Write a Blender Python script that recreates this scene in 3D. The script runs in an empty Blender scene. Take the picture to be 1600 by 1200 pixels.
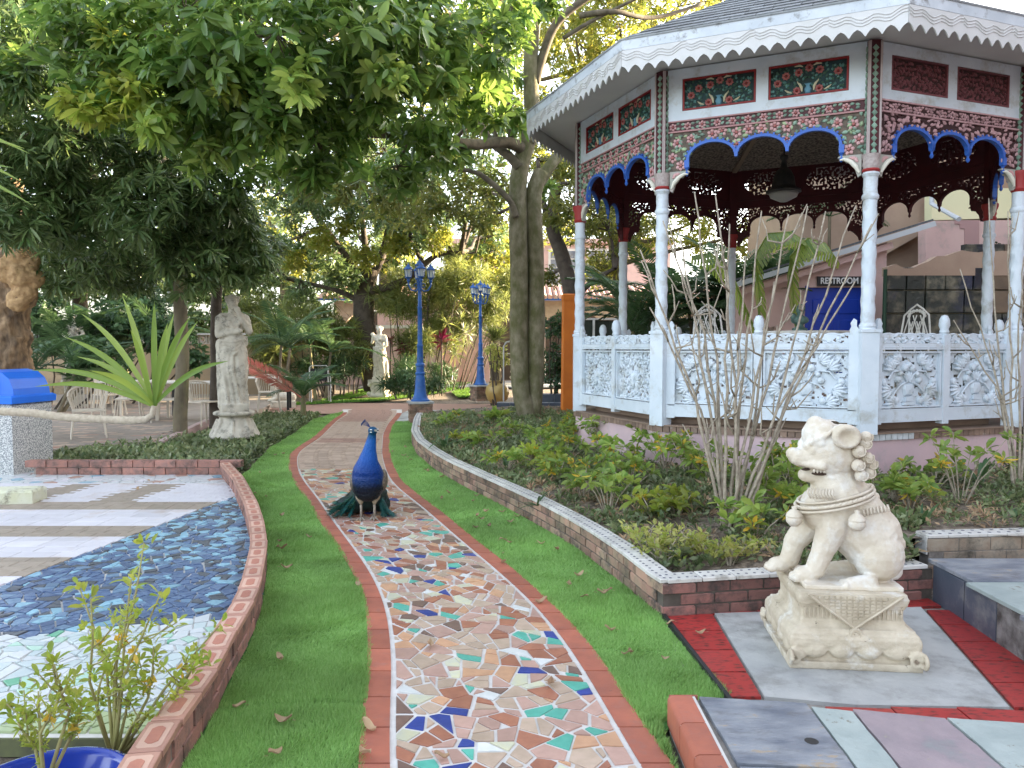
import bpy, bmesh, math, random
import numpy as np
from mathutils import Vector, Matrix, noise
random.seed(7); RNG = np.random.default_rng(7)
SC = bpy.context.scene; COL = SC.collection
PI = math.pi
# ---------------------------------------------------------------- camera
F = 1202.0; EYE = 1.57; PITCH = -math.atan(57 / F)
cam = bpy.data.cameras.new('camera'); cam.lens = F / 1600 * 36; cam.sensor_width = 36; cam.clip_end = 600
cam_o = bpy.data.objects.new('camera', cam); COL.objects.link(cam_o)
cam_o.location = (0, 0, EYE); cam_o.rotation_euler = (PI / 2 + PITCH, 0, 0)
SC.camera = cam_o
# ---------------------------------------------------------------- sky and sun
SUN_EL = math.radians(16); SUN_AZ = math.radians(64)
W = bpy.data.worlds.new('World'); SC.world = W; W.use_nodes = True
nt = W.node_tree; nt.nodes.clear()
sky = nt.nodes.new('ShaderNodeTexSky'); sky.sky_type = 'NISHITA'; sky.sun_disc = False
sky.sun_elevation = SUN_EL; sky.sun_rotation = SUN_AZ; sky.air_density = 1.0; sky.dust_density = 3.0; sky.ozone_density = 1.0
bg = nt.nodes.new('ShaderNodeBackground'); bg.inputs[1].default_value = 0.15
wo = nt.nodes.new('ShaderNodeOutputWorld')
hs = nt.nodes.new('ShaderNodeHueSaturation'); hs.inputs['Saturation'].default_value = .50
nt.links.new(sky.outputs[0], hs.inputs['Color']); nt.links.new(hs.outputs[0], bg.inputs[0]); nt.links.new(bg.outputs[0], wo.inputs[0])
sl = bpy.data.lights.new('sun', 'SUN'); sl.energy = 5.0; sl.angle = math.radians(0.5); sl.color = (1.0, 0.80, 0.52)
so = bpy.data.objects.new('sun', sl); COL.objects.link(so)
sdir = Vector((math.sin(SUN_AZ) * math.cos(SUN_EL), math.cos(SUN_AZ) * math.cos(SUN_EL), math.sin(SUN_EL)))
so.rotation_euler = sdir.to_track_quat('Z', 'Y').to_euler(); so.location = (0, 0, 30)
SC.view_settings.view_transform = 'Standard'; SC.view_settings.look = 'None'
SC.view_settings.gamma = 1; SC.view_settings.use_curve_mapping = False
SC.view_settings.exposure = 2.82

# ---------------------------------------------------------------- helpers
def ray(px, py):
    dx = (px - 800) / F; dz = (600 - py) / F
    return dx, math.cos(PITCH) - dz * math.sin(PITCH), math.sin(PITCH) + dz * math.cos(PITCH)
def at(px, py, z=0.0):            # picture point on a level plane
    x, y, zz = ray(px, py); t = (z - EYE) / zz
    return Vector((x * t, y * t, z))
def atd(px, py, Y):               # picture point at a known distance
    x, y, zz = ray(px, py); t = Y / y
    return Vector((x * t, Y, EYE + zz * t))

def tag(o, label=None, cat=None, group=None, kind=None):
    if label: o['label'] = label
    if cat: o['category'] = cat
    if group: o['group'] = group
    if kind: o['kind'] = kind
    return o
def link(o, parent=None, world=False):
    COL.objects.link(o)
    if parent is not None:
        o.parent = parent
        if world: o.matrix_parent_inverse = Matrix.Translation(-Vector(parent.location))
    return o
def empty(name, loc, rz=0, label=None, cat=None, group=None, kind=None):
    o = bpy.data.objects.new(name, None); o.empty_display_size = .1
    o.location = loc; o.rotation_euler = (0, 0, rz); COL.objects.link(o)
    return tag(o, label, cat, group, kind)
def inst(name, mesh, parent=None, loc=(0, 0, 0), rot=(0, 0, 0), scale=None, world=False):
    o = bpy.data.objects.new(name, mesh); o.location = loc; o.rotation_euler = rot
    if scale is not None: o.scale = (scale,) * 3 if isinstance(scale, (int, float)) else scale
    return link(o, parent, world)
def children(o): return [c for c in COL.objects if c.parent is o]
def copy_tree(root, loc, rz=None, label=None):
    kids = {}
    allo = [o for o in COL.objects if o.parent is not None]
    for o in allo: kids.setdefault(o.parent.name, []).append(o)
    def rec(o, par):
        c = o.copy(); COL.objects.link(c); c.parent = par
        for k in kids.get(o.name, []): rec(k, c)
        return c
    c = rec(root, None); c.location = loc
    if rz is not None: c.rotation_euler = (0, 0, rz)
    if label: c['label'] = label
    return c

class MB:
    def __init__(s): s.v = []; s.f = []; s.m = []; s.M = None
    def add(s, vs, fs, mat=0):
        n = len(s.v)
        if s.M is not None: vs = [s.M @ Vector(v) for v in vs]
        s.v += [tuple(v) for v in vs]; s.f += [tuple(i + n for i in f) for f in fs]; s.m += [mat] * len(fs)
    def box(s, c, d, rz=0, mat=0, taper=1.0):
        hx, hy, hz = d[0] / 2, d[1] / 2, d[2] / 2; cs, sn = math.cos(rz), math.sin(rz); vs = []
        for k in (-1, 1):
            t = taper if k == 1 else 1
            for x, y in ((-hx, -hy), (hx, -hy), (hx, hy), (-hx, hy)):
                x *= t; y *= t
                vs.append((c[0] + x * cs - y * sn, c[1] + x * sn + y * cs, c[2] + k * hz))
        s.add(vs, [(3, 2, 1, 0), (4, 5, 6, 7), (0, 1, 5, 4), (1, 2, 6, 5), (2, 3, 7, 6), (3, 0, 4, 7)], mat)
    def bbox(s, c, d, b=.004, rz=0, mat=0):      # box with bevelled top edge
        hx, hy, hz = d[0] / 2, d[1] / 2, d[2] / 2; cs, sn = math.cos(rz), math.sin(rz); vs = []
        for z, q in ((-hz, 0), (hz - b, 0), (hz, b)):
            for x, y in ((-hx + q, -hy + q), (hx - q, -hy + q), (hx - q, hy - q), (-hx + q, hy - q)):
                vs.append((c[0] + x * cs - y * sn, c[1] + x * sn + y * cs, c[2] + z))
        fs = [(3, 2, 1, 0), (8, 9, 10, 11)]
        for r in (0, 4):
            for i in range(4): fs.append((r + i, r + (i + 1) % 4, r + 4 + (i + 1) % 4, r + 4 + i))
        s.add(vs, fs, mat)
    def bar(s, p, q, w, h, mat=0, up=(0, 0, 1)):
        p = Vector(p); q = Vector(q); d = (q - p).normalized(); u = Vector(up)
        a = d.cross(u)
        if a.length < 1e-3: a = d.cross(Vector((0, 1, 0)))
        a.normalize(); b = a.cross(d).normalized(); vs = []
        for e in (p, q):
            for x, y in ((-1, -1), (1, -1), (1, 1), (-1, 1)): vs.append(e + a * x * w / 2 + b * y * h / 2)
        s.add(vs, [(3, 2, 1, 0), (4, 5, 6, 7), (0, 1, 5, 4), (1, 2, 6, 5), (2, 3, 7, 6), (3, 0, 4, 7)], mat)
    def tube(s, pts, rad, n=8, mat=0, cap=True, wob=0):
        pts = [Vector(p) for p in pts]; m = len(pts)
        if not hasattr(rad, '__len__'): rad = [rad] * m
        vs = []; ref = None
        for i, p in enumerate(pts):
            d = (pts[min(i + 1, m - 1)] - pts[max(i - 1, 0)])
            d = d.normalized() if d.length > 1e-9 else Vector((0, 0, 1))
            if ref is None: ref = Vector((1, 0, 0)) if abs(d.x) < .8 else Vector((0, 1, 0))
            a = (ref - d * ref.dot(d)).normalized(); ref = a; b = d.cross(a)
            for k in range(n):
                t = 2 * PI * k / n; r = rad[i]
                if wob: r *= 1 + wob * noise.noise(Vector((p.x * 3 + math.cos(t) * 1.3, p.y * 3 + math.sin(t) * 1.3, p.z * 1.5)))
                vs.append(p + a * math.cos(t) * r + b * math.sin(t) * r)
        fs = []
        for i in range(m - 1):
            for k in range(n): fs.append((i * n + k, i * n + (k + 1) % n, (i + 1) * n + (k + 1) % n, (i + 1) * n + k))
        if cap: fs += [tuple(range(n - 1, -1, -1)), tuple((m - 1) * n + k for k in range(n))]
        s.add(vs, fs, mat)
    def lathe(s, prof, n=16, c=(0, 0, 0), mat=0, rz=0, sq=None):
        vs = []; m = len(prof)
        for r, z in prof:
            for k in range(n):
                t = 2 * PI * k / n + rz; rr = max(r, 1e-4)
                vs.append((c[0] + rr * math.cos(t), c[1] + rr * math.sin(t), c[2] + z))
        fs = [(i * n + k, i * n + (k + 1) % n, (i + 1) * n + (k + 1) % n, (i + 1) * n + k) for i in range(m - 1) for k in range(n)]
        fs += [tuple(range(n - 1, -1, -1)), tuple((m - 1) * n + k for k in range(n))]
        s.add(vs, fs, mat)
    def sphere(s, c, r, n=10, mat=0, sc=(1, 1, 1)):
        m = max(4, n // 2); prof = [(r * math.sin(PI * i / m), -r * math.cos(PI * i / m)) for i in range(m + 1)]
        k = len(s.v); oldM = s.M; s.M = None
        s.lathe(prof, n, (0, 0, 0), mat)
        s.M = oldM
        for i in range(k, len(s.v)):
            v = s.v[i]; w = Vector((c[0] + v[0] * sc[0], c[1] + v[1] * sc[1], c[2] + v[2] * sc[2]))
            s.v[i] = tuple(s.M @ w) if s.M is not None else tuple(w)
    def prism(s, poly, z0, z1, mat=0):            # poly ccw list of (x,y)
        n = len(poly); vs = [(x, y, z0) for x, y in poly] + [(x, y, z1) for x, y in poly]
        fs = [tuple(range(n - 1, -1, -1)), tuple(range(n, 2 * n))] + [(i, (i + 1) % n, n + (i + 1) % n, n + i) for i in range(n)]
        s.add(vs, fs, mat)
    def vprism(s, poly, y0, y1, mat=0):           # poly in x,z ; thickness along y
        n = len(poly); vs = [(x, y0, z) for x, z in poly] + [(x, y1, z) for x, z in poly]
        fs = [tuple(range(n)), tuple(range(2 * n - 1, n - 1, -1))] + [((i + 1) % n, i, n + i, n + (i + 1) % n) for i in range(n)]
        s.add(vs, fs, mat)
    def dome(s, poly, y, h, mat=0, c=None):       # raised relief piece in x,z, bulging towards -y
        n = len(poly); cx = sum(p[0] for p in poly) / n if c is None else c[0]; cz = sum(p[1] for p in poly) / n if c is None else c[1]
        vs = [(x, y, z) for x, z in poly] + [(cx + (x - cx) * .75, y - h * .7, cz + (z - cz) * .75) for x, z in poly] + [(cx, y - h, cz)]
        fs = [(i, (i + 1) % n, n + (i + 1) % n, n + i) for i in range(n)] + [(n + i, n + (i + 1) % n, 2 * n) for i in range(n)]
        s.add(vs, fs, mat)
    def mesh(s, name, mats, smooth=False):
        me = bpy.data.meshes.new(name); me.from_pydata(s.v, [], s.f)
        for m in (mats if isinstance(mats, (list, tuple)) else [mats]): me.materials.append(m)
        me.polygons.foreach_set('material_index', s.m)
        if smooth: me.polygons.foreach_set('use_smooth', [True] * len(s.f))
        me.update(); return me
    def build(s, name, mats, parent=None, smooth=False, loc=(0, 0, 0), rot=(0, 0, 0), world=False):
        return inst(name, s.mesh(name, mats, smooth), parent, loc, rot, None, world)
def auto(me, ang=40):
    try:
        me.polygons.foreach_set('use_smooth', [True] * len(me.polygons)); me.set_sharp_from_angle(angle=math.radians(ang))
    except Exception: pass
    return me
def np_mesh(name, V, T, mats, parent=None, world=True, smooth=False, mi=None):
    me = bpy.data.meshes.new(name); V = np.asarray(V, np.float32); T = np.asarray(T, np.int32); k = T.shape[1]
    me.vertices.add(len(V)); me.vertices.foreach_set('co', V.ravel())
    me.loops.add(T.size); me.loops.foreach_set('vertex_index', T.ravel())
    me.polygons.add(len(T)); me.polygons.foreach_set('loop_start', np.arange(0, T.size, k, dtype=np.int32))
    me.polygons.foreach_set('loop_total', np.full(len(T), k, np.int32))
    for m in (mats if isinstance(mats, (list, tuple)) else [mats]): me.materials.append(m)
    if mi is not None: me.polygons.foreach_set('material_index', np.asarray(mi, np.int32))
    if smooth: me.polygons.foreach_set('use_smooth', np.ones(len(T), bool))
    me.update(); me.validate()
    return inst(name, me, parent, world=world) if parent is not False else me

# ---------------------------------------------------------------- materials
def M(name, c, c2=None, rough=.65, ns=6, bump=0, bs=40, metal=0, spec=.4, isl=0, obr=0, dirt=None, ds=3, da=.5, det=4, coat=0, lo=.35, hi=.65, coord='w', bd=.01, stretch=None, spk=None, vein=None):
    m = bpy.data.materials.new(name); m.use_nodes = True; n = m.node_tree; N = n.nodes; L = n.links
    b = N['Principled BSDF']; b.inputs['Roughness'].default_value = rough; b.inputs['Metallic'].default_value = metal
    b.inputs['Specular IOR Level'].default_value = spec; b.inputs['Coat Weight'].default_value = coat
    c = (*c, 1) if len(c) == 3 else c
    if coord == 'w': g = N.new('ShaderNodeNewGeometry'); vec = g.outputs['Position']
    else: g = N.new('ShaderNodeTexCoord'); vec = g.outputs['Object']
    if stretch:
        mp = N.new('ShaderNodeMapping'); mp.inputs['Scale'].default_value = stretch; L.new(vec, mp.inputs[0]); vec = mp.outputs[0]
    def nz(scale, d=det, ro=.55):
        t = N.new('ShaderNodeTexNoise'); t.inputs['Scale'].default_value = scale; t.inputs['Detail'].default_value = d
        t.inputs['Roughness'].default_value = ro; L.new(vec, t.inputs['Vector']); return t.outputs[0]
    def rng(src, a, bb):
        r = N.new('ShaderNodeMapRange'); r.inputs[1].default_value = a; r.inputs[2].default_value = bb; L.new(src, r.inputs[0]); return r.outputs[0]
    def mix(fac, A, B, bt='MIX'):
        x = N.new('ShaderNodeMix'); x.data_type = 'RGBA'; x.blend_type = bt
        if isinstance(fac, float): x.inputs[0].default_value = fac
        else: L.new(fac, x.inputs[0])
        for k, v in ((6, A), (7, B)):
            if isinstance(v, tuple): x.inputs[k].default_value = (*v[:3], 1)
            else: L.new(v, x.inputs[k])
        return x.outputs[2]
    col = c
    if c2: col = mix(rng(nz(ns), lo, hi), c, c2)
    if dirt:
        f = rng(nz(ds, 8, .7), .62 - .25 * da, .72 - .1 * da)
        col = mix(f, col, dirt)
    if vein:
        q = N.new('ShaderNodeMath'); q.operation = 'SUBTRACT'; L.new(nz(vein[1], 3, .6), q.inputs[0]); q.inputs[1].default_value = .5
        q2 = N.new('ShaderNodeMath'); q2.operation = 'ABSOLUTE'; L.new(q.outputs[0], q2.inputs[0]); col = mix(rng(q2.outputs[0], vein[2], 0.0), col, vein[0])
    if spk:
        col = mix(rng(nz(spk[1], 6, .75), spk[2], spk[2] + .05), col, spk[0])
    if isl or obr:
        if isl: src = N.new('ShaderNodeNewGeometry').outputs['Random Per Island']; am = isl
        else: src = N.new('ShaderNodeObjectInfo').outputs['Random']; am = obr
        h = N.new('ShaderNodeHueSaturation'); r = N.new('ShaderNodeMapRange')
        r.inputs[3].default_value = 1 - am; r.inputs[4].default_value = 1 + am; L.new(src, r.inputs[0]); L.new(r.outputs[0], h.inputs['Value'])
        if isinstance(col, tuple): h.inputs['Color'].default_value = col
        else: L.new(col, h.inputs['Color'])
        col = h.outputs[0]
    if isinstance(col, tuple): b.inputs['Base Color'].default_value = col
    else: L.new(col, b.inputs['Base Color'])
    if bump:
        bp = N.new('ShaderNodeBump'); bp.inputs['Strength'].default_value = bump; bp.inputs['Distance'].default_value = bd
        L.new(nz(bs, 6, .65), bp.inputs['Height']); L.new(bp.outputs[0], b.inputs['Normal'])
    return m
def LEAF(name, c, c2, back=None, tr=.35, rough=.4, spec=.45, v=.35):
    m = bpy.data.materials.new(name); m.use_nodes = True; n = m.node_tree; N = n.nodes; L = n.links
    b = N['Principled BSDF']; b.inputs['Roughness'].default_value = rough; b.inputs['Specular IOR Level'].default_value = spec
    g = N.new('ShaderNodeNewGeometry'); oi = N.new('ShaderNodeObjectInfo')
    ad = N.new('ShaderNodeMath'); ad.operation = 'ADD'; L.new(g.outputs['Random Per Island'], ad.inputs[0]); L.new(oi.outputs['Random'], ad.inputs[1])
    fr = N.new('ShaderNodeMath'); fr.operation = 'FRACT'; L.new(ad.outputs[0], fr.inputs[0])
    x = N.new('ShaderNodeMix'); x.data_type = 'RGBA'; x.inputs[6].default_value = (*c, 1); x.inputs[7].default_value = (*c2, 1); L.new(fr.outputs[0], x.inputs[0])
    nz = N.new('ShaderNodeTexNoise'); nz.inputs['Scale'].default_value = 1.3; L.new(g.outputs['Position'], nz.inputs['Vector'])
    r = N.new('ShaderNodeMapRange'); r.inputs[1].default_value = .3; r.inputs[2].default_value = .7; r.inputs[3].default_value = 1 - v; r.inputs[4].default_value = 1 + v; L.new(nz.outputs[0], r.inputs[0])
    h = N.new('ShaderNodeHueSaturation'); L.new(r.outputs[0], h.inputs['Value']); L.new(x.outputs[2], h.inputs['Color'])
    L.new(h.outputs[0], b.inputs['Base Color'])
    t = N.new('ShaderNodeBsdfTranslucent'); h2 = N.new('ShaderNodeHueSaturation'); h2.inputs['Value'].default_value = 1.6; h2.inputs['Hue'].default_value = .475
    L.new(h.outputs[0], h2.inputs['Color']); L.new(h2.outputs[0], t.inputs['Color'])
    mx = N.new('ShaderNodeMixShader'); mx.inputs[0].default_value = tr; L.new(b.outputs[0], mx.inputs[1]); L.new(t.outputs[0], mx.inputs[2])
    L.new(mx.outputs[0], N['Material Output'].inputs['Surface'])
    return m
white = M('white_paint', (.64, .70, .76), (.55, .62, .68), rough=.45, ns=3, bump=.2, bs=60, dirt=(.42, .43, .41), ds=4, da=.42, spk=((.28, .26, .22), 14, .67))
cream_w = M('cream_paint', (.70, .68, .64), (.62, .60, .56), rough=.5, ns=4, dirt=(.42, .40, .36), ds=4, da=.2)
soffit_m = M('soffit_paint', (.72, .72, .71), (.66, .66, .66), rough=.6, ns=2)
pinkw = M('pink_render', (.60, .44, .45), (.54, .40, .42), rough=.8, ns=2.5, bump=.2, bs=30, dirt=(.42, .36, .36), ds=2.2, da=.3)
pink2 = M('pink_wall', (.66, .46, .42), (.60, .41, .38), rough=.85, ns=2, bump=.2, bs=25, dirt=(.45, .36, .32), ds=2, da=.25)
pinkd = M('dusty_pink_wall', (.42, .26, .25), rough=.85)
tanw = M('tan_wall', (.45, .33, .24), (.38, .27, .2), rough=.9, ns=1.5, bump=.3, bs=20)
yellw = M('pale_yellow_wall', (.72, .70, .45), rough=.8)
maroon = M('maroon_paint', (.075, .008, .012), (.05, .006, .01), rough=.5, ns=5)
redp = M('red_paint', (.32, .03, .03), rough=.5)
bluep = M('blue_paint', (.035, .13, .50), (.03, .11, .44), rough=.4, ns=5)
lampblue = M('lamp_blue_paint', (.03, .13, .42), (.02, .09, .30), rough=.5, ns=7, dirt=(.12, .17, .26), ds=9, da=.25)
doorblue = M('door_blue_paint', (.012, .05, .42), rough=.35)
pinkf = M('pink_flower_paint', (.60, .36, .36), (.5, .28, .28), rough=.6, ns=20)
redf = M('red_flower_paint', (.46, .17, .15), (.34, .10, .10), rough=.6, ns=20)
deepred = M('deep_red_paint', (.25, .02, .02), rough=.5)
tealb = M('teal_panel_ground', (.008, .025, .022), (.012, .05, .06), rough=.6, ns=9)
leafgp = M('painted_leaf_green', (.16, .27, .20), (.24, .33, .26), rough=.6, ns=25, isl=.3)
leafpale = M('painted_leaf_pale', (.34, .42, .24), (.25, .36, .22), rough=.6, ns=25, isl=.3)
vaseblue = M('painted_vase_blue', (.12, .28, .38), rough=.6)
dkground = M('carving_dark_ground', (.045, .02, .02), rough=.8)
dusty = M('dusty_pink_carving', (.50, .31, .32), (.38, .22, .23), rough=.6, ns=20, isl=.25)
dustd = M('dusty_red_carving', (.19, .06, .07), (.14, .045, .05), rough=.6, ns=20, isl=.25)
thatch = M('woven_ceiling', (.33, .29, .24), (.06, .05, .045), rough=.9, ns=28, det=3, stretch=(1, 1, 3), bump=.4, bs=40)
ribm = M('ceiling_rib', (.28, .22, .16), rough=.8)
tilebr = M('ledge_brick_brown', (.25, .17, .125), (.19, .13, .10), rough=.7, ns=14, obr=.2, dirt=(.40, .38, .36), ds=6, da=.2, bump=.3, bs=70)
ledgetop = M('ledge_top_brown', (.27, .19, .14), (.22, .15, .11), rough=.6, ns=4)
slatem = M('roof_slate', (.10, .11, .12), (.16, .17, .18), rough=.6, ns=20, obr=.35, bump=.4, bs=60)
iron = M('dark_iron', (.03, .033, .035), (.06, .06, .055), rough=.5, ns=12, metal=.3)
grey_glass = M('frosted_lamp_glass', (.35, .36, .34), rough=.3)
stone = M('weathered_statue_stone', (.60, .55, .46), (.44, .40, .33), rough=.85, ns=7, bump=.5, bs=45, dirt=(.13, .12, .10), ds=5, da=.45)
stone2 = M('pale_statue_stone', (.66, .60, .48), (.55, .49, .38), rough=.8, ns=6, bump=.4, bs=50, dirt=(.28, .25, .2), ds=6, da=.3)
lionm = M('cream_lion_stone', (.66, .59, .49), (.54, .46, .35), rough=.75, ns=7, bump=.6, bs=45, dirt=(.74, .73, .70), ds=4, da=.5, spk=((.20, .17, .13), 16, .69), det=7)
pedm = M('cream_pedestal_stone', (.60, .52, .40), (.45, .38, .28), rough=.85, ns=9, bump=.8, bs=45, dirt=(.70, .68, .63), ds=6, da=.35, spk=((.13, .11, .08), 13, .64), det=7)
pedtop = M('white_washed_stone', (.68, .62, .52), (.5, .43, .34), rough=.8, ns=8, bump=.5, bs=50, dirt=(.10, .08, .06), ds=11, da=.22)
soil = M('leaf_litter_soil', (.20, .155, .115), (.08, .065, .05), rough=1, ns=14, bump=.8, bs=25, dirt=(.36, .29, .22), ds=18, da=.5, bd=.03)
brickr = M('planter_brick', (.33, .19, .14), (.23, .18, .12), rough=.85, ns=6, obr=.4, bump=.6, bs=60, dirt=(.06, .05, .045), ds=7, da=.5, bd=.006)
brickl = M('kerb_brick', (.36, .17, .13), (.24, .14, .12), rough=.85, ns=12, obr=.25, bump=.6, bs=60, dirt=(.10, .07, .06), ds=9, da=.6, bd=.006)
mortar_dark = M('dark_mortar', (.12, .10, .085), (.07, .06, .05), rough=1, ns=12)
mortar = M('mortar', (.30, .27, .24), (.18, .16, .14), rough=.95, ns=12, bump=.5, bs=50)
cope_red = M('coping_tile_red', (.42, .18, .12), (.36, .15, .11), rough=.7, ns=10, obr=.15, bump=.3, bs=70)
cope_mid = M('coping_tile_frame', (.42, .23, .17), (.37, .20, .15), rough=.7, ns=10, obr=.15, bump=.3, bs=70)
cope_pale = M('coping_tile_pale', (.56, .36, .27), (.48, .31, .24), rough=.7, ns=10, obr=.12, bump=.3, bs=70)
terra = M('terracotta_border', (.40, .125, .075), (.31, .10, .065), rough=.55, ns=8, det=8, obr=.16, spk=((.20, .09, .07), 12, .64), bump=.15, bs=50, dirt=(.30, .12, .09), ds=9, da=.3)
grout = M('white_grout', (.62, .60, .57), (.52, .50, .47), rough=.9, ns=12, bump=.3, bs=80)
greyslab = M('grey_concrete_slab', (.46, .46, .44), (.31, .315, .31), rough=.65, ns=4, lo=.3, hi=.7, det=9, bump=.5, bs=25, dirt=(.20, .195, .18), ds=2.6, da=.55, spk=((.14, .13, .12), 22, .66))
redt = M('red_marbled_tile', (.36, .035, .032), (.09, .025, .022), rough=.35, ns=22, lo=.5, hi=.68, det=6, obr=.12, stretch=(1, 2.2, 1))
slatet = M('blue_slate_stone', (.12, .135, .17), (.30, .31, .33), rough=.42, ns=5, lo=.3, hi=.7, bump=.7, bs=12, det=9, stretch=(1, 2.2, 1), spk=((.34, .27, .20), 5, .60), dirt=(.12, .115, .12), ds=4, da=.35)
slated = M('dark_slate_face', (.06, .075, .10), (.09, .10, .13), rough=.45, ns=3, bump=.3, bs=14, dirt=(.20, .20, .2), ds=3, da=.2)
palest = M('pale_green_stone', (.38, .43, .41), (.27, .32, .31), rough=.45, ns=7, lo=.3, hi=.7, det=9, bump=.5, bs=18, spk=((.20, .19, .15), 9, .61))
mauve = M('mauve_stone', (.35, .275, .29), (.24, .20, .22), spk=((.30, .27, .22), 8, .62), rough=.45, ns=6, lo=.3, hi=.7, det=9, bump=.5, bs=15, dirt=(.24, .25, .25), ds=3, da=.3)
pinkst = M('pale_pink_stone', (.45, .32, .31), rough=.45)
glaze = M('white_dotted_tile', (.62, .60, .56), (.55, .53, .50), rough=.35, ns=12, obr=.12, dirt=(.3, .28, .25), ds=7, da=.3)
dotm = M('dark_tile_dot', (.06, .06, .10), rough=.4)
pavb = M('brown_paver', (.32, .265, .21), (.27, .225, .175), rough=.75, ns=14, obr=.1, bump=.2, bs=70)
pavw = M('pale_plank_tile', (.62, .60, .63), (.56, .54, .57), rough=.5, ns=6, obr=.10, dirt=(.5, .42, .38), ds=2, da=.25)
tanpav = M('tan_path_paver', (.42, .31, .23), (.34, .25, .19), rough=.8, ns=10, obr=.2, bump=.2, bs=60)
redpav = M('red_path_paver', (.34, .20, .15), (.28, .175, .135), rough=.8, ns=10, obr=.2, bump=.2, bs=60)
patiom = M('patio_paving', (.27, .225, .185), (.21, .175, .145), rough=.85, ns=3, bump=.3, bs=40, obr=.2)
turfb = M('turf_backing', (.05, .15, .03), rough=1)
turfm = LEAF('turf_blades', (.17, .34, .08), (.31, .50, .17), tr=.3, rough=.6, spec=.2, v=.2)
lawnm = LEAF('lawn_blades', (.06, .15, .02), (.12, .24, .04), tr=.3, rough=.6, spec=.2)
bark = M('tree_bark', (.20, .165, .11), (.11, .09, .06), rough=.9, ns=5, bump=.8, bs=18, dirt=(.20, .20, .08), ds=3, da=.5, bd=.02, stretch=(1, 1, .4))
barkp = M('smooth_pale_bark', (.27, .235, .16), (.13, .115, .06), rough=.85, ns=9, bump=.7, bs=22, dirt=(.11, .11, .04), ds=4, da=.75, bd=.02, stretch=(1, 1, .6), det=8)
barkb = M('branch_bark', (.16, .13, .09), (.09, .075, .05), rough=.9, ns=8, bump=.6, bs=25)
barkd = M('dark_bark', (.10, .08, .06), (.06, .045, .035), rough=.9, ns=6, bump=.8, bs=20, bd=.02)
barko = M('shaggy_orange_bark', (.40, .27, .16), (.13, .09, .06), rough=.95, ns=9, bump=1, bs=14, bd=.04, stretch=(1, 1, .35))
twigm = M('bare_twig_bark', (.42, .36, .28), (.25, .21, .16), rough=.8, ns=25, bump=.3, bs=80)
cream_chair = M('cream_resin', (.55, .48, .39), rough=.5)
tabletopm = M('pale_tabletop', (.55, .50, .44), rough=.5)
silver = M('brushed_metal', (.55, .56, .57), rough=.3, metal=.8)
blackp = M('black_metal', (.02, .02, .022), rough=.5)
orangep = M('orange_paint', (.72, .20, .02), (.62, .16, .02), rough=.6, ns=3)
L_mango = LEAF('mango_leaf', (.055, .115, .035), (.16, .225, .085), tr=.36, rough=.28, spec=.5)
L_broad = LEAF('broad_leaf', (.055, .135, .025), (.17, .27, .06), tr=.42, rough=.28, spec=.5)
L_far = LEAF('far_leaf', (.07, .11, .02), (.16, .17, .04), tr=.5)
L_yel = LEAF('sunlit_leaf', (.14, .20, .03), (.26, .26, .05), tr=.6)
L_young = LEAF('young_leaf', (.20, .30, .04), (.33, .36, .07), tr=.5)
L_cover = LEAF('ground_cover_leaf', (.075, .125, .04), (.24, .27, .14), tr=.25)
L_shrub = LEAF('shrub_leaf', (.12, .22, .04), (.28, .36, .08), tr=.4)
L_vari = LEAF('variegated_leaf', (.24, .32, .05), (.48, .46, .16), tr=.4)
L_ylw = LEAF('yellowed_leaf', (.60, .40, .04), (.62, .50, .08), tr=.4)
L_palm = LEAF('palm_leaf', (.035, .085, .03), (.07, .13, .05), tr=.3)
L_rust = LEAF('rusty_palm_leaf', (.45, .15, .10), (.55, .24, .16), tr=.3)
L_crim = LEAF('crimson_leaf', (.08, .006, .014), (.16, .012, .03), tr=.15)
L_spear = LEAF('spear_leaf', (.10, .20, .03), (.27, .36, .07), tr=.4, v=.15)
L_drac = LEAF('dracaena_leaf', (.09, .13, .03), (.17, .2, .06), tr=.45)
L_dry = LEAF('dry_leaf', (.30, .19, .11), (.45, .33, .20), tr=.2, rough=.8)
MOS = [M('mosaic_' + n, c, c2, rough=.35, ns=18, bump=.12, bs=60, obr=.12, isl=0) for n, c, c2 in (
    ('sand', (.47, .35, .265), (.40, .30, .22)), ('rose', (.46, .29, .235), (.40, .25, .20)), ('brick_red', (.36, .15, .09), (.30, .12, .075)),
    ('apricot', (.56, .32, .19), (.48, .27, .16)), ('turquoise', (.10, .40, .31), (.08, .34, .26)), ('cobalt', (.025, .045, .22), (.03, .055, .27)),
    ('brown', (.19, .115, .09), (.15, .095, .075)), ('cream_green', (.56, .54, .36), (.50, .50, .40)), ('white', (.66, .66, .64), (.58, .6, .58)))]
MOSW = [26, 24, 19, 12, 6, 4, 5, 6, 2]
BLU = [M('mosaic_' + n, c, c2, rough=.3, ns=30, bump=.3, bs=50, obr=.15) for n, c, c2 in (
    ('navy', (.06, .095, .19), (.13, .19, .29)), ('sky_blue', (.26, .44, .52), (.20, .36, .46)), ('dark_slate', (.075, .085, .10), (.10, .11, .125)),
    ('steel', (.12, .19, .28), (.15, .23, .33)))]
PAL = [M('mosaic_' + n, c, c2, rough=.3, ns=14, obr=.06) for n, c, c2 in (
    ('ice', (.50, .56, .55), (.44, .51, .52)), ('mint', (.38, .56, .46), (.42, .58, .48)), ('pearl', (.58, .60, .60), (.53, .56, .57)), ('moss', (.40, .46, .26), (.35, .42, .24)), ('emerald', (.12, .36, .22), (.2, .42, .3)))]
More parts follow.
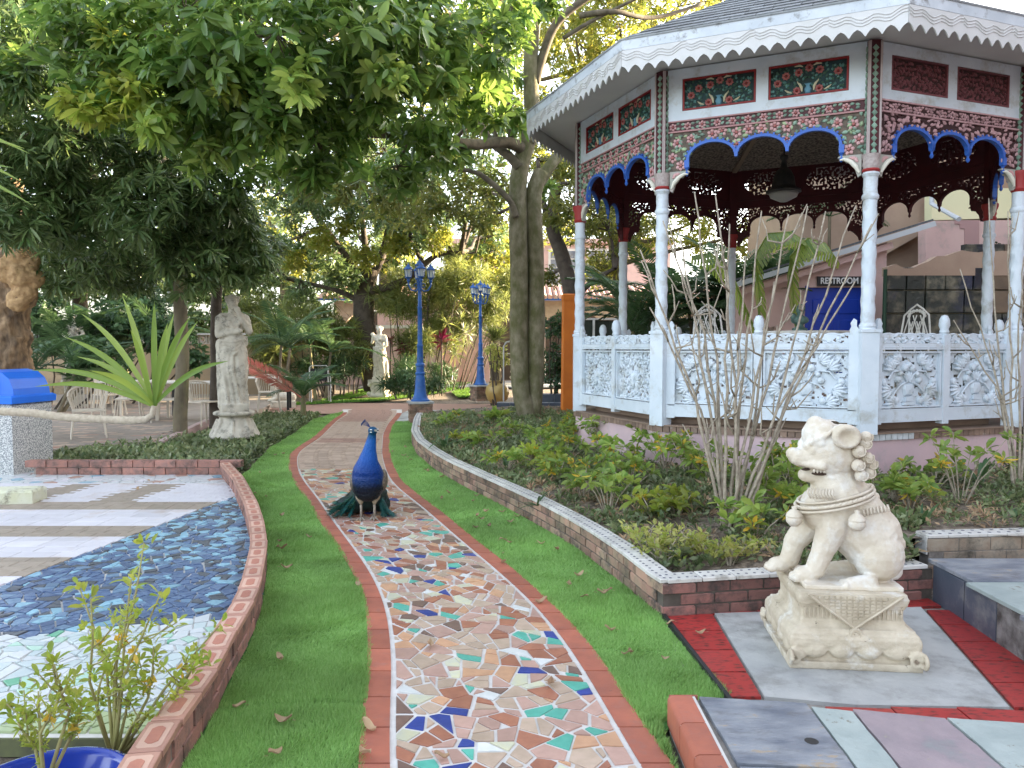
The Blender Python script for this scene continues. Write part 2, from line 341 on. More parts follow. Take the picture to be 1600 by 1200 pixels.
# ---------------------------------------------------------------- plan curves (all on the ground, x as a function of distance y)
def curve(pix, z, extra=()):
    p = sorted([(v.y, v.x) for v in (at(a, b, z) for a, b in pix)] + list(extra))
    ys = [a for a, _ in p]; xs = [b for _, b in p]
    return lambda y: float(np.interp(y, ys, xs)), ys, xs
def smooth_curve(c, n=5):
    f, ys, xs = c; g = np.linspace(ys[0], ys[-1], 160); v = np.interp(g, ys, xs)
    k = np.ones(n) / n; w = np.convolve(np.pad(v, n // 2, 'edge'), k, 'valid')
    return (lambda y: float(np.interp(y, g, w))), g[0], g[-1]
PLi, _, _ = smooth_curve(curve([(605, 1200), (613, 1116), (616, 1050), (612, 990), (606, 951), (596, 920), (578, 892), (561, 867), (543, 843), (526, 822), (508, 796), (492, 772), (474, 752), (465, 732), (465, 708), (478, 698), (500, 684), (518, 666), (528, 656), (544, 646)], 0, [(2.0, -.28), (24, -5.2)]), 9)
PRi, _, _ = smooth_curve(curve([(988, 1180), (960, 1133), (935, 1091), (918, 1053), (897, 1021), (872, 986), (844, 955), (806, 916), (764, 881), (722, 846), (690, 818), (655, 787), (620, 762), (604, 740), (596, 710), (598, 678), (606, 662), (620, 646)], 0, [(2.0, .62), (24, -3.6)]), 9)
BW = .115
PLo = lambda y: PLi(y) - BW * 1.1; PRo = lambda y: PRi(y) + BW * 1.1
RWb, _, _ = smooth_curve(curve([(1032, 966), (976, 915), (907, 862), (836, 818), (745, 771), (698, 746), (673, 729), (651, 710), (643, 693), (647, 671), (653, 659)], 0, [(3.9, 1.06)]), 7)
LWt, _, _ = smooth_curve(curve([(242, 1188), (273, 1137), (303, 1098), (330, 1060), (362, 996), (391, 949), (405, 915), (411, 885), (417, 850), (412, 815), (402, 785), (380, 745), (358, 722)], .18, [(1.4, -1.0), (2.1, -1.13)]), 7)
LYEND = at(358, 722, .18).y
FARL, _, _ = smooth_curve(curve([(385, 738), (420, 700), (455, 680), (490, 655), (545, 640)], 0, [(9.3, -3.35), (26, -7)]), 5)

# ---------------------------------------------------------------- ground and far terrain
def sheet(name, poly, z, m, kind='structure', parent=None):
    b = MB(); b.add([(x, y, z) for x, y in poly], [tuple(range(len(poly)))]); o = b.build(name, m, parent)
    if kind: tag(o, kind=kind)
    return o
sheet('ground', [(-90, -30), (90, -30), (90, 150), (-90, 150)], -.05, soil)
# ---------------------------------------------------------------- cell helpers
def clip(poly, nx, ny, d):        # keep nx*x+ny*y<=d
    out = []; n = len(poly)
    for i in range(n):
        a = poly[i]; b = poly[(i + 1) % n]; da = nx * a[0] + ny * a[1] - d; db = nx * b[0] + ny * b[1] - d
        if da <= 0: out.append(a)
        if (da < 0 < db) or (db < 0 < da):
            t = da / (da - db); out.append((a[0] + (b[0] - a[0]) * t, a[1] + (b[1] - a[1]) * t))
    return out
def area(p): return .5 * sum(p[i][0] * p[(i + 1) % len(p)][1] - p[(i + 1) % len(p)][0] * p[i][1] for i in range(len(p)))
def voronoi(pts, x0, y0, x1, y1, split=.4, R=None):
    P = np.array(pts); out = []
    for i in range(len(P)):
        d = np.hypot(P[:, 0] - P[i, 0], P[:, 1] - P[i, 1]); idx = np.argsort(d)[1:19]
        poly = [(x0, y0), (x1, y0), (x1, y1), (x0, y1)]
        for j in idx:
            nx, ny = P[j] - P[i]; mx, my = (P[j] + P[i]) / 2
            poly = clip(poly, nx, ny, nx * mx + ny * my)
            if len(poly) < 3: break
        if len(poly) < 3: continue
        if random.random() < split:
            a = random.random() * PI; c = (sum(p[0] for p in poly) / len(poly), sum(p[1] for p in poly) / len(poly)); nx, ny = math.cos(a), math.sin(a)
            d0 = nx * c[0] + ny * c[1] + random.uniform(-.01, .01)
            for s in (1, -1):
                q = clip(poly, nx * s, ny * s, d0 * s)
                if len(q) > 2: out.append(q)
        else: out.append(poly)
    return out
def inset(poly, g):
    cx = sum(p[0] for p in poly) / len(poly); cy = sum(p[1] for p in poly) / len(poly); m = 1e9
    for i in range(len(poly)):
        a = poly[i]; b = poly[(i + 1) % len(poly)]; L = math.hypot(b[0] - a[0], b[1] - a[1])
        if L < 1e-6: continue
        m = min(m, abs((b[0] - a[0]) * (cy - a[1]) - (b[1] - a[1]) * (cx - a[0])) / L)
    if m < g * 1.3: return None
    k = 1 - g / m
    return [(cx + (x - cx) * k, cy + (y - cy) * k) for x, y in poly]
def dedupe(poly, e=.006):
    out = []
    for p in poly:
        if not out or math.hypot(p[0] - out[-1][0], p[1] - out[-1][1]) > e: out.append(p)
    if len(out) > 2 and math.hypot(out[0][0] - out[-1][0], out[0][1] - out[-1][1]) < e: out.pop()
    return out
def shatter(cells, lo, hi, g_min=.0):
    out = []; st = [(c, random.uniform(lo, hi) if random.random() < .7 else random.uniform(lo * .35, lo)) for c in cells]
    while st:
        c, thr = st.pop()
        if len(c) < 3: continue
        A = abs(area(c))
        if A < thr: out.append(c); continue
        # cut roughly across the longest edge direction
        k = max(range(len(c)), key=lambda i: math.hypot(c[i][0] - c[(i + 1) % len(c)][0], c[i][1] - c[(i + 1) % len(c)][1])); a, b_ = c[k], c[(k + 1) % len(c)]
        ang = math.atan2(b_[1] - a[1], b_[0] - a[0]) + random.gauss(0, .45); t = random.uniform(.3, .7); cx = a[0] + (b_[0] - a[0]) * t; cy = a[1] + (b_[1] - a[1]) * t
        nx, ny = math.cos(ang), math.sin(ang); d0 = nx * cx + ny * cy
        for s in (1, -1): st.append((clip(c, nx * s, ny * s, d0 * s), random.uniform(lo, hi)))
    return out
def jit(x0, y0, x1, y1, sp, j=.45):
    pts = []; ny = int((y1 - y0) / sp); nx = int((x1 - x0) / sp)
    for r in range(ny + 1):
        for c in range(nx + 1): pts.append((x0 + (c + .5 * (r % 2)) * sp + random.uniform(-j, j) * sp, y0 + r * sp + random.uniform(-j, j) * sp))
    return pts
def stone_piece(poly, z, h, tilt=.0015):
    b = MB(); n = len(poly); cx = sum(p[0] for p in poly) / n; cy = sum(p[1] for p in poly) / n
    tx, ty = random.uniform(-tilt, tilt) * 8, random.uniform(-tilt, tilt) * 8
    top = [(x - cx, y - cy, h + tx * (x - cx) + ty * (y - cy)) for x, y in poly]
    k = .965
    vs = [(x - cx, y - cy, -.002) for x, y in poly] + [(a, c, t - .0012) for a, c, t in top] + [(a * k, c * k, t) for a, c, t in top]
    fs = [(i, (i + 1) % n, n + (i + 1) % n, n + i) for i in range(n)] + [(n + i, n + (i + 1) % n, 2 * n + (i + 1) % n, 2 * n + i) for i in range(n)] + [tuple(range(2 * n, 3 * n))]
    b.add(vs, fs); return b, (cx, cy, z)
def lay_pieces(cells, parent, name, mats, pick, limit, z, h, g, stuff_name):
    cells = [c for c in cells if c]
    vis = lambda c: c[0][1] > 2.3 and abs(c[0][0]) < .70 * c[0][1]
    cells.sort(key=lambda c: (-abs(area(c)) / (c[0][1] ** 3) if vis(c) else 1))
    rest = MB(); mats_n = len(mats)
    for i, c in enumerate(cells):
        k = pick(c); b, loc = stone_piece(c, z, h * random.uniform(.75, 1.2))
        if i < limit: inst(name, b.mesh(name, mats[k]), parent, loc)
        else: rest.add([(v[0] + loc[0], v[1] + loc[1], v[2] + loc[2]) for v in b.v], b.f, k)
    if rest.f: tag(rest.build(stuff_name, mats, parent), kind='stuff')

# ---------------------------------------------------------------- mosaic path
def strip(name, fL, fR, y0, y1, z, m, n=120, parent=None, kind='structure'):
    b = MB(); vs = []; fs = []
    for i in range(n + 1):
        y = y0 + (y1 - y0) * i / n; vs += [(fL(y), y, z), (fR(y), y, z)]
        if i: fs.append((2 * i - 2, 2 * i - 1, 2 * i + 1, 2 * i))
    b.add(vs, fs); o = b.build(name, m, parent)
    if kind: tag(o, kind=kind)
    return o
path = strip('path', PLo, PRo, 1.9, 19.5, -.002, grout)
YM = 9.9
Wp = .95
cells = shatter(voronoi(jit(-.1, 1.9, Wp + .1, YM, .20, .48), 0, 1.95, Wp, YM, split=.2), .007, .019)
def warp(c):
    out = []
    for u, v in c:
        t = u / Wp; a, b = PLi(v) + .012, PRi(v) - .012; out.append((a + (b - a) * t, v))
    return out
cc = []
for c in cells:
    c = dedupe(warp(c), .008)
    if len(c) < 3: continue
    q = inset(c, random.uniform(.0038, .0068))
    if q and abs(area(q)) > .0004: cc.append(q)
pickm = lambda c: random.choices(range(9), MOSW)[0]
lay_pieces(cc, path, 'mosaic_piece', MOS, pickm, 300, -.002, .006, .004, 'small_mosaic_pieces')
# terracotta border tiles on both sides
for fo, fi in ((PLo, PLi), (PRi, PRo)):
    y = 2.0; sh = fo is PRi; n = 0; rest = MB()
    while y < 18.3:
        dydx = abs((fi(y + .3) - fi(y)) / .3); L = .28 / math.sqrt(1 + dydx * dydx)
        g = .006; o_ = .008
        seg = []; K = 4
        for i in range(K + 1):
            yy = y + g + (L - 2 * g) * i / K; seg.append((fo(yy) + (o_ if sh else 0), yy))
        for i in range(K, -1, -1):
            yy = y + g + (L - 2 * g) * i / K; seg.append((fi(yy) - (0 if sh else o_), yy))
        seg = seg[::-1]
        if area(seg) < 0: seg = seg[::-1]
        cx, cy = seg[0]
        b = MB(); b.prism([(x - cx, q - cy) for x, q in seg], -.003, .007)
        inst('border_tile', b.mesh('border_tile', terra), path, (cx, cy, -.002)); y += L
# pavers of the far path
sfar = strip('paver_bed', lambda y: PLi(y) + .004, lambda y: PRi(y) - .004, YM, 19.3, .0005, tanpav, parent=path, kind=None)
rest = MB(); cnt = 0
y = YM + .02; row = 0
pm = {}
def paver(w, l, m, key, h=.012):
    if key not in pm:
        b = MB(); b.bbox((0, 0, h / 2), (w, l, h), .003); pm[key] = b.mesh('paver', m)
    return pm[key]
while y < 19.4:
    L = .10 if y < 14 else .2; a, b_ = PLi(y) + .02, PRi(y) - .02; ww = .2; off = (row % 2) * ww / 2
    red = 12.6 < y < 13.2 or y > 16.2
    x = a + off * .5
    while x + ww * .9 < b_:
        if y < 14.0 and cnt < 290:
            inst('paver', paver(ww - .01, L - .01, redpav if red else tanpav, ('p', red)), path, (x + ww / 2, y + L / 2, -.006)); cnt += 1
        else:
            rest.box((x + ww / 2, y + L / 2, 0), (ww - .012, L - .012, .012), mat=1 if red else 0)
        x += ww
    y += L; row += 1
tag(rest.build('far_pavers', [tanpav, redpav], path), kind='stuff')

# ---------------------------------------------------------------- turf strips
RTEND = 16.3
turfL = strip('turf_strip', lambda y: (LWt(y) - .05) if y < LYEND else FARL(y), PLo, 1.9, 19.4, -.008, turfb)
def rt_right(y):
    if y >= at(1032, 966).y: return RWb(y) + .04
    a = at(1145, 1090); b = at(1032, 966); return float(np.interp(y, [1.9, 3.17, 3.19, a.y, b.y], [.60, .62, .95, a.x - .005, b.x - .005]))
turfR = strip('turf_strip', PRo, rt_right, 1.9, RTEND, -.008, turfb)
def blades(fL, fR, y0, y1, name, mat, dens=1.0, z=-.006, seed=1, hh=.026):
    r = np.random.default_rng(seed); Vs = []
    edges = np.linspace(y0, y1, 60)
    for a, b in zip(edges[:-1], edges[1:]):
        ym = (a + b) / 2; l0, r0 = fL(ym), fR(ym); w = r0 - l0
        if w <= 0: continue
        d = dens * (60000 if ym < 3.6 else 60000 * (3.6 / ym) ** 1.9); n = int(d * w * (b - a)); wd = .0026 * max(1, ym / 3.6) ** .85
        y = r.uniform(a, b, n); t = r.uniform(0, 1, n)
        L = np.interp(y, [a, b], [fL(a), fL(b)]); R = np.interp(y, [a, b], [fR(a), fR(b)]); x = L + (R - L) * t
        ang = r.uniform(0, 2 * PI, n); h = hh * r.uniform(.55, 1.15, n)
        pat = np.sin(x * 9 + 3 * np.sin(y * 5)) * np.cos(y * 7 + 2 * np.sin(x * 4))
        lean = h * (r.uniform(.2, 1.0, n)); la = .9 + pat * 1.6 + r.normal(0, .9, n)
        seam = (np.abs(((y + .15 * np.sin(x * 2)) % .9) - .45) < .02); h = np.where(seam, h * .55, h) * (1 + .35 * np.sin(y * 4.3 + .8 * np.sin(x * 3)))
        P = np.stack([x, y, np.full(n, z)], 1); S = np.stack([np.cos(ang), np.sin(ang), np.zeros(n)], 1) * wd
        Tp = P + np.stack([np.cos(la) * lean, np.sin(la) * lean, h], 1)
        Vs.append(np.stack([P - S, P + S, Tp], 1).reshape(-1, 3))
    V = np.concatenate(Vs); T = np.arange(len(V)).reshape(-1, 3)
    return tag(np_mesh(name, V, T, mat), 'short bright green artificial grass along the mosaic path', 'grass', kind='stuff')
g1 = blades(lambda y: (LWt(y) + .005) if y < LYEND else FARL(y), lambda y: PLo(y) + .012, 2.2, 19.4, 'turf_grass', turfm, seed=1)
g2 = blades(lambda y: PRo(y) - .012, lambda y: rt_right(y), 2.2, RTEND, 'turf_grass', turfm, seed=2)
g1['label'] = 'short green artificial grass between the curved kerb and the mosaic path'
g2['label'] = 'short green artificial grass between the mosaic path and the long brick planter'

# ---------------------------------------------------------------- left patio of mosaic and stripes
patio = empty('patio', (0, 0, 0), kind='structure'); PZ = .03
LW_in = lambda y: LWt(y) - .10
b = MB(); ys = np.linspace(2.98, LYEND + .08, 60)
poly = [(-10, 3.02), (-10, 9.55)] + [(LW_in(y) + .02, y) for y in ys[::-1]]
b.prism(poly[::-1], -.045, PZ - .012); b.build('slab', grout, patio); b = MB(); b.box((-3.78, 2.968, -.008), (5.0, .012, .072)); b.build('front_edge', M('mossy_edge', (.12, .13, .06), (.07, .07, .05), rough=.9, ns=9), patio)
ang0, ang1 = at(0, 915, PZ), at(345, 783, PZ)
dl = lambda x, y: x - (ang0.x + (ang1.x - ang0.x) * (y - ang0.y) / (ang1.y - ang0.y))    # >0: mosaic side
bl0, bl1 = at(0, 995, PZ), at(360, 960, PZ); gl0, gl1 = at(0, 1130, PZ), at(240, 1108, PZ)
yl = lambda x, p, q: p.y + (q.y - p.y) * (x - p.x) / (q.x - p.x)
cells = shatter(voronoi(jit(-3.75, 3.0, -.9, 7.95, .19, .48), -3.7, 3.02, -.9, 7.95, split=.2), .005, .012)
# elongate along x a little for slivers
cc = []
for c in cells:
    c = clip(c, -1, (ang1.x - ang0.x) / (ang1.y - ang0.y), -(ang0.x - ang0.y * (ang1.x - ang0.x) / (ang1.y - ang0.y)))
    if len(c) < 3: continue
    cx = sum(p[0] for p in c) / len(c); cy = sum(p[1] for p in c) / len(c)
    if cx > LW_in(cy) + .04: continue
    c = dedupe(c); 
    if len(c) < 3: continue
    q = inset(c, random.uniform(.0032, .0052))
    if q: cc.append(q)
def pick_b(c):
    cx = sum(p[0] for p in c) / len(c); cy = sum(p[1] for p in c) / len(c)
    if cy > yl(cx, bl0, bl1):
        tt = (cy - 4.2) / 3.4 + random.gauss(0, .16)
        if tt < .35: return random.choices([0, 1, 2, 3], [12, 2, 2, 2])[0]
        if tt < .6: return random.choices([0, 1, 2, 3], [5, 5, 6, 3])[0]
        return random.choices([0, 1, 2, 3], [2, 6, 6, 5])[0]
    if cy < yl(cx, gl0, gl1): return 7
    return random.choices([4, 5, 6, 8], [10, 2, 9, .3])[0]
lay_pieces(cc, patio, 'mosaic_piece', BLU + PAL, pick_b, 300, PZ - .012, .012, .003, 'small_mosaic_pieces')
# striped part: long plank tiles in rows
pmesh = {}
def rtile(w, l, m, key):
    if key not in pmesh:
        b = MB(); b.bbox((0, 0, .006), (w, l, .012), .002); pmesh[key] = b.mesh('plank_tile', m)
    return pmesh[key]
rest = MB(); cnt = 0
bands = [(7.26, 7.62, 'b', 3), (6.59, 7.26, 'w', 4), (6.21, 6.59, 'b', 3), (5.59, 6.21, 'w', 4), (5.12, 5.59, 'b', 4), (4.2, 5.12, 'w', 6)]
xl = lambda y: ang0.x + (ang1.x - ang0.x) * (y - ang0.y) / (ang1.y - ang0.y)
for y0, y1, k, n in bands:
    h = (y1 - y0) / n
    for r in range(n):
        yc = y0 + (r + .5) * h; x1 = xl(yc); L = .30 if k == 'w' else .20; off = (r % 2) * L * .5; xe = x1 - .004
        first = True; x = xe
        while x > -.72 * yc - .5:
            w = (L * random.uniform(.35, .9) if first else L); first = False
            xc = x - w / 2
            vis = xc > -.69 * yc
            if vis and cnt < 270 and w == L:
                inst('plank_tile', rtile(L - .006, h - .005, pavw if k == 'w' else pavb, (k, L, round(h, 3))), patio, (xc, yc, PZ - .012)); cnt += 1
            else: rest.box((xc, yc, PZ - .006), (w - .006, h - .005, .012), mat=0 if k == 'w' else 1)
            x -= w
# diagonal brown stripes in the back strip
def quad(px):
    return [(at(a, c, PZ).x, at(a, c, PZ).y) for a, c in px]
Q1 = quad([(200, 786), (40, 774), (110, 758), (152, 757)]); 
backcells = voronoi(jit(-7.5, 7.6, -2.6, 9.5, .12, .42), -7.5, 7.63, -2.6, 9.5, split=.3)
Q1 = quad([(-60, 786), (50, 786), (152, 757), (111, 757)]); Q2 = quad([(137, 786), (197, 787), (282, 757), (228, 757)])
def inq(q, x, y):
    s = [((q[(i + 1) % 4][0] - q[i][0]) * (y - q[i][1]) - (q[(i + 1) % 4][1] - q[i][1]) * (x - q[i][0])) for i in range(4)]
    return all(v >= 0 for v in s) or all(v <= 0 for v in s)
bc = []
for r in range(0, 17):
    yc = 7.63 + (r + .5) * .062
    if yc > 8.68: break
    x = -7.2 + (r % 2) * .08
    while x < LW_in(yc) + .03:
        k = 1 if (inq(Q1, x, yc) or inq(Q2, x, yc)) else 0
        if not (dl(x, yc) > 0 and yc < 7.9): rest.box((x, yc, PZ - .006), (.155, .057, .012), mat=k)
        x += .16
tag(rest.build('small_plank_tiles', [pavw, pavb], patio), kind='stuff')
r2 = MB()
for c in voronoi(jit(-7.5, 8.7, -2.6, 9.55, .13, .42), -7.5, 8.7, -2.6, 9.55, split=.3):
    cx = sum(p[0] for p in c) / len(c); cy = sum(p[1] for p in c) / len(c)
    if cx > LW_in(cy) + .05: continue
    q = inset(dedupe(c), .004)
    if q: r2.prism(q, PZ - .012, PZ + random.uniform(-.002, .002), random.choices([0, 1, 2, 3], [7, 2, 1, 1])[0])
tag(r2.build('back_mosaic_pieces', [PAL[2], pavw, MOS[1], BLU[1]], patio), kind='stuff')

# ---------------------------------------------------------------- curved kerb of the patio
kerb = empty('brick_kerb', (LWt(4), 4, 0), label='low curving brick kerb topped with keyhole patterned red tiles beside blue mosaic', cat='wall')
# walk along curve
def walk(f, y0, y1, step):
    out = []; y = y0
    while y < y1:
        d = (f(y + .05) - f(y - .05)) / .1; out.append((f(y), y, math.atan2(1, d))); y += step / math.sqrt(1 + d * d)
    return out
def brick_mesh(name, L, W_, H, m, b=.005):
    q = MB(); q.bbox((0, 0, 0), (L, W_, H), b); return q.mesh(name, m)
KW = .105
bk = brick_mesh('brick', .222, KW, .068, brickl); 
ct = MB()
CL, CW = .222, KW + .012
ct.bbox((0, 0, -.008), (CL, CW, .026), .003, mat=2)
def oct_(w, l, z, c=.35):
    a, b_ = l / 2, w / 2; k = c * w; return [(a - k, -b_), (a, -b_ + k), (a, b_ - k), (a - k, b_), (-a + k, b_), (-a, b_ - k), (-a, -b_ + k), (-a + k, -b_)]
ct.prism(oct_(CW * .72, CL * .80, 0, .12), .004, .0065, 0); ct.prism(oct_(CW * .40, CL * .56, 0), .0065, .0085, 1)
ctm = ct.mesh('coping_tile', [cope_pale, cope_red, cope_mid])
core = []
for x, y, a in walk(LWt, 1.69, LYEND - .1, .228):
    y2 = y + .114 * math.sin(a); x2 = LWt(y2)
    nx, ny = -math.sin(a), math.cos(a)    # left normal
    cx, cy = x2 + nx * KW / 2, y2 + ny * KW / 2
    inst('coping_tile', ctm, kerb, (cx, cy, .178), (0, 0, a), world=True)
    core.append((cx, cy, a))
for c_, zc in ((0, .038), (1, .116)):
    for x, y, a in walk(LWt, 1.69 - (.11 if c_ else 0), LYEND - .12, .232):
        y2 = y + .116 * math.sin(a); x2 = LWt(y2); nx, ny = -math.sin(a), math.cos(a)
        inst('brick', bk, kerb, (x2 + nx * (KW / 2 + random.uniform(-.003, .003)), y2 + ny * KW / 2, zc), (0, 0, a + random.uniform(-.02, .02)), world=True)
b = MB(); pts = core
for (x, y, a), (x2, y2, a2) in zip(pts[:-1], pts[1:]): b.bar((x, y, .075), (x2, y2, .075), KW - .016, .16)
tag(b.build('mortar_core', mortar, kerb, world=True))
# back kerb, two courses of brick running left
bx0, bx1 = at(45, 743, PZ).x, LWt(LYEND) + .02
kb = empty('brick_kerb', ((bx0 + bx1) / 2, LYEND + .02, 0), label='straight two course brick kerb at the back edge of the striped patio beside the bin', cat='wall')
n = int((bx1 - bx0) / .262)
bk2 = brick_mesh('brick', .250, .115, .082, brickl, .006)
for c_ in (0, 1):
    for i in range(n + 1):
        x = bx0 + (i + (.0 if c_ else .5)) * .262
        if x > bx1 - .05: continue
        inst('brick', bk2, kb, (x + .05, LYEND + .02 + random.uniform(-.005, .005), .072 + c_ * .09), (0, 0, random.uniform(-.02, .02)), world=True)
b = MB(); b.box(((bx0 + bx1) / 2, LYEND + .03, .09), (bx1 - bx0 - .04, .09, .155)); b.build('mortar_core', mortar, kb, world=True)

# ---------------------------------------------------------------- right planter wall
pw = empty('planter_wall', (RWb(6), 6, 0), label='long curving three course brick planter wall with white dotted tile coping beside the turf', cat='wall')
cor = at(1032, 966); PT = .215
bk3 = brick_mesh('brick', .200, .10, .056, brickr, .008)
gl = MB(); gl.bbox((0, 0, 0), (.205, .135, .022), .003, mat=0)
for i in range(4):
    for j in (-1, 1): gl.lathe([(.009, 0), (.009, .0012)], 8, (-.078 + i * .052, j * .032, .011), 1)
glm = gl.mesh('coping_tile', [glaze, dotm])
inner = []
for c_, zc in ((0, .034), (1, .101), (2, .168)):
    for x, y, a in walk(RWb, cor.y + (.1 if c_ % 2 else 0), 16.0, .213):
        if y > 15.9: continue
        y2 = y + .106 * math.sin(a); x2 = RWb(y2); nx, ny = math.sin(a), -math.cos(a)
        inst('brick', bk3, pw, (x2 + nx * .05 + random.uniform(-.003, .003), y2 + ny * .05, zc), (0, 0, a + random.uniform(-.015, .015)), world=True)
        if c_ == 0: inner.append((x2 + nx * .052, y2 + ny * .052))
for x, y, a in walk(RWb, cor.y + .02, 15.8, .213):
    y2 = y + .106 * math.sin(a); x2 = RWb(y2); nx, ny = math.sin(a), -math.cos(a)
    inst('coping_tile', glm, pw, (x2 + nx * .062, y2 + ny * .062, PT - .005 + random.uniform(-.002, .002)), (0, 0, a), world=True)
b = MB()
for p, q in zip(inner[:-1], inner[1:]): b.bar((*p, .098), (*q, .098), .088, .19)
b.build('mortar_core', mortar_dark, pw, world=True)
# front run to the right of the corner
p0 = Vector((cor.x, cor.y, 0)); p1 = Vector((2.62, 4.72, 0)); d = (p1 - p0); Lr = d.length; d.normalize(); nn = Vector((-d.y, d.x, 0)); ar = math.atan2(d.y, d.x)
pf = empty('planter_wall', tuple((p0 + p1) / 2), label='short straight front run of brick planter wall just behind the cream lion statue', cat='wall')
bk4 = brick_mesh('brick', .201, .10, .056, M('front_brick', (.27, .12, .10), (.20, .10, .085), rough=.85, ns=9, obr=.3, bump=.6, bs=60, dirt=(.06, .05, .045), ds=8, da=.6, bd=.006), .007)
for c_, zc in ((0, .034), (1, .101), (2, .168)):
    i = 0; s = .115 - (.1 if c_ % 2 else 0)
    while s < Lr:
        p = p0 + d * (s + .0) + nn * .052
        if s > .06: inst('brick', bk4, pf, (p.x, p.y + random.uniform(-.003, .003), zc), (0, 0, ar + random.uniform(-.01, .01)), world=True)
        s += .213
s = .15
while s < Lr:
    p = p0 + d * s + nn * .064; inst('coping_tile', glm, pf, (p.x, p.y, PT - .001 + random.uniform(-.001, .001)), (0, 0, ar), world=True); s += .213
b = MB(); b.bar(tuple(p0 + nn * .055 + Vector((0, 0, .098)) + d * .02), tuple(p1 + nn * .055 + Vector((0, 0, .098))), .088, .19); b.build('mortar_core', mortar_dark, pf, world=True)
# second wall at the far right behind the slate bench
q0 = at(1450, 882, .10); q0 = Vector((q0.x, q0.y, 0)); q1 = Vector((6.0, q0.y + .35, 0)); d = q1 - q0; Lr = d.length; d.normalize(); nn = Vector((-d.y, d.x, 0)); ar = math.atan2(d.y, d.x)
ps = empty('planter_wall', tuple((q0 + q1) / 2), label='weathered planter wall with white square tile coping behind the slate bench', cat='wall')
bk5 = brick_mesh('brick', .225, .11, .085, M('dirty_plaster_brick', (.30, .22, .16), (.42, .36, .28), rough=.9, ns=10, obr=.2, bump=.5, bs=40, dirt=(.06, .05, .04), ds=5, da=.6), .004)
sq = MB(); sq.bbox((0, 0, 0), (.14, .14, .02), .003)
for j in (-1, 1):
    for i in (-1, 1): sq.lathe([(.012, 0), (.012, .0012)], 8, (i * .035, j * .035, .01), 1)
sqm = sq.mesh('coping_tile', [glaze, dotm])
for c_ in range(3):
    s = .11 - (.11 if c_ % 2 else 0)
    while s < Lr:
        p = q0 + d * s + nn * .06
        if s > .08: inst('brick', bk5, ps, (p.x, p.y, .045 + c_ * .092), (0, 0, ar), world=True)
        s += .232
s = .07
while s < Lr:
    p = q0 + d * s + nn * .07; inst('coping_tile', sqm, ps, (p.x, p.y, .29), (0, 0, ar), world=True); s += .145
fe = q0 - d * .004 + nn * .07
b = MB(); b.box((fe.x, fe.y, .225), (.012, .12, .12), rz=ar); b.lathe([(.02, 0), (.02, .002)], 12, (fe.x, fe.y, .225)); b.build('end_tile', glaze, ps, world=True)
b = MB(); b.bar(tuple(q0 + nn * .06 + Vector((0, 0, .14)) + d * .01), tuple(q1 + nn * .06 + Vector((0, 0, .14))), .1, .27); b.build('mortar_core', mortar, ps, world=True)

# ---------------------------------------------------------------- lion forecourt: red tiles, grey slab
fore = empty('forecourt', (1.6, 4, 0), kind='structure')
GS = [at(1125, 970), at(1207, 1101), at(1330, 1116), at(1588, 1119), at(1440, 958)]
GS = [(v.x, v.y) for v in GS]
GS = [(1.19, 4.45), (1.13, 3.37), (1.5, 3.29), (2.16, 3.27), (2.46, 4.56)]
fb = MB(); fb.prism([(.80, 3.35), (.97, 3.17), (3.2, 3.0), (3.2, 4.9), (.86, 4.6)], -.045, -.006); fb.build('bedding', mortar, fore, world=True)
b = MB(); b.prism(GS, -.02, .012); b.build('slab', greyslab, fore, world=True)
def redtile(poly):
    q = inset(poly, .004)
    if q:
        if area(q) < 0: q = q[::-1]
        c = q[0]; b = MB(); b.prism([(x - c[0], y - c[1]) for x, y in q], -.012, .008); inst('red_tile', b.mesh('red_tile', redt), fore, (c[0], c[1], 0), world=True)
ye = np.linspace(3.37, 4.45, 5); e0 = lambda y: float(np.interp(y, [3.37, 4.6], [.975, .875])); e1 = lambda y: float(np.interp(y, [3.37, 4.45], [1.12, 1.18]))
for a, c in zip(ye[:-1], ye[1:]): redtile([(e0(a), a), (e1(a), a), (e1(c), c), (e0(c), c)])
xs = np.linspace(.88, 2.6, 7)
for a, c in zip(xs[:-1], xs[1:]): redtile([(a, 4.46 + (a - 1.2) * .085), (c, 4.46 + (c - 1.2) * .085), (c, 4.72 + (c - .88) * .08), (a, 4.72 + (a - .88) * .08)])
r0 = lambda y: float(np.interp(y, [3.27, 4.56], [2.175, 2.475])); r1 = lambda y: float(np.interp(y, [3.27, 4.56], [2.52, 2.62]))
ye = np.linspace(3.27, 4.52, 6)
for a, c in zip(ye[:-1], ye[1:]): redtile([(r0(a), a), (r1(a) + .25, a), (r1(c) + .25, c), (r0(c), c)])
xs = np.linspace(1.36, 2.5, 5)
for a, c in zip(xs[:-1], xs[1:]): redtile([(a, 3.05), (c, 3.0), (c, 3.265 - .02 * (c > 2)), (a, 3.285)])
b = MB(); b.bar((.965, 3.30, .0), (.868, 4.62, .0), .02, .05); b.build('black_edging', blackp, fore, world=True)

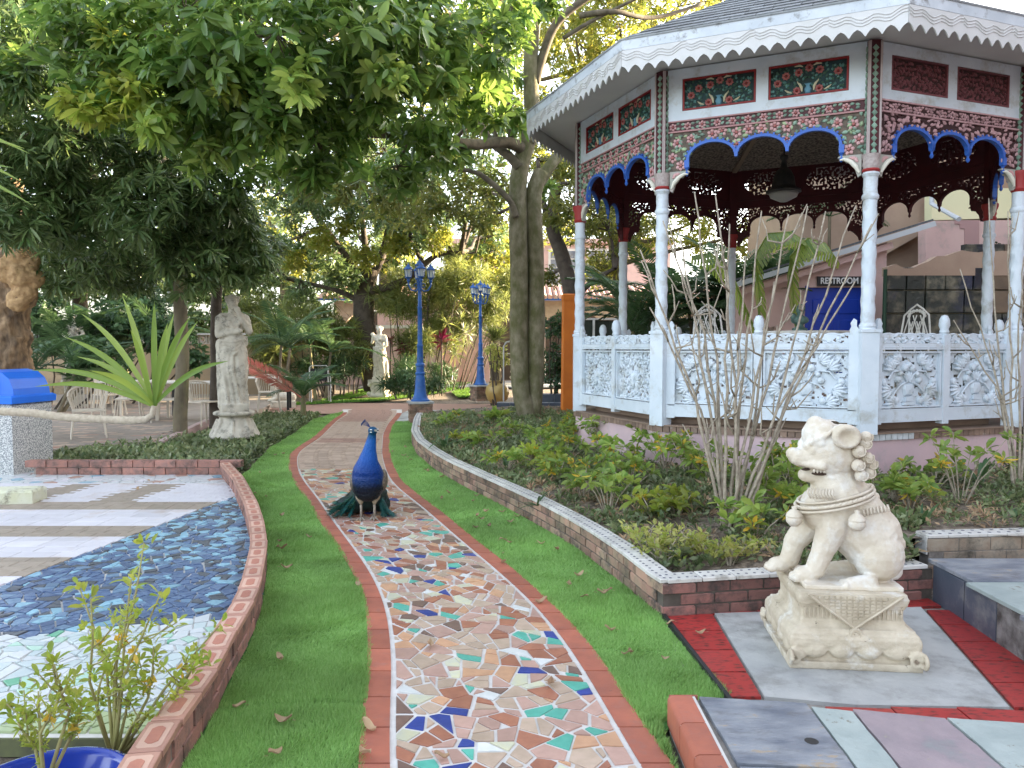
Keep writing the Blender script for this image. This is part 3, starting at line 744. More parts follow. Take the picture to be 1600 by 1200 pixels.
# ---------------------------------------------------------------- raised slab, front right
rs = empty('raised_paving', (1.4, 2.6, 0), kind='structure'); RZ = .12
b = MB(); b.prism([(.655, 1.6), (3.2, 1.6), (3.2, 2.75), (1.94, 2.88), (1.2, 3.05), (.79, 3.14), (.655, 3.14)], -.045, RZ - .018); b.build('core', mortar, rs, world=True)
def slab(poly, m, z=RZ, t=.017, name='paving_stone', g=.005, sub=True):
    q = inset(poly, g)
    if area(q) < 0: q = q[::-1]
    c = q[0]; b = MB(); n = len(q)
    # ragged edge
    pts = []
    for i in range(n):
        a, e = q[i], q[(i + 1) % n]; L = math.hypot(e[0] - a[0], e[1] - a[1]); k = max(1, int(L / .05))
        for j in range(k):
            t_ = j / k; r = random.uniform(-.0025, .0025); pts.append((a[0] + (e[0] - a[0]) * t_ + r - c[0], a[1] + (e[1] - a[1]) * t_ + r - c[1]))
    b.prism(pts, -t, 0); inst(name, b.mesh(name, m), rs, (c[0], c[1], z), world=True)
L1 = lambda y: float(np.interp(y, [2.0, 3.14], [.80, .772]))
L2 = lambda y: float(np.interp(y, [2.0, 3.08], [1.17, 1.205])); L3 = lambda y: float(np.interp(y, [2.0, 3.04], [1.31, 1.365])); L4 = lambda y: float(np.interp(y, [2.0, 2.96], [1.70, 1.70]))
slab([(L1(2.62), 2.62), (L2(2.58), 2.58), (L2(3.08), 3.08), (L1(3.14), 3.14)], slatet)
slab([(L1(2.0), 2.0), (L2(2.0), 2.0), (L2(2.57), 2.57), (L1(2.61), 2.61)], slatet)
slab([(L2(2.0), 2.0), (L3(2.0), 2.0), (L3(3.04), 3.04), (L2(3.08), 3.08)], palest)
slab([(L3(2.0), 2.0), (L4(2.0), 2.0), (L4(2.96), 2.96), (L3(3.04), 3.04)], mauve)
slab([(L4(2.5), 2.5), (2.5, 2.3), (2.6, 2.8), (L4(2.96), 2.96)], palest)
slab([(L4(2.0), 2.0), (2.5, 2.0), (2.5, 2.29), (L4(2.49), 2.49)], mauve)
b = MB()      # pit in the slate
pit = at(1268, 1158, RZ); b.lathe([(.022, -.004), (.026, .0005)], 10, (pit.x, pit.y, RZ)); 
tag(b.build('broken_pit', blackp, rs, world=True))
# terracotta rounded edge tiles with white joints
y = 3.14
while y > 1.8:
    L = .235; b = MB(); n = 5; prof = [(.10, 0.0), (.022, 0.0)] + [(.022 - .022 * math.sin(t), -.022 + .022 * math.cos(t)) for t in np.linspace(.2, PI / 2, 4)] + [(0, -.125)]
    vs = []; 
    for yy in (-L + .006, 0):
        for px_, pz_ in prof: vs.append((px_, yy, pz_))
    k = len(prof); fs = [(i, i + 1, k + i + 1, k + i) for i in range(k - 1)] + [tuple(range(k)), tuple(range(2 * k - 1, k - 1, -1))]
    b.add(vs, [f[::-1] for f in fs]); inst('edge_tile', auto(b.mesh('edge_tile', terra), 35), rs, (.648, y, RZ + .002), world=True); y -= L
b = MB()
x = .655
while x < .78:
    b.box((x + .06, 3.145, .06), (.118, .012, .12)); x += .125
b.build('back_edge_tile', terra, rs, world=True)
b = MB(); b.box((.658, 2.45, .045), (.012, 1.37, .13)); b.box((.752, 2.45, RZ - .006), (.016, 1.37, .012)); b.build('white_joint', grout, rs, world=True)

# ---------------------------------------------------------------- slate bench at the right
bench = empty('slate_ledge', (3.3, 4.2, 0), label='dark blue slate faced raised ledge at the right behind the red tiles', cat='ledge'); BZ = .25
bf = lambda y: float(np.interp(y, [3.0, 4.72], [2.50, 2.615]))
b = MB(); b.prism([(bf(3.0) + .03, 3.0), (5.5, 3.0), (5.5, 4.78), (bf(4.7) + .03, 4.72)], -.04, BZ - .02); b.build('core', mortar, bench, world=True)
for a, c, m in ((4.35, 4.715, slated), (4.02, 4.34, slated), (3.4, 4.01, M('broken_render', (.07, .06, .055), (.28, .26, .25), rough=.95, ns=9, bump=1, bs=20, bd=.03))):
    b = MB(); b.bar((bf(a) + .012, a, .105), (bf(c) + .012, c, .105), .022, .245); b.build('face_slab', m, bench, world=True)
tops = [(2.60, 3.25, 4.28, 4.76, slatet), (3.255, 3.9, 4.3, 4.78, pinkst), (2.55, 3.0, 3.75, 4.27, palest), (3.01, 3.8, 3.75, 4.29, slatet), (2.5, 3.4, 3.0, 3.74, slatet)]
for x0, x1, y0, y1, m in tops:
    b = MB(); b.bbox(((x0 + x1) / 2, (y0 + y1) / 2, BZ - .008), (x1 - x0 - .008, y1 - y0 - .008, .022), .003); b.build('top_slab', m, bench, world=True)
# ---------------------------------------------------------------- back left patio, cross path, lawns
bp = empty('dining_patio', (-9, 15, 0), kind='structure')
BPZ = .12
e = [at(250, 690, BPZ), at(325, 655, BPZ), at(500, 640, 0)]
poly = [(-16, 10.6), (-7.2, 10.6), (e[0].x, e[0].y), (e[1].x, e[1].y), (-6.0, 18.5), (-7.0, 24), (-24, 24), (-24, 10.6)]
b = MB(); b.prism(poly, -.05, BPZ - .012); b.build('bed', patiom, bp, world=True)
rest = MB(); 
for r in range(80):
    for c in range(70):
        x = -16 + c * .24 + (r % 2) * .12; y = 10.7 + r * .12
        if x > -.45 * y - 1.0 + 1.2 or x < -.72 * y: continue
        if x > float(np.interp(y, [10.6, e[0].y, e[1].y, 18.5], [-7.4, e[0].x, e[1].x, -6.0])) - .15: continue
        rest.box((x, y, BPZ - .006), (.23, .11, .013), mat=random.choices([0, 1, 2], [10, 1, 2])[0])
tag(rest.build('small_pavers', [patiom, redpav, tanpav], bp, world=True), kind='stuff')
b = MB(); b.bar((e[0].x, e[0].y, .06), (e[1].x, e[1].y, .06), .1, .14); b.build('kerb_edge', pinkst, bp, world=True)
sheet('cross_path', [(-9, 18.6), (1.5, 18.0), (3, 21), (-9, 22.5)], -.012, redpav)
sheet('paved_court', [(-2.75, 16.35), (1.6, 16.35), (3.2, 19.6), (-2.6, 19.3)], -.004, greyslab)
sheet('far_court', [(-6, 30), (6, 30), (6, 36), (-6, 36)], .02, greyslab)
def lawn(px, z, seed, label, dens=900):
    v = [at(a, c, z) for a, c in px]; poly = [(p.x, p.y) for p in v]
    if area(poly) < 0: poly = poly[::-1]
    sheet('lawn', poly, z, turfb)
    r = np.random.default_rng(seed); P = np.array(poly); mn, mx = P.min(0), P.max(0); n = int(dens * (mx - mn).prod()); n = min(n, 60000)
    X = r.uniform(mn, mx, (n, 2)); ins = np.zeros(n, bool); j = len(P) - 1
    for i in range(len(P)):
        c = ((P[i, 1] > X[:, 1]) != (P[j, 1] > X[:, 1])) & (X[:, 0] < (P[j, 0] - P[i, 0]) * (X[:, 1] - P[i, 1]) / (P[j, 1] - P[i, 1] + 1e-9) + P[i, 0]); ins ^= c; j = i
    X = X[ins]; n = len(X); a = r.uniform(0, 2 * PI, n); S = np.stack([np.cos(a), np.sin(a), 0 * a], 1) * .012; B = np.stack([X[:, 0], X[:, 1], np.full(n, z)], 1)
    T = B + np.stack([r.normal(0, .02, n), r.normal(0, .02, n), r.uniform(.03, .07, n)], 1)
    tag(np_mesh('lawn_grass', np.stack([B - S, B + S, T], 1).reshape(-1, 3), np.arange(3 * n).reshape(-1, 3), lawnm), label, 'grass', kind='stuff')
lawn([(415, 632), (600, 622), (705, 592), (760, 590), (700, 612), (600, 626), (440, 634)], .0, 3, 'far band of lawn behind the cross path below the white statue')
lawn([(705, 612), (730, 606), (752, 612), (750, 620), (715, 621)], .02, 4, 'small rounded patch of lawn beside the farther blue lamp post')
lawn([(500, 626), (600, 600), (640, 598), (560, 620)], .01, 5, 'narrow strip of lawn beneath the crimson plants')
# ---------------------------------------------------------------- gazebo
GC = (3.6145, 10.3484); GR = 2.70; GA = math.radians(178.12); AP = GR * math.cos(PI / 8); GS_ = 2 * GR * math.sin(PI / 8)
gz = empty('gazebo', (GC[0], GC[1], 0), label='white octagonal gazebo with carved floral panels, blue scalloped arches and pink plinth', cat='gazebo')
def ring(r, z, off=0): return [(r * math.cos(GA + k * PI / 4 + off), r * math.sin(GA + k * PI / 4 + off), z) for k in range(8)]
def bayrot(k): return GA + PI / 8 + k * PI / 4 + PI / 2
def inbay(name, mesh, k, y=0, x=0, z=0, parent=None):
    rz = bayrot(k); m = rz - PI / 2
    return inst(name, mesh, parent or gz, (AP * math.cos(m) + x * math.cos(rz) - y * math.sin(rz), AP * math.sin(m) + x * math.sin(rz) + y * math.cos(rz), z), (0, 0, rz))
def octprism(r0, z0, r1, z1, name, m, thick=None):
    b = MB(); a = ring(r0, z0); c = ring(r1, z1); b.add(a + c, [(i, (i + 1) % 8, 8 + (i + 1) % 8, 8 + i) for i in range(8)] + [tuple(range(7, -1, -1)), tuple(range(8, 16))]); return b.build(name, m, gz)
LZ = .72; FZ = .95
octprism(GR + .05, -.04, GR + .05, LZ - .075, 'plinth', pinkw)
octprism(GR + .09, LZ - .012, GR + .09, LZ, 'ledge_top', ledgetop)
octprism(GR + .03, LZ - .073, GR + .03, LZ - .0125, 'ledge_core', mortar)
octprism(GR - .22, LZ, GR - .22, FZ, 'floor', ledgetop)
lb = MB(); lb.bbox((0, 0, 0), (.068, .05, .064), .003); lbm = lb.mesh('ledge_brick', tilebr)
lw = M('whitewashed_brick', (.58, .62, .64), (.42, .44, .44), rough=.7, ns=12)
lbm2 = lb.mesh('ledge_brick', lw)
for k in range(8):
    if k > 3 and k != 7: continue
    Lk = 2 * (GR + .09) * math.sin(PI / 8); n = int(Lk / .074)
    for i in range(n):
        x = -Lk / 2 + (i + .5) * Lk / n
        wht = (k == 2 and x < -.45)
        inbay('ledge_brick', lbm2 if wht else lbm, k, -(.045), x, LZ - .044)
# columns
def twist_col(z0, z1, r, mat):
    b = MB(); n = 12; m = 40; vs = []; fs = []
    for i in range(m + 1):
        z = z0 + (z1 - z0) * i / m
        for k in range(n):
            t = 2 * PI * k / n; rr = r * (1 + .07 * math.sin(3 * t + z * 34) * (1 if .15 < (z - z0) < (z1 - z0) - .1 else 0)); vs.append((rr * math.cos(t), rr * math.sin(t), z))
    for i in range(m):
        for k in range(n): fs.append((i * n + k, i * n + (k + 1) % n, (i + 1) * n + (k + 1) % n, (i + 1) * n + k))
    b.add(vs, fs); b.lathe([(r + .012, z0), (r + .02, z0 + .02), (r + .012, z0 + .04), (r + .018, z0 + .06), (r + .004, z0 + .09)], 16)
    b.lathe([(r + .004, z1 - .22), (r + .014, z1 - .2), (r + .014, z1 - .18), (r + .002, z1 - .16)], 16)
    return auto(b.mesh('shaft', mat), 35)
shaft = twist_col(1.72, 3.24, .066, white)
b = MB(); b.lathe([(.068, 3.24), (.085, 3.27), (.07, 3.30), (.082, 3.33), (.075, 3.36), (.10, 3.42), (.10, 3.46)], 12); capw = auto(b.mesh('capital', redp), 50)
b = MB(); b.lathe([(.068, 3.24), (.084, 3.27), (.072, 3.29)], 12, mat=0); b.lathe([(.078, 3.29), (.088, 3.305), (.078, 3.32)], 12, mat=1); b.lathe([(.074, 3.32), (.085, 3.36), (.078, 3.40), (.095, 3.46)], 8, mat=2); capf = auto(b.mesh('capital', [white, redp, M('capital_grey_pink', (.46, .40, .38), (.33, .27, .26), rough=.6, ns=30)]), 50)
b = MB(); b.box((0, 0, 1.22), (.17, .17, 1.02)); 
b.box((0, 0, 1.735), (.19, .19, .03)); colbase = b.mesh('post_base', white)
# upper decorated post: core + diamonds
b = MB(); b.box((0, 0, 4.0), (.115, .115, 1.1), mat=0)
for sx, sy in ((0, -1), (1, 0), (-1, 0), (0, 1)):
    R_ = Matrix.Rotation(math.atan2(sx, -sy), 4, 'Z')
    b.M = R_
    for e in (-1, 1): b.box((e * .052, -.062, 4.0), (.012, .014, 1.08), mat=1)
    z = 3.48
    while z < 4.5:
        b.dome([(0, z - .035), (.032, z), (0, z + .035), (-.032, z)], -.058, .014, 2); z += .062
    b.M = None
post_hi = b.mesh('carved_post', [maroon, M('post_grey_pink', (.45, .38, .37), rough=.6), leafgp])
b = MB(); b.box((0, 0, 4.0), (.12, .12, 1.1)); post_in = b.mesh('carved_post', maroon)
# wavy finial boards either side of column
def finial_board():
    b = MB(); p = [(0, .80), (.10, .80), (.10, 1.66), (.085, 1.70), (.098, 1.74), (.08, 1.78), (.09, 1.81), (.06, 1.86), (.03, 1.84), (.03, 1.78), (0, 1.74)]
    b.vprism(p, -.02, .02); return b.mesh('finial_board', white)
fbm = finial_board()
b = MB(); b.box((0, 0, 1.24), (.085, .085, .92)); b.lathe([(.035, 1.70), (.05, 1.73), (.04, 1.76), (.056, 1.80), (.05, 1.86), (.03, 1.90), (.0, 1.91)], 12); midpost = auto(b.mesh('rail_post', white), 40)
for k in range(8):
    t = GA + k * PI / 4; c = (GR * math.cos(t), GR * math.sin(t), 0); rz = t + PI / 2
    inst('post_base', colbase, gz, c, (0, 0, rz)); inst('shaft', shaft, gz, c, (0, 0, rz))
    inst('capital', capf if k in (1, 2) else capw, gz, c, (0, 0, rz))
    inst('carved_post', post_hi if k in (0, 1, 2, 3) else post_in, gz, (c[0], c[1], -.0), (0, 0, rz))
# relief helpers in bay plane (x, z), bulging to -y
def leafp(b, x, z, a, l, w, y, h, mat):
    pts = [(0, 0), (.3, .42), (.65, .40), (1, 0), (.65, -.40), (.3, -.42)]
    ca, sa = math.cos(a), math.sin(a)
    b.dome([(x + (p * l) * ca - (q * w) * sa, z + (p * l) * sa + (q * w) * ca) for p, q in pts], y, h, mat)
def flower(b, x, z, r, y, m1, m2, n=6):
    a0 = random.random() * 6
    for i in range(n):
        a = a0 + i * 2 * PI / n; leafp(b, x + .25 * r * math.cos(a), z + .25 * r * math.sin(a), a, r * .8, r * .75, y, .012, m1)
    b.dome([(x + .3 * r * math.cos(t), z + .3 * r * math.sin(t)) for t in np.linspace(0, 2 * PI, 7)[:-1]], y - .010, .012, m2)
def plate(b, x0, x1, z0f, z1, cell, y0, y1, mf, mb_, hole=None):
    nx = int(round((x1 - x0) / cell)); cx = (x1 - x0) / nx; zmin = min(z0f(x0 + i * cx) for i in range(nx + 1)); nz_ = max(1, int(round((z1 - zmin) / cell))); cz = (z1 - zmin) / nz_
    keep = {}
    for i in range(nx):
        for j in range(nz_):
            x = x0 + (i + .5) * cx; z = zmin + (j + .5) * cz
            if z < z0f(x): continue
            if hole and hole(x, z): continue
            keep[(i, j)] = 1
    for (i, j) in keep:
        xa, xb, za, zb = x0 + i * cx, x0 + (i + 1) * cx, zmin + j * cz, zmin + (j + 1) * cz
        b.add([(xa, y0, za), (xb, y0, za), (xb, y0, zb), (xa, y0, zb)], [(0, 1, 2, 3)], mf)
        b.add([(xa, y1, za), (xb, y1, za), (xb, y1, zb), (xa, y1, zb)], [(3, 2, 1, 0)], mb_)
        for di, dj, e in ((-1, 0, ((xa, za), (xa, zb))), (1, 0, ((xb, za), (xb, zb))), (0, -1, ((xa, za), (xb, za))), (0, 1, ((xa, zb), (xb, zb)))):
            if (i + di, j + dj) not in keep:
                (p, q), (r, s) = e; b.add([(p, y0, q), (r, y0, s), (r, y1, s), (p, y1, q)], [(0, 1, 2, 3)], mb_)
HX = GS_ / 2 - .065
def arch_z(x):
    ax = abs(x)
    if ax > .78: return 3.47
    c = round(x / .505) * .505; c = max(-.505, min(.505, c)); u = (x - c) / .2525
    if abs(u) > 1: return 3.47
    return 3.585 + .175 * math.sqrt(max(0, 1 - u * u))
hole_n = lambda x, z: noise.noise(Vector((x * 16, z * 16, 3))) > .18
hole_c = lambda x, z: noise.noise(Vector((x * 34, z * 34, 3))) > .12 and abs(math.sin(x * 6.2)) > .30 and z > arch_z(x) + .03
def frieze(style):
    random.seed(style * 5 + 1); b = MB()
    if style == 2:
        plate(b, -HX, HX, arch_z, 3.9, .0125, -.015, .015, 0, 0, hole_c); return b.mesh('frieze', maroon)
    plate(b, -HX, HX, arch_z, 3.885, .017, -.012, .014, 0, 1, None if style == 0 else (lambda x, z: hole_c(x, z) and noise.noise(Vector((x * 30, z * 30, 9))) > .1))
    def above(x, z, m): return z > arch_z(x) + m and arch_z(x) + m < 3.87
    fl = []
    if style == 0:
        for x, z in ((.0, 3.83), (.25, 3.70), (.252, 3.82), (.5, 3.83), (.72, 3.80), (.87, 3.77), (.92, 3.62), (.13, 3.84), (.40, 3.85), (.83, 3.53)):
            for s in ((-1, 1) if x else (1,)):
                if above(x, z, .02): fl.append((x * s, z)); flower(b, x * s, z, .058, -.013, 2, 3)
    x = 0.02
    step = .046
    while x < HX - .02:
        z = 3.49
        while z < 3.875:
            if above(x, z, .035) and all(math.hypot(x - a, z - c) > .05 for a, c in fl):
                a = random.uniform(0, 2 * PI); l = random.uniform(.045, .075)
                for s in (1, -1):
                    leafp(b, x * s, z, a if s == 1 else PI - a, l, l * .62, -.014, .014, random.choice((4, 4, 5)) if style == 0 else 2)
            z += step * random.uniform(.8, 1.1)
        x += step * random.uniform(.85, 1.1)
    if style == 0: ms = [M('frieze_ground', (.17, .13, .10), (.07, .06, .05), rough=.8, ns=20), maroon, pinkf, redf, leafgp, leafpale]
    else: ms = [dkground, maroon, dusty, dusty, dusty, dusty]
    return b.mesh('frieze', ms)
fr = [frieze(0), frieze(1), frieze(2)]
def cornice(style):
    random.seed(style + 11); b = MB(); b.box((0, 0, 3.945), (2 * HX, .05, .115), mat=0)
    b.box((0, -.028, 3.89), (2 * HX, .03, .016), mat=1); b.box((0, -.028, 4.0), (2 * HX, .03, .014), mat=1)
    x = -HX + .05; i = 0
    while x < HX - .03:
        if i % 3 == 0: flower(b, x, 3.945, .043, -.026, 2, 3)
        else:
            for dz in (-.022, .022): leafp(b, x - .02, 3.945 + dz, random.uniform(-.6, .6), .05, .035, -.026, .010, 4)
        x += .052; i += 1
    return b.mesh('cornice_band', [maroon, M('cornice_edge', (.42, .22, .22), rough=.6) if style == 0 else dusty, pinkf, redf, leafgp] if style == 0 else [dkground, dusty, dusty, dusty, dusty])
cn = [cornice(0), cornice(1)]
b = MB(); b.box((0, 0, 3.945), (2 * HX, .05, .115)); cn.append(b.mesh('cornice_band', maroon))
# header board: frame round two recesses
PW_, PH, PZc = .76, .34, 4.275
def header(m, inn):
    b = MB(); z0, z1 = 4.008, 4.555; xa, xb = .06, .06 + PW_
    b.box((0, .0, (z0 + PZc - PH / 2) / 2), (2 * HX + .02, .05, PZc - PH / 2 - z0)); b.box((0, 0, (z1 + PZc + PH / 2) / 2), (2 * HX + .02, .05, z1 - PZc - PH / 2))
    b.box((0, 0, PZc), (.12, .05, PH)); 
    for s in (-1, 1): b.box((s * (xb + HX + .01) / 2, 0, PZc), (HX + .01 - xb, .05, PH))
    b.box((0, .032, PZc), (2 * HX, .012, z1 - z0), mat=1)
    return b.mesh('header_board', [m, inn])
hd = header(white, maroon)
b = MB(); plate(b, -HX - .01, HX + .01, lambda x: 4.008, 4.555, .0145, -.02, .02, 0, 0, lambda x, z: noise.noise(Vector((x * 30, z * 30, 13))) > .10 and .12 < abs(x) < .85 and 4.10 < z < 4.45 and abs(abs(x) - .48) + abs(z - 4.27) * 1.2 < .42)
hdi = b.mesh('header_board', maroon)
def panel(style):
    random.seed(style + 21); b = MB(); w, h = PW_ / 2 - .004, PH / 2 - .004
    b.box((0, .010, 0), (2 * w, .016, 2 * h), mat=0)
    for s in (-1, 1): b.box((s * (w - .009), -.010, 0), (.018, .028, 2 * h), mat=1); b.box((0, -.0102, s * (h - .009)), (2 * w - .037, .028, .018), mat=1)
    if style == 0:
        fl = [(-.28, .03), (-.20, .065), (-.09, .08), (0, .105), (.09, .08), (.20, .065), (.28, .03), (-.10, -.10), (.10, -.10), (-.24, -.09), (.25, .0)]
        fl = [(-.29, -.01), (-.21, .055), (-.09, .075), (.01, .11), (.11, .08), (.28, .04), (-.105, -.105), (.105, -.105)]
        for x, z in fl: flower(b, x, z, .042, -.002, 2, 3, 8)
        # vase
        b.dome([(-.022, -.145), (.022, -.145), (.035, -.10), (.018, -.065), (.034, -.04), (-.034, -.04), (-.018, -.065), (-.035, -.10)], -.002, .02, 5)
        for s in (-1, 1):      # birds
            b.tube([(s * .055, -.01, -.12), (s * .06, -.014, -.08), (s * .075, -.014, -.05), (s * .095, -.014, -.03), (s * .10, -.014, -.015)], [.006, .014, .012, .006, .004], 6, 6)
            b.tube([(s * .15, -.012, -.125), (s * .19, -.014, -.11), (s * .22, -.012, -.085)], [.004, .011, .003], 6, 6)
            b.tube([(s * .13, -.012, .135), (s * .08, -.014, .14), (s * .05, -.012, .125)], [.004, .011, .004], 6, 6)
        x = -w + .04
        while x < w - .03:
            z = -h + .04
            while z < h - .03:
                edge = abs(x) > w - .09 or abs(z) > h - .05
                if all(math.hypot(x - a, z - c) > .045 for a, c in fl) and (abs(x) > .05 or z > 0):
                    leafp(b, x, z, random.uniform(0, 6.3), random.uniform(.03, .05), .026, .001, .010, 4 if random.random() < (.75 if edge else .35) else 7)
                z += .030
            x += .033
        ms = [tealb, deepred, redf, deepred, leafgp, vaseblue, M('painted_bird_cream', (.55, .52, .36), rough=.6), M('painted_leaf_dark', (.03, .09, .05), (.05, .11, .09), rough=.6, ns=20)]
        ms[4] = M('painted_leaf_teal', (.12, .27, .26), (.07, .18, .16), rough=.6, ns=25, isl=.3)
    else:
        x = -w + .035
        while x < w - .03:
            z = -h + .035
            while z < h - .03:
                leafp(b, x, z, random.uniform(0, 6.3), random.uniform(.035, .06), .03, .002, .015, 2); z += .030
            x += .030
        ms = [dkground, dustd, dustd]
    return b.mesh('carved_panel', ms)
pn = [panel(0), panel(1)]
# blue arch trim
def arch_trim(teeth=True, m=None):
    b = MB()
    for c in (-.505, 0, .505):
        pts = [(c + .2525 * math.cos(t), -.012, 3.585 + .175 * math.sin(t)) for t in np.linspace(PI, 0, 15)]
        pts[0] = (c - .2525, -.012, 3.57); pts[-1] = (c + .2525, -.012, 3.57)
        for p, q in zip(pts[:-1], pts[1:]): b.bar(p, q, .05, .029)
        if teeth:
            for t in np.linspace(PI * .93, PI * .07, 13):
                x, z = c + .28 * math.cos(t), 3.585 + .20 * math.sin(t); b.box((x, -.014, z), (.018, .03, .018))
    for s in (-1, 1): b.bar((s * .765, -.012, 3.58), (s * .765, -.012, 3.50), .05, .05)
    return b.mesh('arch_trim', m or bluep)
at1 = arch_trim(); ati = arch_trim(True, maroon)
b = MB(); b.lathe([(.016, 0), (.024, -.01), (.014, -.02), (.012, -.04), (.021, -.058), (.015, -.078), (.0, -.092)], 8); pend = b.mesh('pendant', bluep); pendi = b.mesh('pendant', maroon)
# corner bracket (bird-like scroll)
def bracket(m1, m2):
    b = MB()
    prof = [(0, 0), (0, .20), (.20, .20), (.22, .185), (.17, .17), (.135, .13), (.11, .14), (.09, .10), (.06, .07), (.045, .02), (.03, -.02)]
    b.vprism(prof, -.022, .022, 0)
    b.tube([(.02, -.026, .02), (.05, -.03, .08), (.10, -.03, .135), (.16, -.03, .165), (.20, -.028, .16)], [.010, .022, .022, .016, .005], 8, 1)
    leafp(b, .03, .16, .2, .09, .04, -.022, .015, 2); leafp(b, .03, .12, 1.0, .07, .035, -.022, .015, 2)
    return b.mesh('bracket', [m1, m2, pinkf])
brk = bracket(M('bracket_grey_green', (.30, .33, .28), (.40, .35, .32), rough=.6, ns=15), M('bracket_cream', (.72, .70, .60), rough=.5)); brk_i = bracket(maroon, maroon); brk_r = bracket(redp, cream_w)
def mirror(me):
    m2 = me.copy()
    co = np.zeros(len(m2.vertices) * 3, np.float32); m2.vertices.foreach_get('co', co); co[0::3] *= -1; m2.vertices.foreach_set('co', co); m2.flip_normals(); return m2
brk_m, brk_im, brk_rm, fbm_m = mirror(brk), mirror(brk_i), mirror(brk_r), mirror(fbm)
# railing carved panels
def rail_panel(style):
    random.seed(31 + style); b = MB(); w, h = .405, .27
    hz = (lambda x, z: noise.noise(Vector((x * 22, z * 22, 7 + style))) > .22) if style == 0 else (lambda x, z: noise.noise(Vector((x * 22, z * 22, 8))) > .24)
    plate(b, -w, w, lambda x: -h, h, .0135, .012, .022, 0, 0, hz)
    if style == 1:
        b.dome([(-.05, -.17), (.05, -.17), (.075, -.10), (.06, -.04), (-.06, -.04), (-.075, -.10)], .01, .035)
        b.box((0, -.005, -.20), (.09, .03, .05)); b.box((0, -.006, -.245), (.14, .03, .03))
        for x, z, r in ((-.05, .12, .045), (.045, .115, .045), (.0, .15, .035), (-.14, .0, .04), (.14, -.01, .04), (-.12, .06, .03), (.11, .05, .03), (-.33, -.03, .04), (.33, -.02, .04), (.16, -.22, .04), (-.17, -.21, .045)):
            b.dome([(x + r * math.cos(t), z + r * math.sin(t)) for t in np.linspace(0, 2 * PI, 11)[:-1]], .01, .04)
        for s in (-1, 1):
            b.tube([(s * .02, .0, -.03), (s * .05, -.008, .04), (s * .12, -.008, .09), (s * .22, -.008, .08), (s * .28, -.008, .0)], [.01] * 5, 6)
            b.tube([(s * .04, .0, -.03), (s * .12, -.008, -.06), (s * .20, -.008, -.14), (s * .22, -.008, -.25)], [.01] * 4, 6)
            for cx, cz, a0 in ((.20, .10, .75), (.18, -.24, .30), (.12, .17, .55), (.24, -.10, -.2)):
                n = 5
                for i in range(n):
                    a = a0 + (i - 2) * .36; l = .17 * (1 - .1 * abs(i - 2))
                    aa = a if s > 0 else PI - a; leafp(b, s * cx, cz, aa, min(l, .2), .055, .006, .04, 0)
        for i in range(5): leafp(b, 0, -.03, PI / 2 + (i - 2) * .35, .13, .035, .006, .02, 0)
    else:
        for i in range(7): 
            for s in (-1, 1): leafp(b, s * .01, -.06, PI / 2 - s * (i * .42 + .15), .13, .05, .008, .03, 0)
        x = .03
        while x < w - .03:
            z = -h + .03
            while z < h - .02:
                if math.hypot(x, z + .05) > .11:
                    a = random.uniform(0, 2 * PI); l = random.uniform(.045, .08)
                    for s in (1, -1): leafp(b, x * s, z, a if s == 1 else PI - a, l, l * .5, .009, .022, 0)
                z += .052 * random.uniform(.8, 1.15)
            x += .05 * random.uniform(.9, 1.1)
    for s in (-1, 1): b.box((s * (w + .008), 0, 0), (.016, .05, 2 * h + .03)); b.box((0, 0, s * (h + .008)), (2 * w, .05, .016))
    return b.mesh('rail_panel', white)
rp = [rail_panel(0), rail_panel(1)]
def toprail():
    random.seed(5); b = MB(); plate(b, -HX + .02, HX - .02, lambda x: 1.615, 1.70, .0125, -.012, .012, 0, 0, lambda x, z: noise.noise(Vector((x * 24, z * 30, 1))) > .22)
    x = -HX + .05
    while x < HX - .04: leafp(b, x, 1.655 + .02 * math.sin(x * 25), random.choice((.5, -.5, 2.6, -2.6)), .06, .035, -.011, .016, 0); x += .045
    b.tube([(-HX + .02 + i * .04, 0, 1.705 + .006 * math.sin(i * 1.7)) for i in range(int((2 * HX - .04) / .04) + 1)], .012, 6)
    return b.mesh('carved_top_rail', white)
tr_ = toprail()
b = MB(); b.box((0, 0, 1.59), (2 * HX - .02, .06, .045)); b.box((0, -.012, 1.557), (2 * HX - .05, .05, .016)); rail1 = b.mesh('middle_rail', white)
b = MB(); b.box((0, 0, .875), (2 * HX - .0, .075, .12)); b.box((0, -.01, .942), (2 * HX - .05, .06, .014)); rail2 = b.mesh('bottom_rail', white)
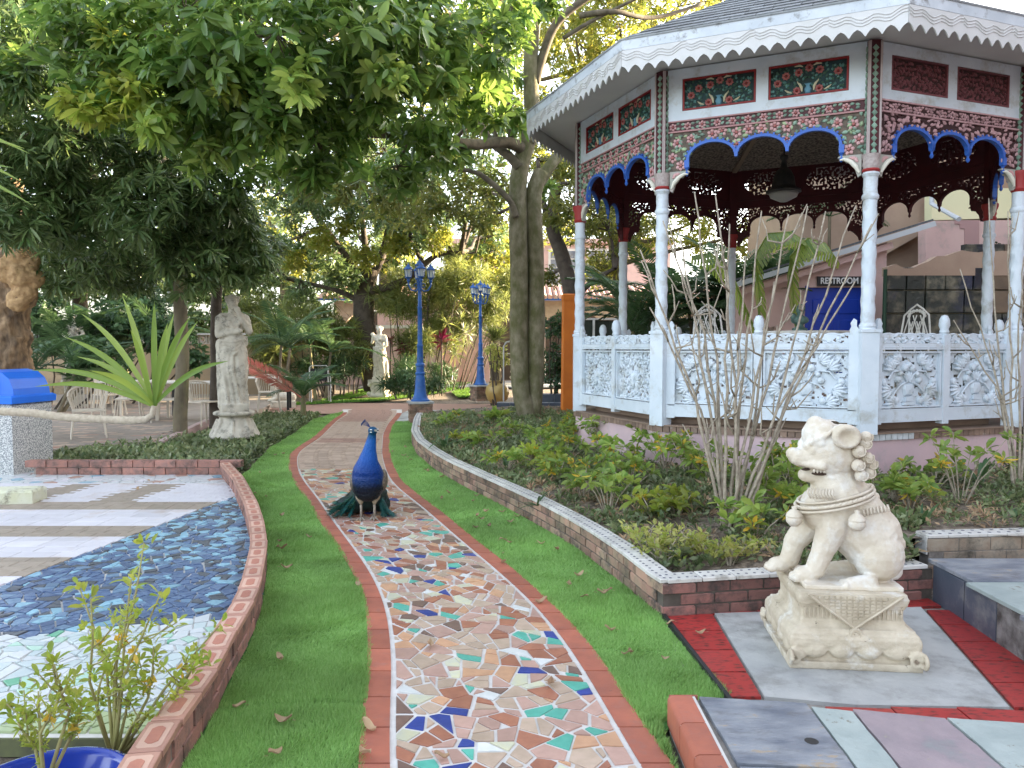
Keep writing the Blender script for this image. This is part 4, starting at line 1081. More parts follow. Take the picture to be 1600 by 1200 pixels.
for k in range(8):
    front = k in (0, 1, 2); st = {0: 0, 1: 0, 2: 1}.get(k, 2)
    inbay('frieze', fr[st], k); inbay('cornice_band', cn[st], k, .01)
    inbay('header_board', hd if k in (0, 1, 2, 3, 7) else hdi, k)
    if k in (0, 1, 2, 3, 7):
        for s in (-1, 1): inbay('carved_panel', pn[1 if k in (2, 3) else 0], k, 0, s * (.06 + PW_ / 2), PZc)
    tro = inbay('arch_trim', at1 if k in (0, 1, 2, 3, 7) else ati, k)
    for x in ((-.765, .765) if k == 1 else (-.765, -.2525, .2525, .765)):
        inst('pendant', pend if k in (0, 1, 2, 3, 7) else pendi, tro, (x, -.012, 3.50 if abs(x) > .7 else 3.575))
    bm_, bmm = (brk, brk_m) if k in (0, 1, 2, 3) else (brk_i, brk_im)
    inbay('bracket', bm_, k, 0, -HX + .02, 3.27); inbay('bracket', bmm, k, 0, HX - .02, 3.27)
    if k == 4: continue
    inbay('carved_top_rail', tr_, k); inbay('middle_rail', rail1, k); inbay('bottom_rail', rail2, k)
    for s in (-1, 1): inbay('rail_panel', rp[0 if k == 0 else 1], k, 0, s * .475, 1.245)
    inbay('rail_post', midpost, k, 0, 0, 0)
    inbay('finial_board', fbm, k, -.02, -HX - .0 + .0, 0); inbay('finial_board', fbm_m, k, -.02, HX, 0)
# soffit, ceiling, fascia, valance
RE = GR + .72
def annulus(r0, z0, r1, z1, name, m, flip=False):
    b = MB(); a = ring(r0, z0); c = ring(r1, z1); b.add(a + c, [(i, (i + 1) % 8, 8 + (i + 1) % 8, 8 + i) for i in range(8)]); return b.build(name, m, gz)
annulus(GR - .10, 4.57, RE - .03, 4.585, 'soffit', soffit_m)
b = MB(); b.add(ring(GR - .05, 4.50) + [(0, 0, 5.05)], [(i, (i + 1) % 8, 8) for i in range(8)]); b.build('ceiling', thatch, gz)
for k in range(8):
    b = MB(); p = ring(GR - .10, 4.485)[k]; b.bar(p, (0, 0, 5.03), .07, .04); b.build('ceiling_rib', ribm, gz)
for k in range(8):
    a_, c_ = ring(RE, 4.60)[k], ring(RE, 4.60)[(k + 1) % 8]
    a2, c2 = ring(RE, 4.70)[k], ring(RE, 4.70)[(k + 1) % 8]; a3, c3 = ring(RE + .015, 4.715)[k], ring(RE + .015, 4.715)[(k + 1) % 8]
    ai, ci = ring(RE - .03, 4.60)[k], ring(RE - .03, 4.60)[(k + 1) % 8]
    b = MB(); b.add([a_, c_, c2, a2, a3, c3, ai, ci], [(0, 1, 2, 3), (3, 2, 5, 4), (1, 0, 6, 7)]); b.build('fascia', M('fascia_paint', (.62, .67, .72), (.50, .55, .60), rough=.5, ns=4, dirt=(.2, .2, .2), ds=7, da=.3) if k == 0 else bpy.data.materials['fascia_paint'], gz)
vlm = M('valance_paint', (.64, .64, .64), (.58, .58, .57), rough=.55, ns=5)
def valance():
    L = 2 * (RE - .015) * math.sin(PI / 8); b = MB(); nz_ = 19; t = L / nz_
    for i in range(nz_):
        x0 = -L / 2 + i * t; x1 = x0 + t; xm = x0 + t / 2
        b.vprism([(x0, 4.598), (x0, 4.44), (x0 + t * .2, 4.425), (x0 + t * .33, 4.405), (xm, 4.37), (x1 - t * .33, 4.405), (x1 - t * .2, 4.425), (x1, 4.44), (x1, 4.598)][::1], -.012, .0)
    # carved swags
    s = L / 4
    for i in range(4):
        xc = -L / 2 + (i + .5) * s
        for j, d in enumerate((.0, .028, .056)):
            b.tube([(xc + u * s / 2, -.014, 4.585 - d - .05 * (1 - abs(u)) ** .6 + .02 * math.sin(u * 9)) for u in np.linspace(-1, 1, 15)], .0055, 4)
    return b.mesh('valance', vlm)
vm = valance()
APE = (RE - .015) * math.cos(PI / 8)
for k in range(8):
    rz = bayrot(k); m = rz - PI / 2; inst('valance', vm, gz, (APE * math.cos(m), APE * math.sin(m), 0), (0, 0, rz))
# roof
APEX = 6.4
b = MB(); b.add(ring(RE + .01, 4.70) + [(0, 0, APEX)], [(i, (i + 1) % 8, 8) for i in range(8)]); b.build('roof_deck', slatem, gz)
b = MB(); b.lathe([(.12, APEX - .1), (.16, APEX), (.1, APEX + .12), (.14, APEX + .25), (0.02, APEX + .6)], 12); b.build('roof_finial', white, gz)
rows = 15; slope = math.atan2(APEX - 4.70, RE * math.cos(PI / 8)); SL = math.hypot(APEX - 4.70, RE * math.cos(PI / 8)); L0 = 2 * RE * math.sin(PI / 8)
sh = MB(); sh.box((0, 0, 0), (.262, .17, .012)); shm = sh.mesh('shingle', slatem); rest = MB(); cnt = 0
for k in range(8):
    rz = bayrot(k); m = rz - PI / 2
    for r in range(rows):
        u = (r + .5) / rows; wid = L0 * (1 - u); n = int(wid / .27) + 1; dist = RE * math.cos(PI / 8) * (1 - u)
        for i in range(n):
            w = min(.262, wid / n * .97); x = -wid / 2 + (i + .5) * wid / n
            z = 4.70 + (APEX - 4.70) * u + .016; R_ = Matrix.Rotation(rz, 4, 'Z') @ Matrix.Rotation(slope - .03, 4, 'X')
            pos = Vector((dist * math.cos(m) + x * math.cos(rz), dist * math.sin(m) + x * math.sin(rz), z))
            if k in (0, 1, 2) and cnt < 290:
                o = inst('shingle', shm, gz, pos, R_.to_euler(), (wid / n * .97 / .262, 1, 1)); cnt += 1
            elif k in (0, 1, 2, 3, 7):
                rest.M = Matrix.Translation(pos) @ R_; rest.box((0, 0, 0), (wid / n * .97, .17, .012)); rest.M = None
tag(rest.build('small_shingles', slatem, gz), kind='stuff')
# ---------------------------------------------------------------- inside the gazebo
lp = empty('pendant_lamp', (GC[0], GC[1], 3.5), label='dark iron bell shaped lamp hanging from the gazebo ceiling', cat='lamp')
b = MB(); b.lathe([(.012, .62), (.05, .62), (.055, .58), (.03, .55), (.045, .46), (.09, .42), (.13, .34), (.15, .22), (.17, .18), (.22, .16), (.225, .13), (.2, .12)], 20); b.build('shade', iron, lp, smooth=True)
b = MB(); b.lathe([(.19, .12), (.17, .07), (.10, .035), (.05, .01), (.0, 0)], 20); b.build('glass_bowl', grey_glass, lp, smooth=True)
b = MB(); b.tube([(0, 0, .6), (0, 0, 1.5)], .012, 6); b.build('rod', iron, lp)
def ornate_chair(loc, rz, label):
    r = empty('garden_chair', loc, rz, label, 'chair', 'white cast iron chairs in the gazebo'); m = cream_w; r.scale = (1.12,) * 3
    b = MB(); b.lathe([(.20, .44), (.215, .45), (.215, .465), (.19, .475)], 20); b.build('seat', m, r)
    b = MB(); s = .19
    arc = [(-s, .20, .46), (-s * 1.05, .22, .75), (-s * .9, .235, .98), (-s * .45, .24, 1.06), (0, .24, 1.12), (s * .45, .24, 1.06), (s * .9, .235, .98), (s * 1.05, .22, .75), (s, .2, .46)]
    b.tube(arc, .013, 6)
    for i in range(5):
        x = -.1 + i * .05; b.tube([(x, .22, .56), (x + .07 * (1 if i % 2 else -1), .235, .75), (x, .24, .98)], .008, 5); b.tube([(x, .22, .56), (x - .06 * (1 if i % 2 else -1), .235, .72), (x, .24, .9)], .008, 5)
    b.tube([(-.1, .22, .56), (-.1, .24, 1.0)], .01, 5); b.tube([(.1, .22, .56), (.1, .24, 1.0)], .01, 5)
    for i in range(9):
        t = PI * i / 8; b.sphere((.11 * math.cos(t), .24, .97 + .07 * math.sin(t)), .024, 6)
    b.build('backrest', m, r)
    for s_ in (-1, 1):
        b = MB(); b.tube([(s_ * .19, .21, .70), (s_ * .25, .05, .69), (s_ * .24, -.1, .66), (s_ * .20, -.13, .46)], .012, 6); b.build('armrest', m, r)
    for x, y in ((-.15, -.15), (.15, -.15), (-.15, .16), (.15, .16)):
        b = MB(); b.tube([(x, y, .45), (x * 1.15, y * 1.15, .25), (x * 1.05, y * 1.1, .12), (x * 1.35, y * 1.35, 0)], [.016, .012, .012, .016], 6); b.build('leg', m, r)
    return r
pA = atd(1118, 500, 11.0); ornate_chair((pA.x, pA.y, FZ), math.radians(10), 'white lattice back iron chair at the left of the round gazebo table')
pB = atd(1415, 500, 11.3); ornate_chair((pB.x, pB.y, FZ), math.radians(-60), 'white lattice back iron chair seen side on before the slate block wall')
tb = empty('round_table', (4.15, 10.9, FZ), label='round white rimmed table with brown apron inside the gazebo', cat='table')
b = MB(); b.lathe([(.02, .80), (.58, .80), (.60, .82), (.60, .84), (.57, .852), (0, .852)], 40); b.build('tabletop', cream_w, tb)
b = MB(); b.lathe([(.55, .70), (.57, .80)], 40); b.build('apron', ledgetop, tb)
b = MB(); b.lathe([(.25, 0), (.27, .04), (.1, .12), (.07, .3), (.12, .5), (.08, .62), (.3, .7)], 20); b.build('pedestal', cream_w, tb, smooth=True)
# ---------------------------------------------------------------- sculpted pieces: overlapping volumes fused into one skin
def sculpt(b, voxel, sm=4, fac=.6, disp=0, dscale=20):
    me = b.mesh('tmp', stone); o = bpy.data.objects.new('tmp', me); COL.objects.link(o)
    r = o.modifiers.new('r', 'REMESH'); r.mode = 'VOXEL'; r.voxel_size = voxel; r.adaptivity = 0
    s = o.modifiers.new('s', 'SMOOTH'); s.factor = fac; s.iterations = sm
    dg = bpy.context.evaluated_depsgraph_get(); ev = o.evaluated_get(dg); m = bpy.data.meshes.new_from_object(ev)
    bpy.data.objects.remove(o)
    if disp:
        n = len(m.vertices); co = np.zeros(n * 3, np.float32); m.vertices.foreach_get('co', co); no = np.zeros(n * 3, np.float32); m.vertices.foreach_get('normal', no)
        co = co.reshape(-1, 3); no = no.reshape(-1, 3)
        d = np.array([noise.noise(Vector(c) * dscale) + .5 * noise.noise(Vector(c) * dscale * 2.3) for c in co], np.float32)[:, None]
        m.vertices.foreach_set('co', (co + no * d * disp).ravel())
    m.polygons.foreach_set('use_smooth', [True] * len(m.polygons)); m.update(); return m
def setmat(me, m):
    me.materials.clear()
    for k in (m if isinstance(m, (list, tuple)) else [m]): me.materials.append(k)
    return me
def cap(b, p, q, r0, r1, n=12, mat=0):
    p = Vector(p); q = Vector(q); k = 6
    pts = [p + (q - p) * (i / k) for i in range(k + 1)]; rr = [r0 + (r1 - r0) * i / k for i in range(k + 1)]
    b.tube(pts, rr, n, mat); b.sphere(p, r0, n, mat); b.sphere(q, r1, n, mat)
# ---------------------------------------------------------------- guardian lion
lr = math.radians(-6)
LP = (1.69, 3.93, .012)
ln = empty('lion_statue', LP, lr, label='cream painted stone guardian lion statue sitting on its square carved pedestal', cat='statue')
# pedestal
ped = MB()
def sq(b, w, d, z0, z1, w1=None, d1=None, mat=0):
    w1 = w if w1 is None else w1; d1 = d if d1 is None else d1
    vs = [(x * w / 2, y * d / 2, z0) for x, y in ((-1, -1), (1, -1), (1, 1), (-1, 1))] + [(x * w1 / 2, y * d1 / 2, z1) for x, y in ((-1, -1), (1, -1), (1, 1), (-1, 1))]
    b.add(vs, [(3, 2, 1, 0), (4, 5, 6, 7), (0, 1, 5, 4), (1, 2, 6, 5), (2, 3, 7, 6), (3, 0, 4, 7)], mat)
b = MB(); sq(b, .62, .58, 0, .035); sq(b, .56, .52, .03, .08); sq(b, .50, .46, .05, .15)
for i in range(6): z0 = .07 + i * .02; w = [.555, .60, .615, .615, .60, .57][i]; sq(b, w, w - .04, z0, z0 + .021)
sq(b, .57, .53, .18, .205, .50, .46); sq(b, .48, .44, .20, .30); sq(b, .50, .46, .205, .225)
for i in range(4): z0 = .285 + i * .018; w = [.495, .515, .52, .505][i]; sq(b, w, w - .04, z0, z0 + .019)
# scalloped lower drapes and corner scrolls
for side in range(4):
    b.M = Matrix.Rotation(side * PI / 2, 4, 'Z'); d = .29 if side % 2 == 0 else .31
    for i in range(4):
        x = -.19 + i * .127
        b.sphere((x, -d + .018, .088), .062, 10, sc=(1, .42, .62))
    for s in (-1, 1):
        for rr in (.04, ): b.tube([(s * (d - .005) + math.cos(t) * (.040 - t * .0035), -d + .0, .055 + math.sin(t) * (.040 - t * .0035)) for t in np.linspace(0, 8.5, 22)], .012, 6)
b.M = None
pm_ = setmat(sculpt(b, .007, 1, .5, .0008, 30), pedm)
inst('pedestal', pm_, ln)
# carved cloth triangle with beads and medallion
b = MB()
b.M = Matrix.Translation((.0, -.2405, 0))
yb = -.012
b.vprism([(-.21, .355), (.21, .355), (0, .20)][::-1], -.016, 0)
for i in range(15):
    for j in range(9):
        x = -.19 + i * .0271; z = .345 - j * .0165
        if abs(x) < .20 * (z - .215) / .14: b.box((x, -.019, z), (.018, .008, .0105))
b.tube([(-.22, -.018, .357), (0, -.022, .197), (.22, -.018, .357)], .008, 6)
b.M = Matrix.Translation((0, -.268, .175)) @ Matrix.Rotation(PI / 2, 4, 'X'); b.lathe([(.03, 0), (.03, .012), (.02, .014), (.018, .008), (.008, .008), (.007, .016)], 14); b.M = None
for i in range(23):
    b.box((-.225 + i * .0205, -.2225 - .002, .255), (.007, .008, .05))
b.build('carved_cloth', pedm, ln)
# body. local frame: x right, -y to the viewer, z up; lion looks to -x
Z0 = .355
def L_(x, y, z): return ((x - 430) / 815.0, y, Z0 + (765 - z) / 815.0)
b = MB()
b.box((.02, 0, Z0 + .012), (.47, .36, .024))
# torso
cap(b, L_(400, 0, 470), L_(560, .0, 600), .125, .15); cap(b, L_(395, 0, 400), L_(420, 0, 500), .115, .125); cap(b, L_(470, 0, 400), L_(575, 0, 560), .10, .13)
b.sphere(L_(570, -.06, 640), .135, 16, sc=(.95, .8, 1.0)); b.sphere(L_(570, .06, 640), .135, 16, sc=(.95, .8, 1.0))
b.sphere(L_(350, 0, 460), .12, 14, sc=(.85, 1, 1.0))
# front legs
for y, dx in ((-.085, 0), (.085, -78)):
    cap(b, L_(385 + dx * .5, y * .9, 520), L_(345 + dx, y, 620), .078, .058); cap(b, L_(345 + dx, y, 620), L_(315 + dx * .9, y, 700), .055, .05)
    b.sphere(L_(275 + dx * .9, y, 722), .05, 12, sc=(1.3, 1, .8))
    for i in (-1, 0, 1): b.sphere(L_(238 + dx * .9 - (0 if i else 8), y + i * .03, 735), .022, 8, sc=(1.4, .9, 1))
cap(b, L_(520, -.13, 735), L_(440, -.145, 745), .04, .034); cap(b, L_(520, .13, 735), L_(440, .145, 745), .04, .034)
for i in (-1, 0, 1): b.sphere(L_(418, -.145 + i * .024, 745), .02, 8)
# head
hx, hz = 372, 232
b.sphere(L_(385, 0, 225), .145, 18, sc=(1.02, .95, 1.05)); b.sphere(L_(345, 0, 150), .095, 14, sc=(1, 1, .9)); b.sphere(L_(325, 0, 110), .05, 12)
cap(b, L_(330, -.04, 245), L_(255, -.03, 245), .065, .045); cap(b, L_(330, .04, 245), L_(255, .03, 245), .065, .045)
b.sphere(L_(235, 0, 232), .036, 10, sc=(1, 1.5, 1))
cap(b, L_(345, -.02, 318), L_(285, -.01, 320), .055, .034); cap(b, L_(345, .02, 318), L_(285, .01, 320), .055, .034)
for s in (-1, 1):
    cap(b, L_(285, s * .05, 195), L_(330, s * .09, 175), .028, .03)
    b.sphere(L_(300, s * .075, 214), .024, 10)
    cap(b, L_(260, s * .055, 262), L_(330, s * .115, 270), .018, .022)
# neck
cap(b, L_(400, 0, 320), L_(420, 0, 400), .115, .14)
# back ridge and tail
for i in range(9):
    t = i / 8; b.sphere(L_(550 + 105 * math.sin(t * 1.5), 0, 370 + 300 * t), .026, 8)
cap(b, L_(650, 0, 720), L_(668, 0, 640), .045, .03); b.sphere(L_(655, -.02, 600), .045, 10)
for s in (-1, 1):
    b.sphere(L_(300, s * .088, 205), .017, 8); b.sphere(L_(228, s * .028, 238), .014, 8)
    for i in range(4): b.tube([L_(285 + i * 16, s * (.085 + i * .008), 185 - i * 9), L_(298 + i * 16, s * (.098 + i * .008), 165 - i * 9), L_(316 + i * 16, s * (.09 + i * .006), 150 - i * 9)], .010, 6)
me = sculpt(b, .0062, 2, .5, .0016, 34)
inst('body', setmat(me, lionm), ln)
# mouth cavity: dark slot plus teeth
b = MB(); b.sphere(L_(325, -.083, 303), .03, 10, sc=(1.35, .75, .33)); b.sphere(L_(277, -.05, 290), .02, 8, sc=(1.2, .8, .35)); b.build('mouth', M('mouth_shadow_brown', (.05, .03, .02), rough=.9), ln, smooth=True)
b = MB()
for i in range(5): b.sphere(L_(300 + i * 13, -.100, 290 + (i % 2)), .0062, 6, sc=(1, 1, 1.7))
b.build('teeth', lionm, ln)
# ear
for s in (-1, 1):
    b = MB(); c = L_(415, s * .135, 145)
    n = 14; vs = []; 
    outer = [(c[0] + .068 * math.cos(t), c[1] + s * .012, c[2] + .062 * math.sin(t)) for t in np.linspace(0, 2 * PI, n + 1)[:-1]]
    rim = [(c[0] + .058 * math.cos(t), c[1] + s * .034, c[2] + .052 * math.sin(t)) for t in np.linspace(0, 2 * PI, n + 1)[:-1]]
    rin = [(c[0] + .044 * math.cos(t), c[1] + s * .030, c[2] + .039 * math.sin(t)) for t in np.linspace(0, 2 * PI, n + 1)[:-1]]
    bot = [(c[0] + .02 * math.cos(t), c[1] + s * .002, c[2] + .02 * math.sin(t)) for t in np.linspace(0, 2 * PI, n + 1)[:-1]]
    base = [(c[0] + .065 * math.cos(t), c[1] - s * .06, c[2] + .06 * math.sin(t)) for t in np.linspace(0, 2 * PI, n + 1)[:-1]]
    rings = [base, outer, rim, rin, bot]; vs = sum(rings, []); fs = [(r * n + i, r * n + (i + 1) % n, (r + 1) * n + (i + 1) % n, (r + 1) * n + i) for r in range(4) for i in range(n)] + [tuple(4 * n + i for i in range(n))]
    if s > 0: fs = [f[::-1] for f in fs]
    b.add(vs, fs); b.build('ear', lionm, ln, smooth=True)
# curls
for (x, z) in ((465, 205), (463, 262), (480, 305), (508, 235), (517, 298), (495, 178), (528, 262), (500, 150)):
    for s in (-1, 1):
        b = MB(); c = L_(x, s * (.135 - (x - 460) * .0008), z); b.sphere((0, 0, 0), .032, 12)
        b.tube([(math.cos(t) * t * .0042, s * .031 * math.cos(t * .12), math.sin(t) * t * .0042) for t in np.linspace(.2, 7, 20)], .004, 5)
        b.build('curl', lionm, ln, smooth=True, loc=c)
# collar, bells
b = MB()
def collar(z, r, ry, th, tilt=.16):
    pts = []
    for t in np.linspace(0, 2 * PI, 41): x = math.cos(t); pts.append((-.03 + r * x, ry * math.sin(t), z + tilt * x * r * 1.6))
    b.tube(pts, th, 6, cap=False)
zc = L_(0, 0, 415)[2]
collar(zc, .188, .165, .010); collar(zc + .022, .178, .155, .007); collar(zc - .02, .192, .17, .007)
for t in np.linspace(0, 2 * PI, 46)[:-1]: b.sphere((-.03 + .190 * math.cos(t), .167 * math.sin(t), zc + .004 + .16 * math.cos(t) * .188 * 1.6), .0085, 6)
b.build('collar', lionm, ln, smooth=True)
for x, y, z in ((455, -.165, 485), (232, -.06, 492)):
    b = MB(); c = L_(x, y, z); b.lathe([(.0, -.045), (.022, -.042), (.04, -.02), (.041, .0), (.038, .004), (.042, .008), (.04, .012), (.036, .022), (.022, .038), (.012, .042), (.014, .055), (.0, .06)], 16); b.build('bell', lionm, ln, smooth=True, loc=c)
b = MB()    # carved leg fringe and mane strokes
for i in range(9): b.tube([L_(278 + i * 11, -.105 - i * .004, 360), L_(272 + i * 11, -.118 - i * .004, 378), L_(284 + i * 11, -.125 - i * .004, 400)], .0045, 5)
for i in range(8): b.tube([L_(490 + i * 15, -.125 + i * .006, 440 - i * 2), L_(494 + i * 15, -.128 + i * .004, 470 - i * 3)], .0055, 5)
tag(b.build('carved_hair', lionm, ln, smooth=True), kind='stuff')

# ---------------------------------------------------------------- classical statues
def statue(loc, rz, h, m, mp, label, ped_h=.45, kind=0, name='statue', pw_=.28, cat='statue', vox=.016):
    r = empty(name, loc, rz, label, cat)
    p = MB()
    if kind in (0,):
        p.lathe([(pw_ * 1.15, 0), (pw_ * 1.25, .04), (pw_ * 1.1, .12), (pw_ * .85, .24), (pw_ * .72, .34), (pw_ * .80, .37), (pw_ * 1.02, .39), (pw_ * 1.04, .43), (pw_ * .9, .45)], 24)
        for k in range(8):
            t = k * PI / 4 + .2
            for q in range(3): p.sphere((pw_ * 1.0 * math.cos(t + q * .18 - .18), pw_ * 1.0 * math.sin(t + q * .18 - .18), .10 + .03 * (q == 1)), .04, 8)
            p.tube([(pw_ * 1.18 * math.cos(t + .4), pw_ * 1.18 * math.sin(t + .4), .05), (pw_ * .80 * math.cos(t + .4), pw_ * .80 * math.sin(t + .4), .32)], .03, 6)
        p2 = MB(); p2.box((0, 0, ped_h + .06), (pw_ * 1.35, pw_ * 1.35, .13)); 
    else:
        sq(p, pw_ * 2.0, pw_ * 2.0, 0, .06); sq(p, pw_ * 1.9, pw_ * 1.9, .05, .12, pw_ * 1.5, pw_ * 1.5); sq(p, pw_ * 1.5, pw_ * 1.5, .1, ped_h - .12, pw_ * 1.75, pw_ * 1.75); sq(p, pw_ * 2.05, pw_ * 2.05, ped_h - .12, ped_h)
        for sx in (-1, 1):
            for sy in (-1, 1): p.sphere((sx * pw_ * .95, sy * pw_ * .95, .09), .07, 8); p.sphere((sx * pw_ * .9, sy * pw_ * .9, ped_h - .16), .06, 8)
        p2 = MB(); p2.box((0, 0, ped_h + .04), (pw_ * 1.4, pw_ * 1.3, .08))
    inst('pedestal', setmat(sculpt(p, .014, 2, .5, .002), mp), r)
    b = MB(); b.v += p2.v; b.f += p2.f; b.m += p2.m
    zb = ped_h + .08; H_ = h
    def P(x, y, z): return (x * H_, y * H_, zb + z * H_)
    sw = 1 if kind != 3 else -1
    # legs under drapery
    cap(b, P(-.055, -.01, .02), P(-.05, -.02, .27), .05 * H_, .06 * H_); cap(b, P(-.05, -.02, .27), P(-.045, 0, .48), .065 * H_, .085 * H_)
    cap(b, P(.06, .0, .02), P(.055, -.035, .26), .05 * H_, .062 * H_); cap(b, P(.055, -.035, .26), P(.04, 0, .48), .066 * H_, .085 * H_)
    b.sphere(P(0, 0, .5), .105 * H_, 12, sc=(1.1, .85, .9)); cap(b, P(0, 0, .52), P(0, -.005, .66), .085 * H_, .085 * H_)
    b.sphere(P(-.0, -.01, .72), .095 * H_, 12, sc=(1.15, .85, 1)); cap(b, P(-.09, 0, .775), P(.09, 0, .775), .045 * H_, .045 * H_)
    for s in (-1, 1): b.sphere(P(s * .042, -.07, .725), .036 * H_, 8)
    cap(b, P(0, 0, .78), P(0, -.005, .86), .04 * H_, .036 * H_)
    b.sphere(P(.0, -.012, .905), .055 * H_, 14, sc=(.9, 1.05, 1.2)); b.sphere(P(0, .02, .93), .058 * H_, 10); b.sphere(P(0, .06, .92), .03 * H_, 8)
    b.sphere(P(0, -.068, .90), .010 * H_, 6)
    if kind == 0:      # arms folded high, one across the chest, heavy robe
        cap(b, P(-.115, 0, .77), P(-.125, -.03, .63), .036 * H_, .034 * H_); cap(b, P(-.125, -.03, .63), P(.05, -.10, .66), .032 * H_, .026 * H_)
        cap(b, P(.115, 0, .77), P(.135, -.04, .66), .036 * H_, .034 * H_); cap(b, P(.135, -.04, .66), P(.04, -.09, .83), .030 * H_, .024 * H_)
        b.sphere(P(.03, -.085, .85), .03 * H_, 8)
        cap(b, P(-.09, .03, .0), P(-.10, .02, .55), .05 * H_, .05 * H_)
    elif kind == 1:
        cap(b, P(-.115, 0, .77), P(-.17, .02, .66), .033 * H_, .03 * H_); cap(b, P(-.17, .02, .66), P(-.13, -.02, .80), .028 * H_, .022 * H_); b.sphere(P(-.15, -.0, .82), .04 * H_, 8)
        cap(b, P(.115, 0, .77), P(.145, -.01, .62), .034 * H_, .03 * H_); cap(b, P(.145, -.01, .62), P(.06, -.09, .53), .028 * H_, .022 * H_)
        cap(b, P(.13, .02, .0), P(.12, .02, .30), .055 * H_, .035 * H_)
    else:
        cap(b, P(-.115, 0, .77), P(-.14, -.01, .63), .034 * H_, .03 * H_); cap(b, P(-.14, -.01, .63), P(-.09, -.09, .52), .028 * H_, .022 * H_)
        cap(b, P(.115, 0, .77), P(.15, -.01, .63), .034 * H_, .03 * H_); cap(b, P(.15, -.01, .63), P(.10, -.10, .60), .028 * H_, .022 * H_)
    # robe folds
    n = 15
    for i in range(n):
        t = 2 * PI * i / n; rx, ry = .112, .082
        x0, y0 = rx * math.cos(t), ry * math.sin(t); tw = .25
        z0 = .50 if kind != 1 else .56
        b.tube([P(x0 * .85, y0 * .9, z0), P(x0 * 1.02 + .01 * math.sin(i * 2.1), y0 * 1.05, z0 * .66), P(rx * (.92 + .12 * (i % 2)) * math.cos(t + tw), ry * (.92 + .14 * (i % 2)) * math.sin(t + tw), z0 * .33), P(rx * (1.0 + .12 * (i % 2)) * math.cos(t + tw * 1.8), ry * (1.1 + .12 * (i % 2)) * math.sin(t + tw * 1.8), .0)], [.016 * H_, .022 * H_, .018 * H_, .022 * H_], 6)
    for i in range(4): b.tube([P(-.12, -.02 - i * .008, .50 + i * .025), P(0, -.095, .46 + i * .035), P(.12, -.03, .55 + i * .02)], .016 * H_, 6)
    for i in range(3): b.tube([P(-.11 + i * .02, -.05, .80 - i * .02), P(-.02 + i * .02, -.09, .70 - i * .02), P(.08 + i * .01, -.07, .60 - i * .01)], .014 * H_, 6)
    for i in range(12): t = i * PI / 6; b.sphere(P(.05 * math.cos(t), .015 + .05 * math.sin(t), .955 - .03 * abs(math.sin(t * 2))), .02 * H_, 6)
    inst('figure', setmat(sculpt(b, vox * .8, 1, .5, .004 * H_, 14), m), r)
    return r
sp = at(358, 685, .10)
st1 = statue((sp.x, sp.y + .25, .08), math.radians(25), 1.86, stone, stone, 'tall weathered grey robed stone figure on a round fluted pedestal at the left', .45, 0, pw_=.33)
st1.scale = (.97, .97, 1)
sp = at(592, 614, 0)
statue((-4.12, 24.0, 0.05), math.radians(-15), 1.62, stone2, stone2, 'pale cream classical statue of a standing woman in front of the dark tree trunk', .52, 1, pw_=.28, vox=.018)
sp = atd(806, 590, 30)
statue((sp.x, 33, .2), 0, 1.3, stone2, stone, 'small distant standing stone figure before the arcade railing', .5, 2, pw_=.2, vox=.02)
sp = atd(116, 600, 19)
statue((sp.x, 19, .0), math.radians(30), 1.45, stone, stone, 'mossy stone bust figure half hidden among palms by the patterned garden wall', .9, 2, pw_=.26, vox=.02)
# green bust on the gazebo table
bt = empty('bust', (4.03, 10.8, FZ + .852), 0, 'small green patinated bust standing on the round gazebo table', 'bust')
b = MB(); b.lathe([(.10, 0), (.11, .03), (.05, .06), (.04, .10)], 14); b.sphere((0, 0, .15), .11, 12, sc=(1.2, .7, .6)); cap(b, (0, 0, .16), (0, 0, .24), .045, .04); b.sphere((0, -.01, .29), .065, 12, sc=(.9, 1, 1.15)); b.sphere((.02, .02, .32), .062, 10); b.sphere((-.1, -.02, .2), .05, 8)
inst('head_and_shoulders', setmat(sculpt(b, .01, 2, .5, .004, 20), M('green_patina', (.12, .20, .17), (.05, .09, .08), rough=.6, ns=15)), bt)
# small crouching figure by the central patio and the tiny white one at the kerb end
sx_ = empty('sphinx_statue', (at(488, 622, .1).x, 19.5, .05), math.radians(20), 'pale crouching stone animal figure beside the silver chair', 'statue')
b = MB(); b.box((0, 0, .08), (.6, .3, .16)); cap(b, (-.15, 0, .28), (.2, 0, .26), .11, .13); cap(b, (-.2, 0, .3), (-.24, 0, .52), .09, .07); b.sphere((-.25, 0, .6), .085, 12); b.sphere((-.23, 0, .68), .05, 8); cap(b, (-.2, .08, .22), (-.34, .08, .18), .05, .04); cap(b, (-.2, -.08, .22), (-.34, -.08, .18), .05, .04)
inst('figure', setmat(sculpt(b, .014, 2, .5, .003), stone2), sx_)

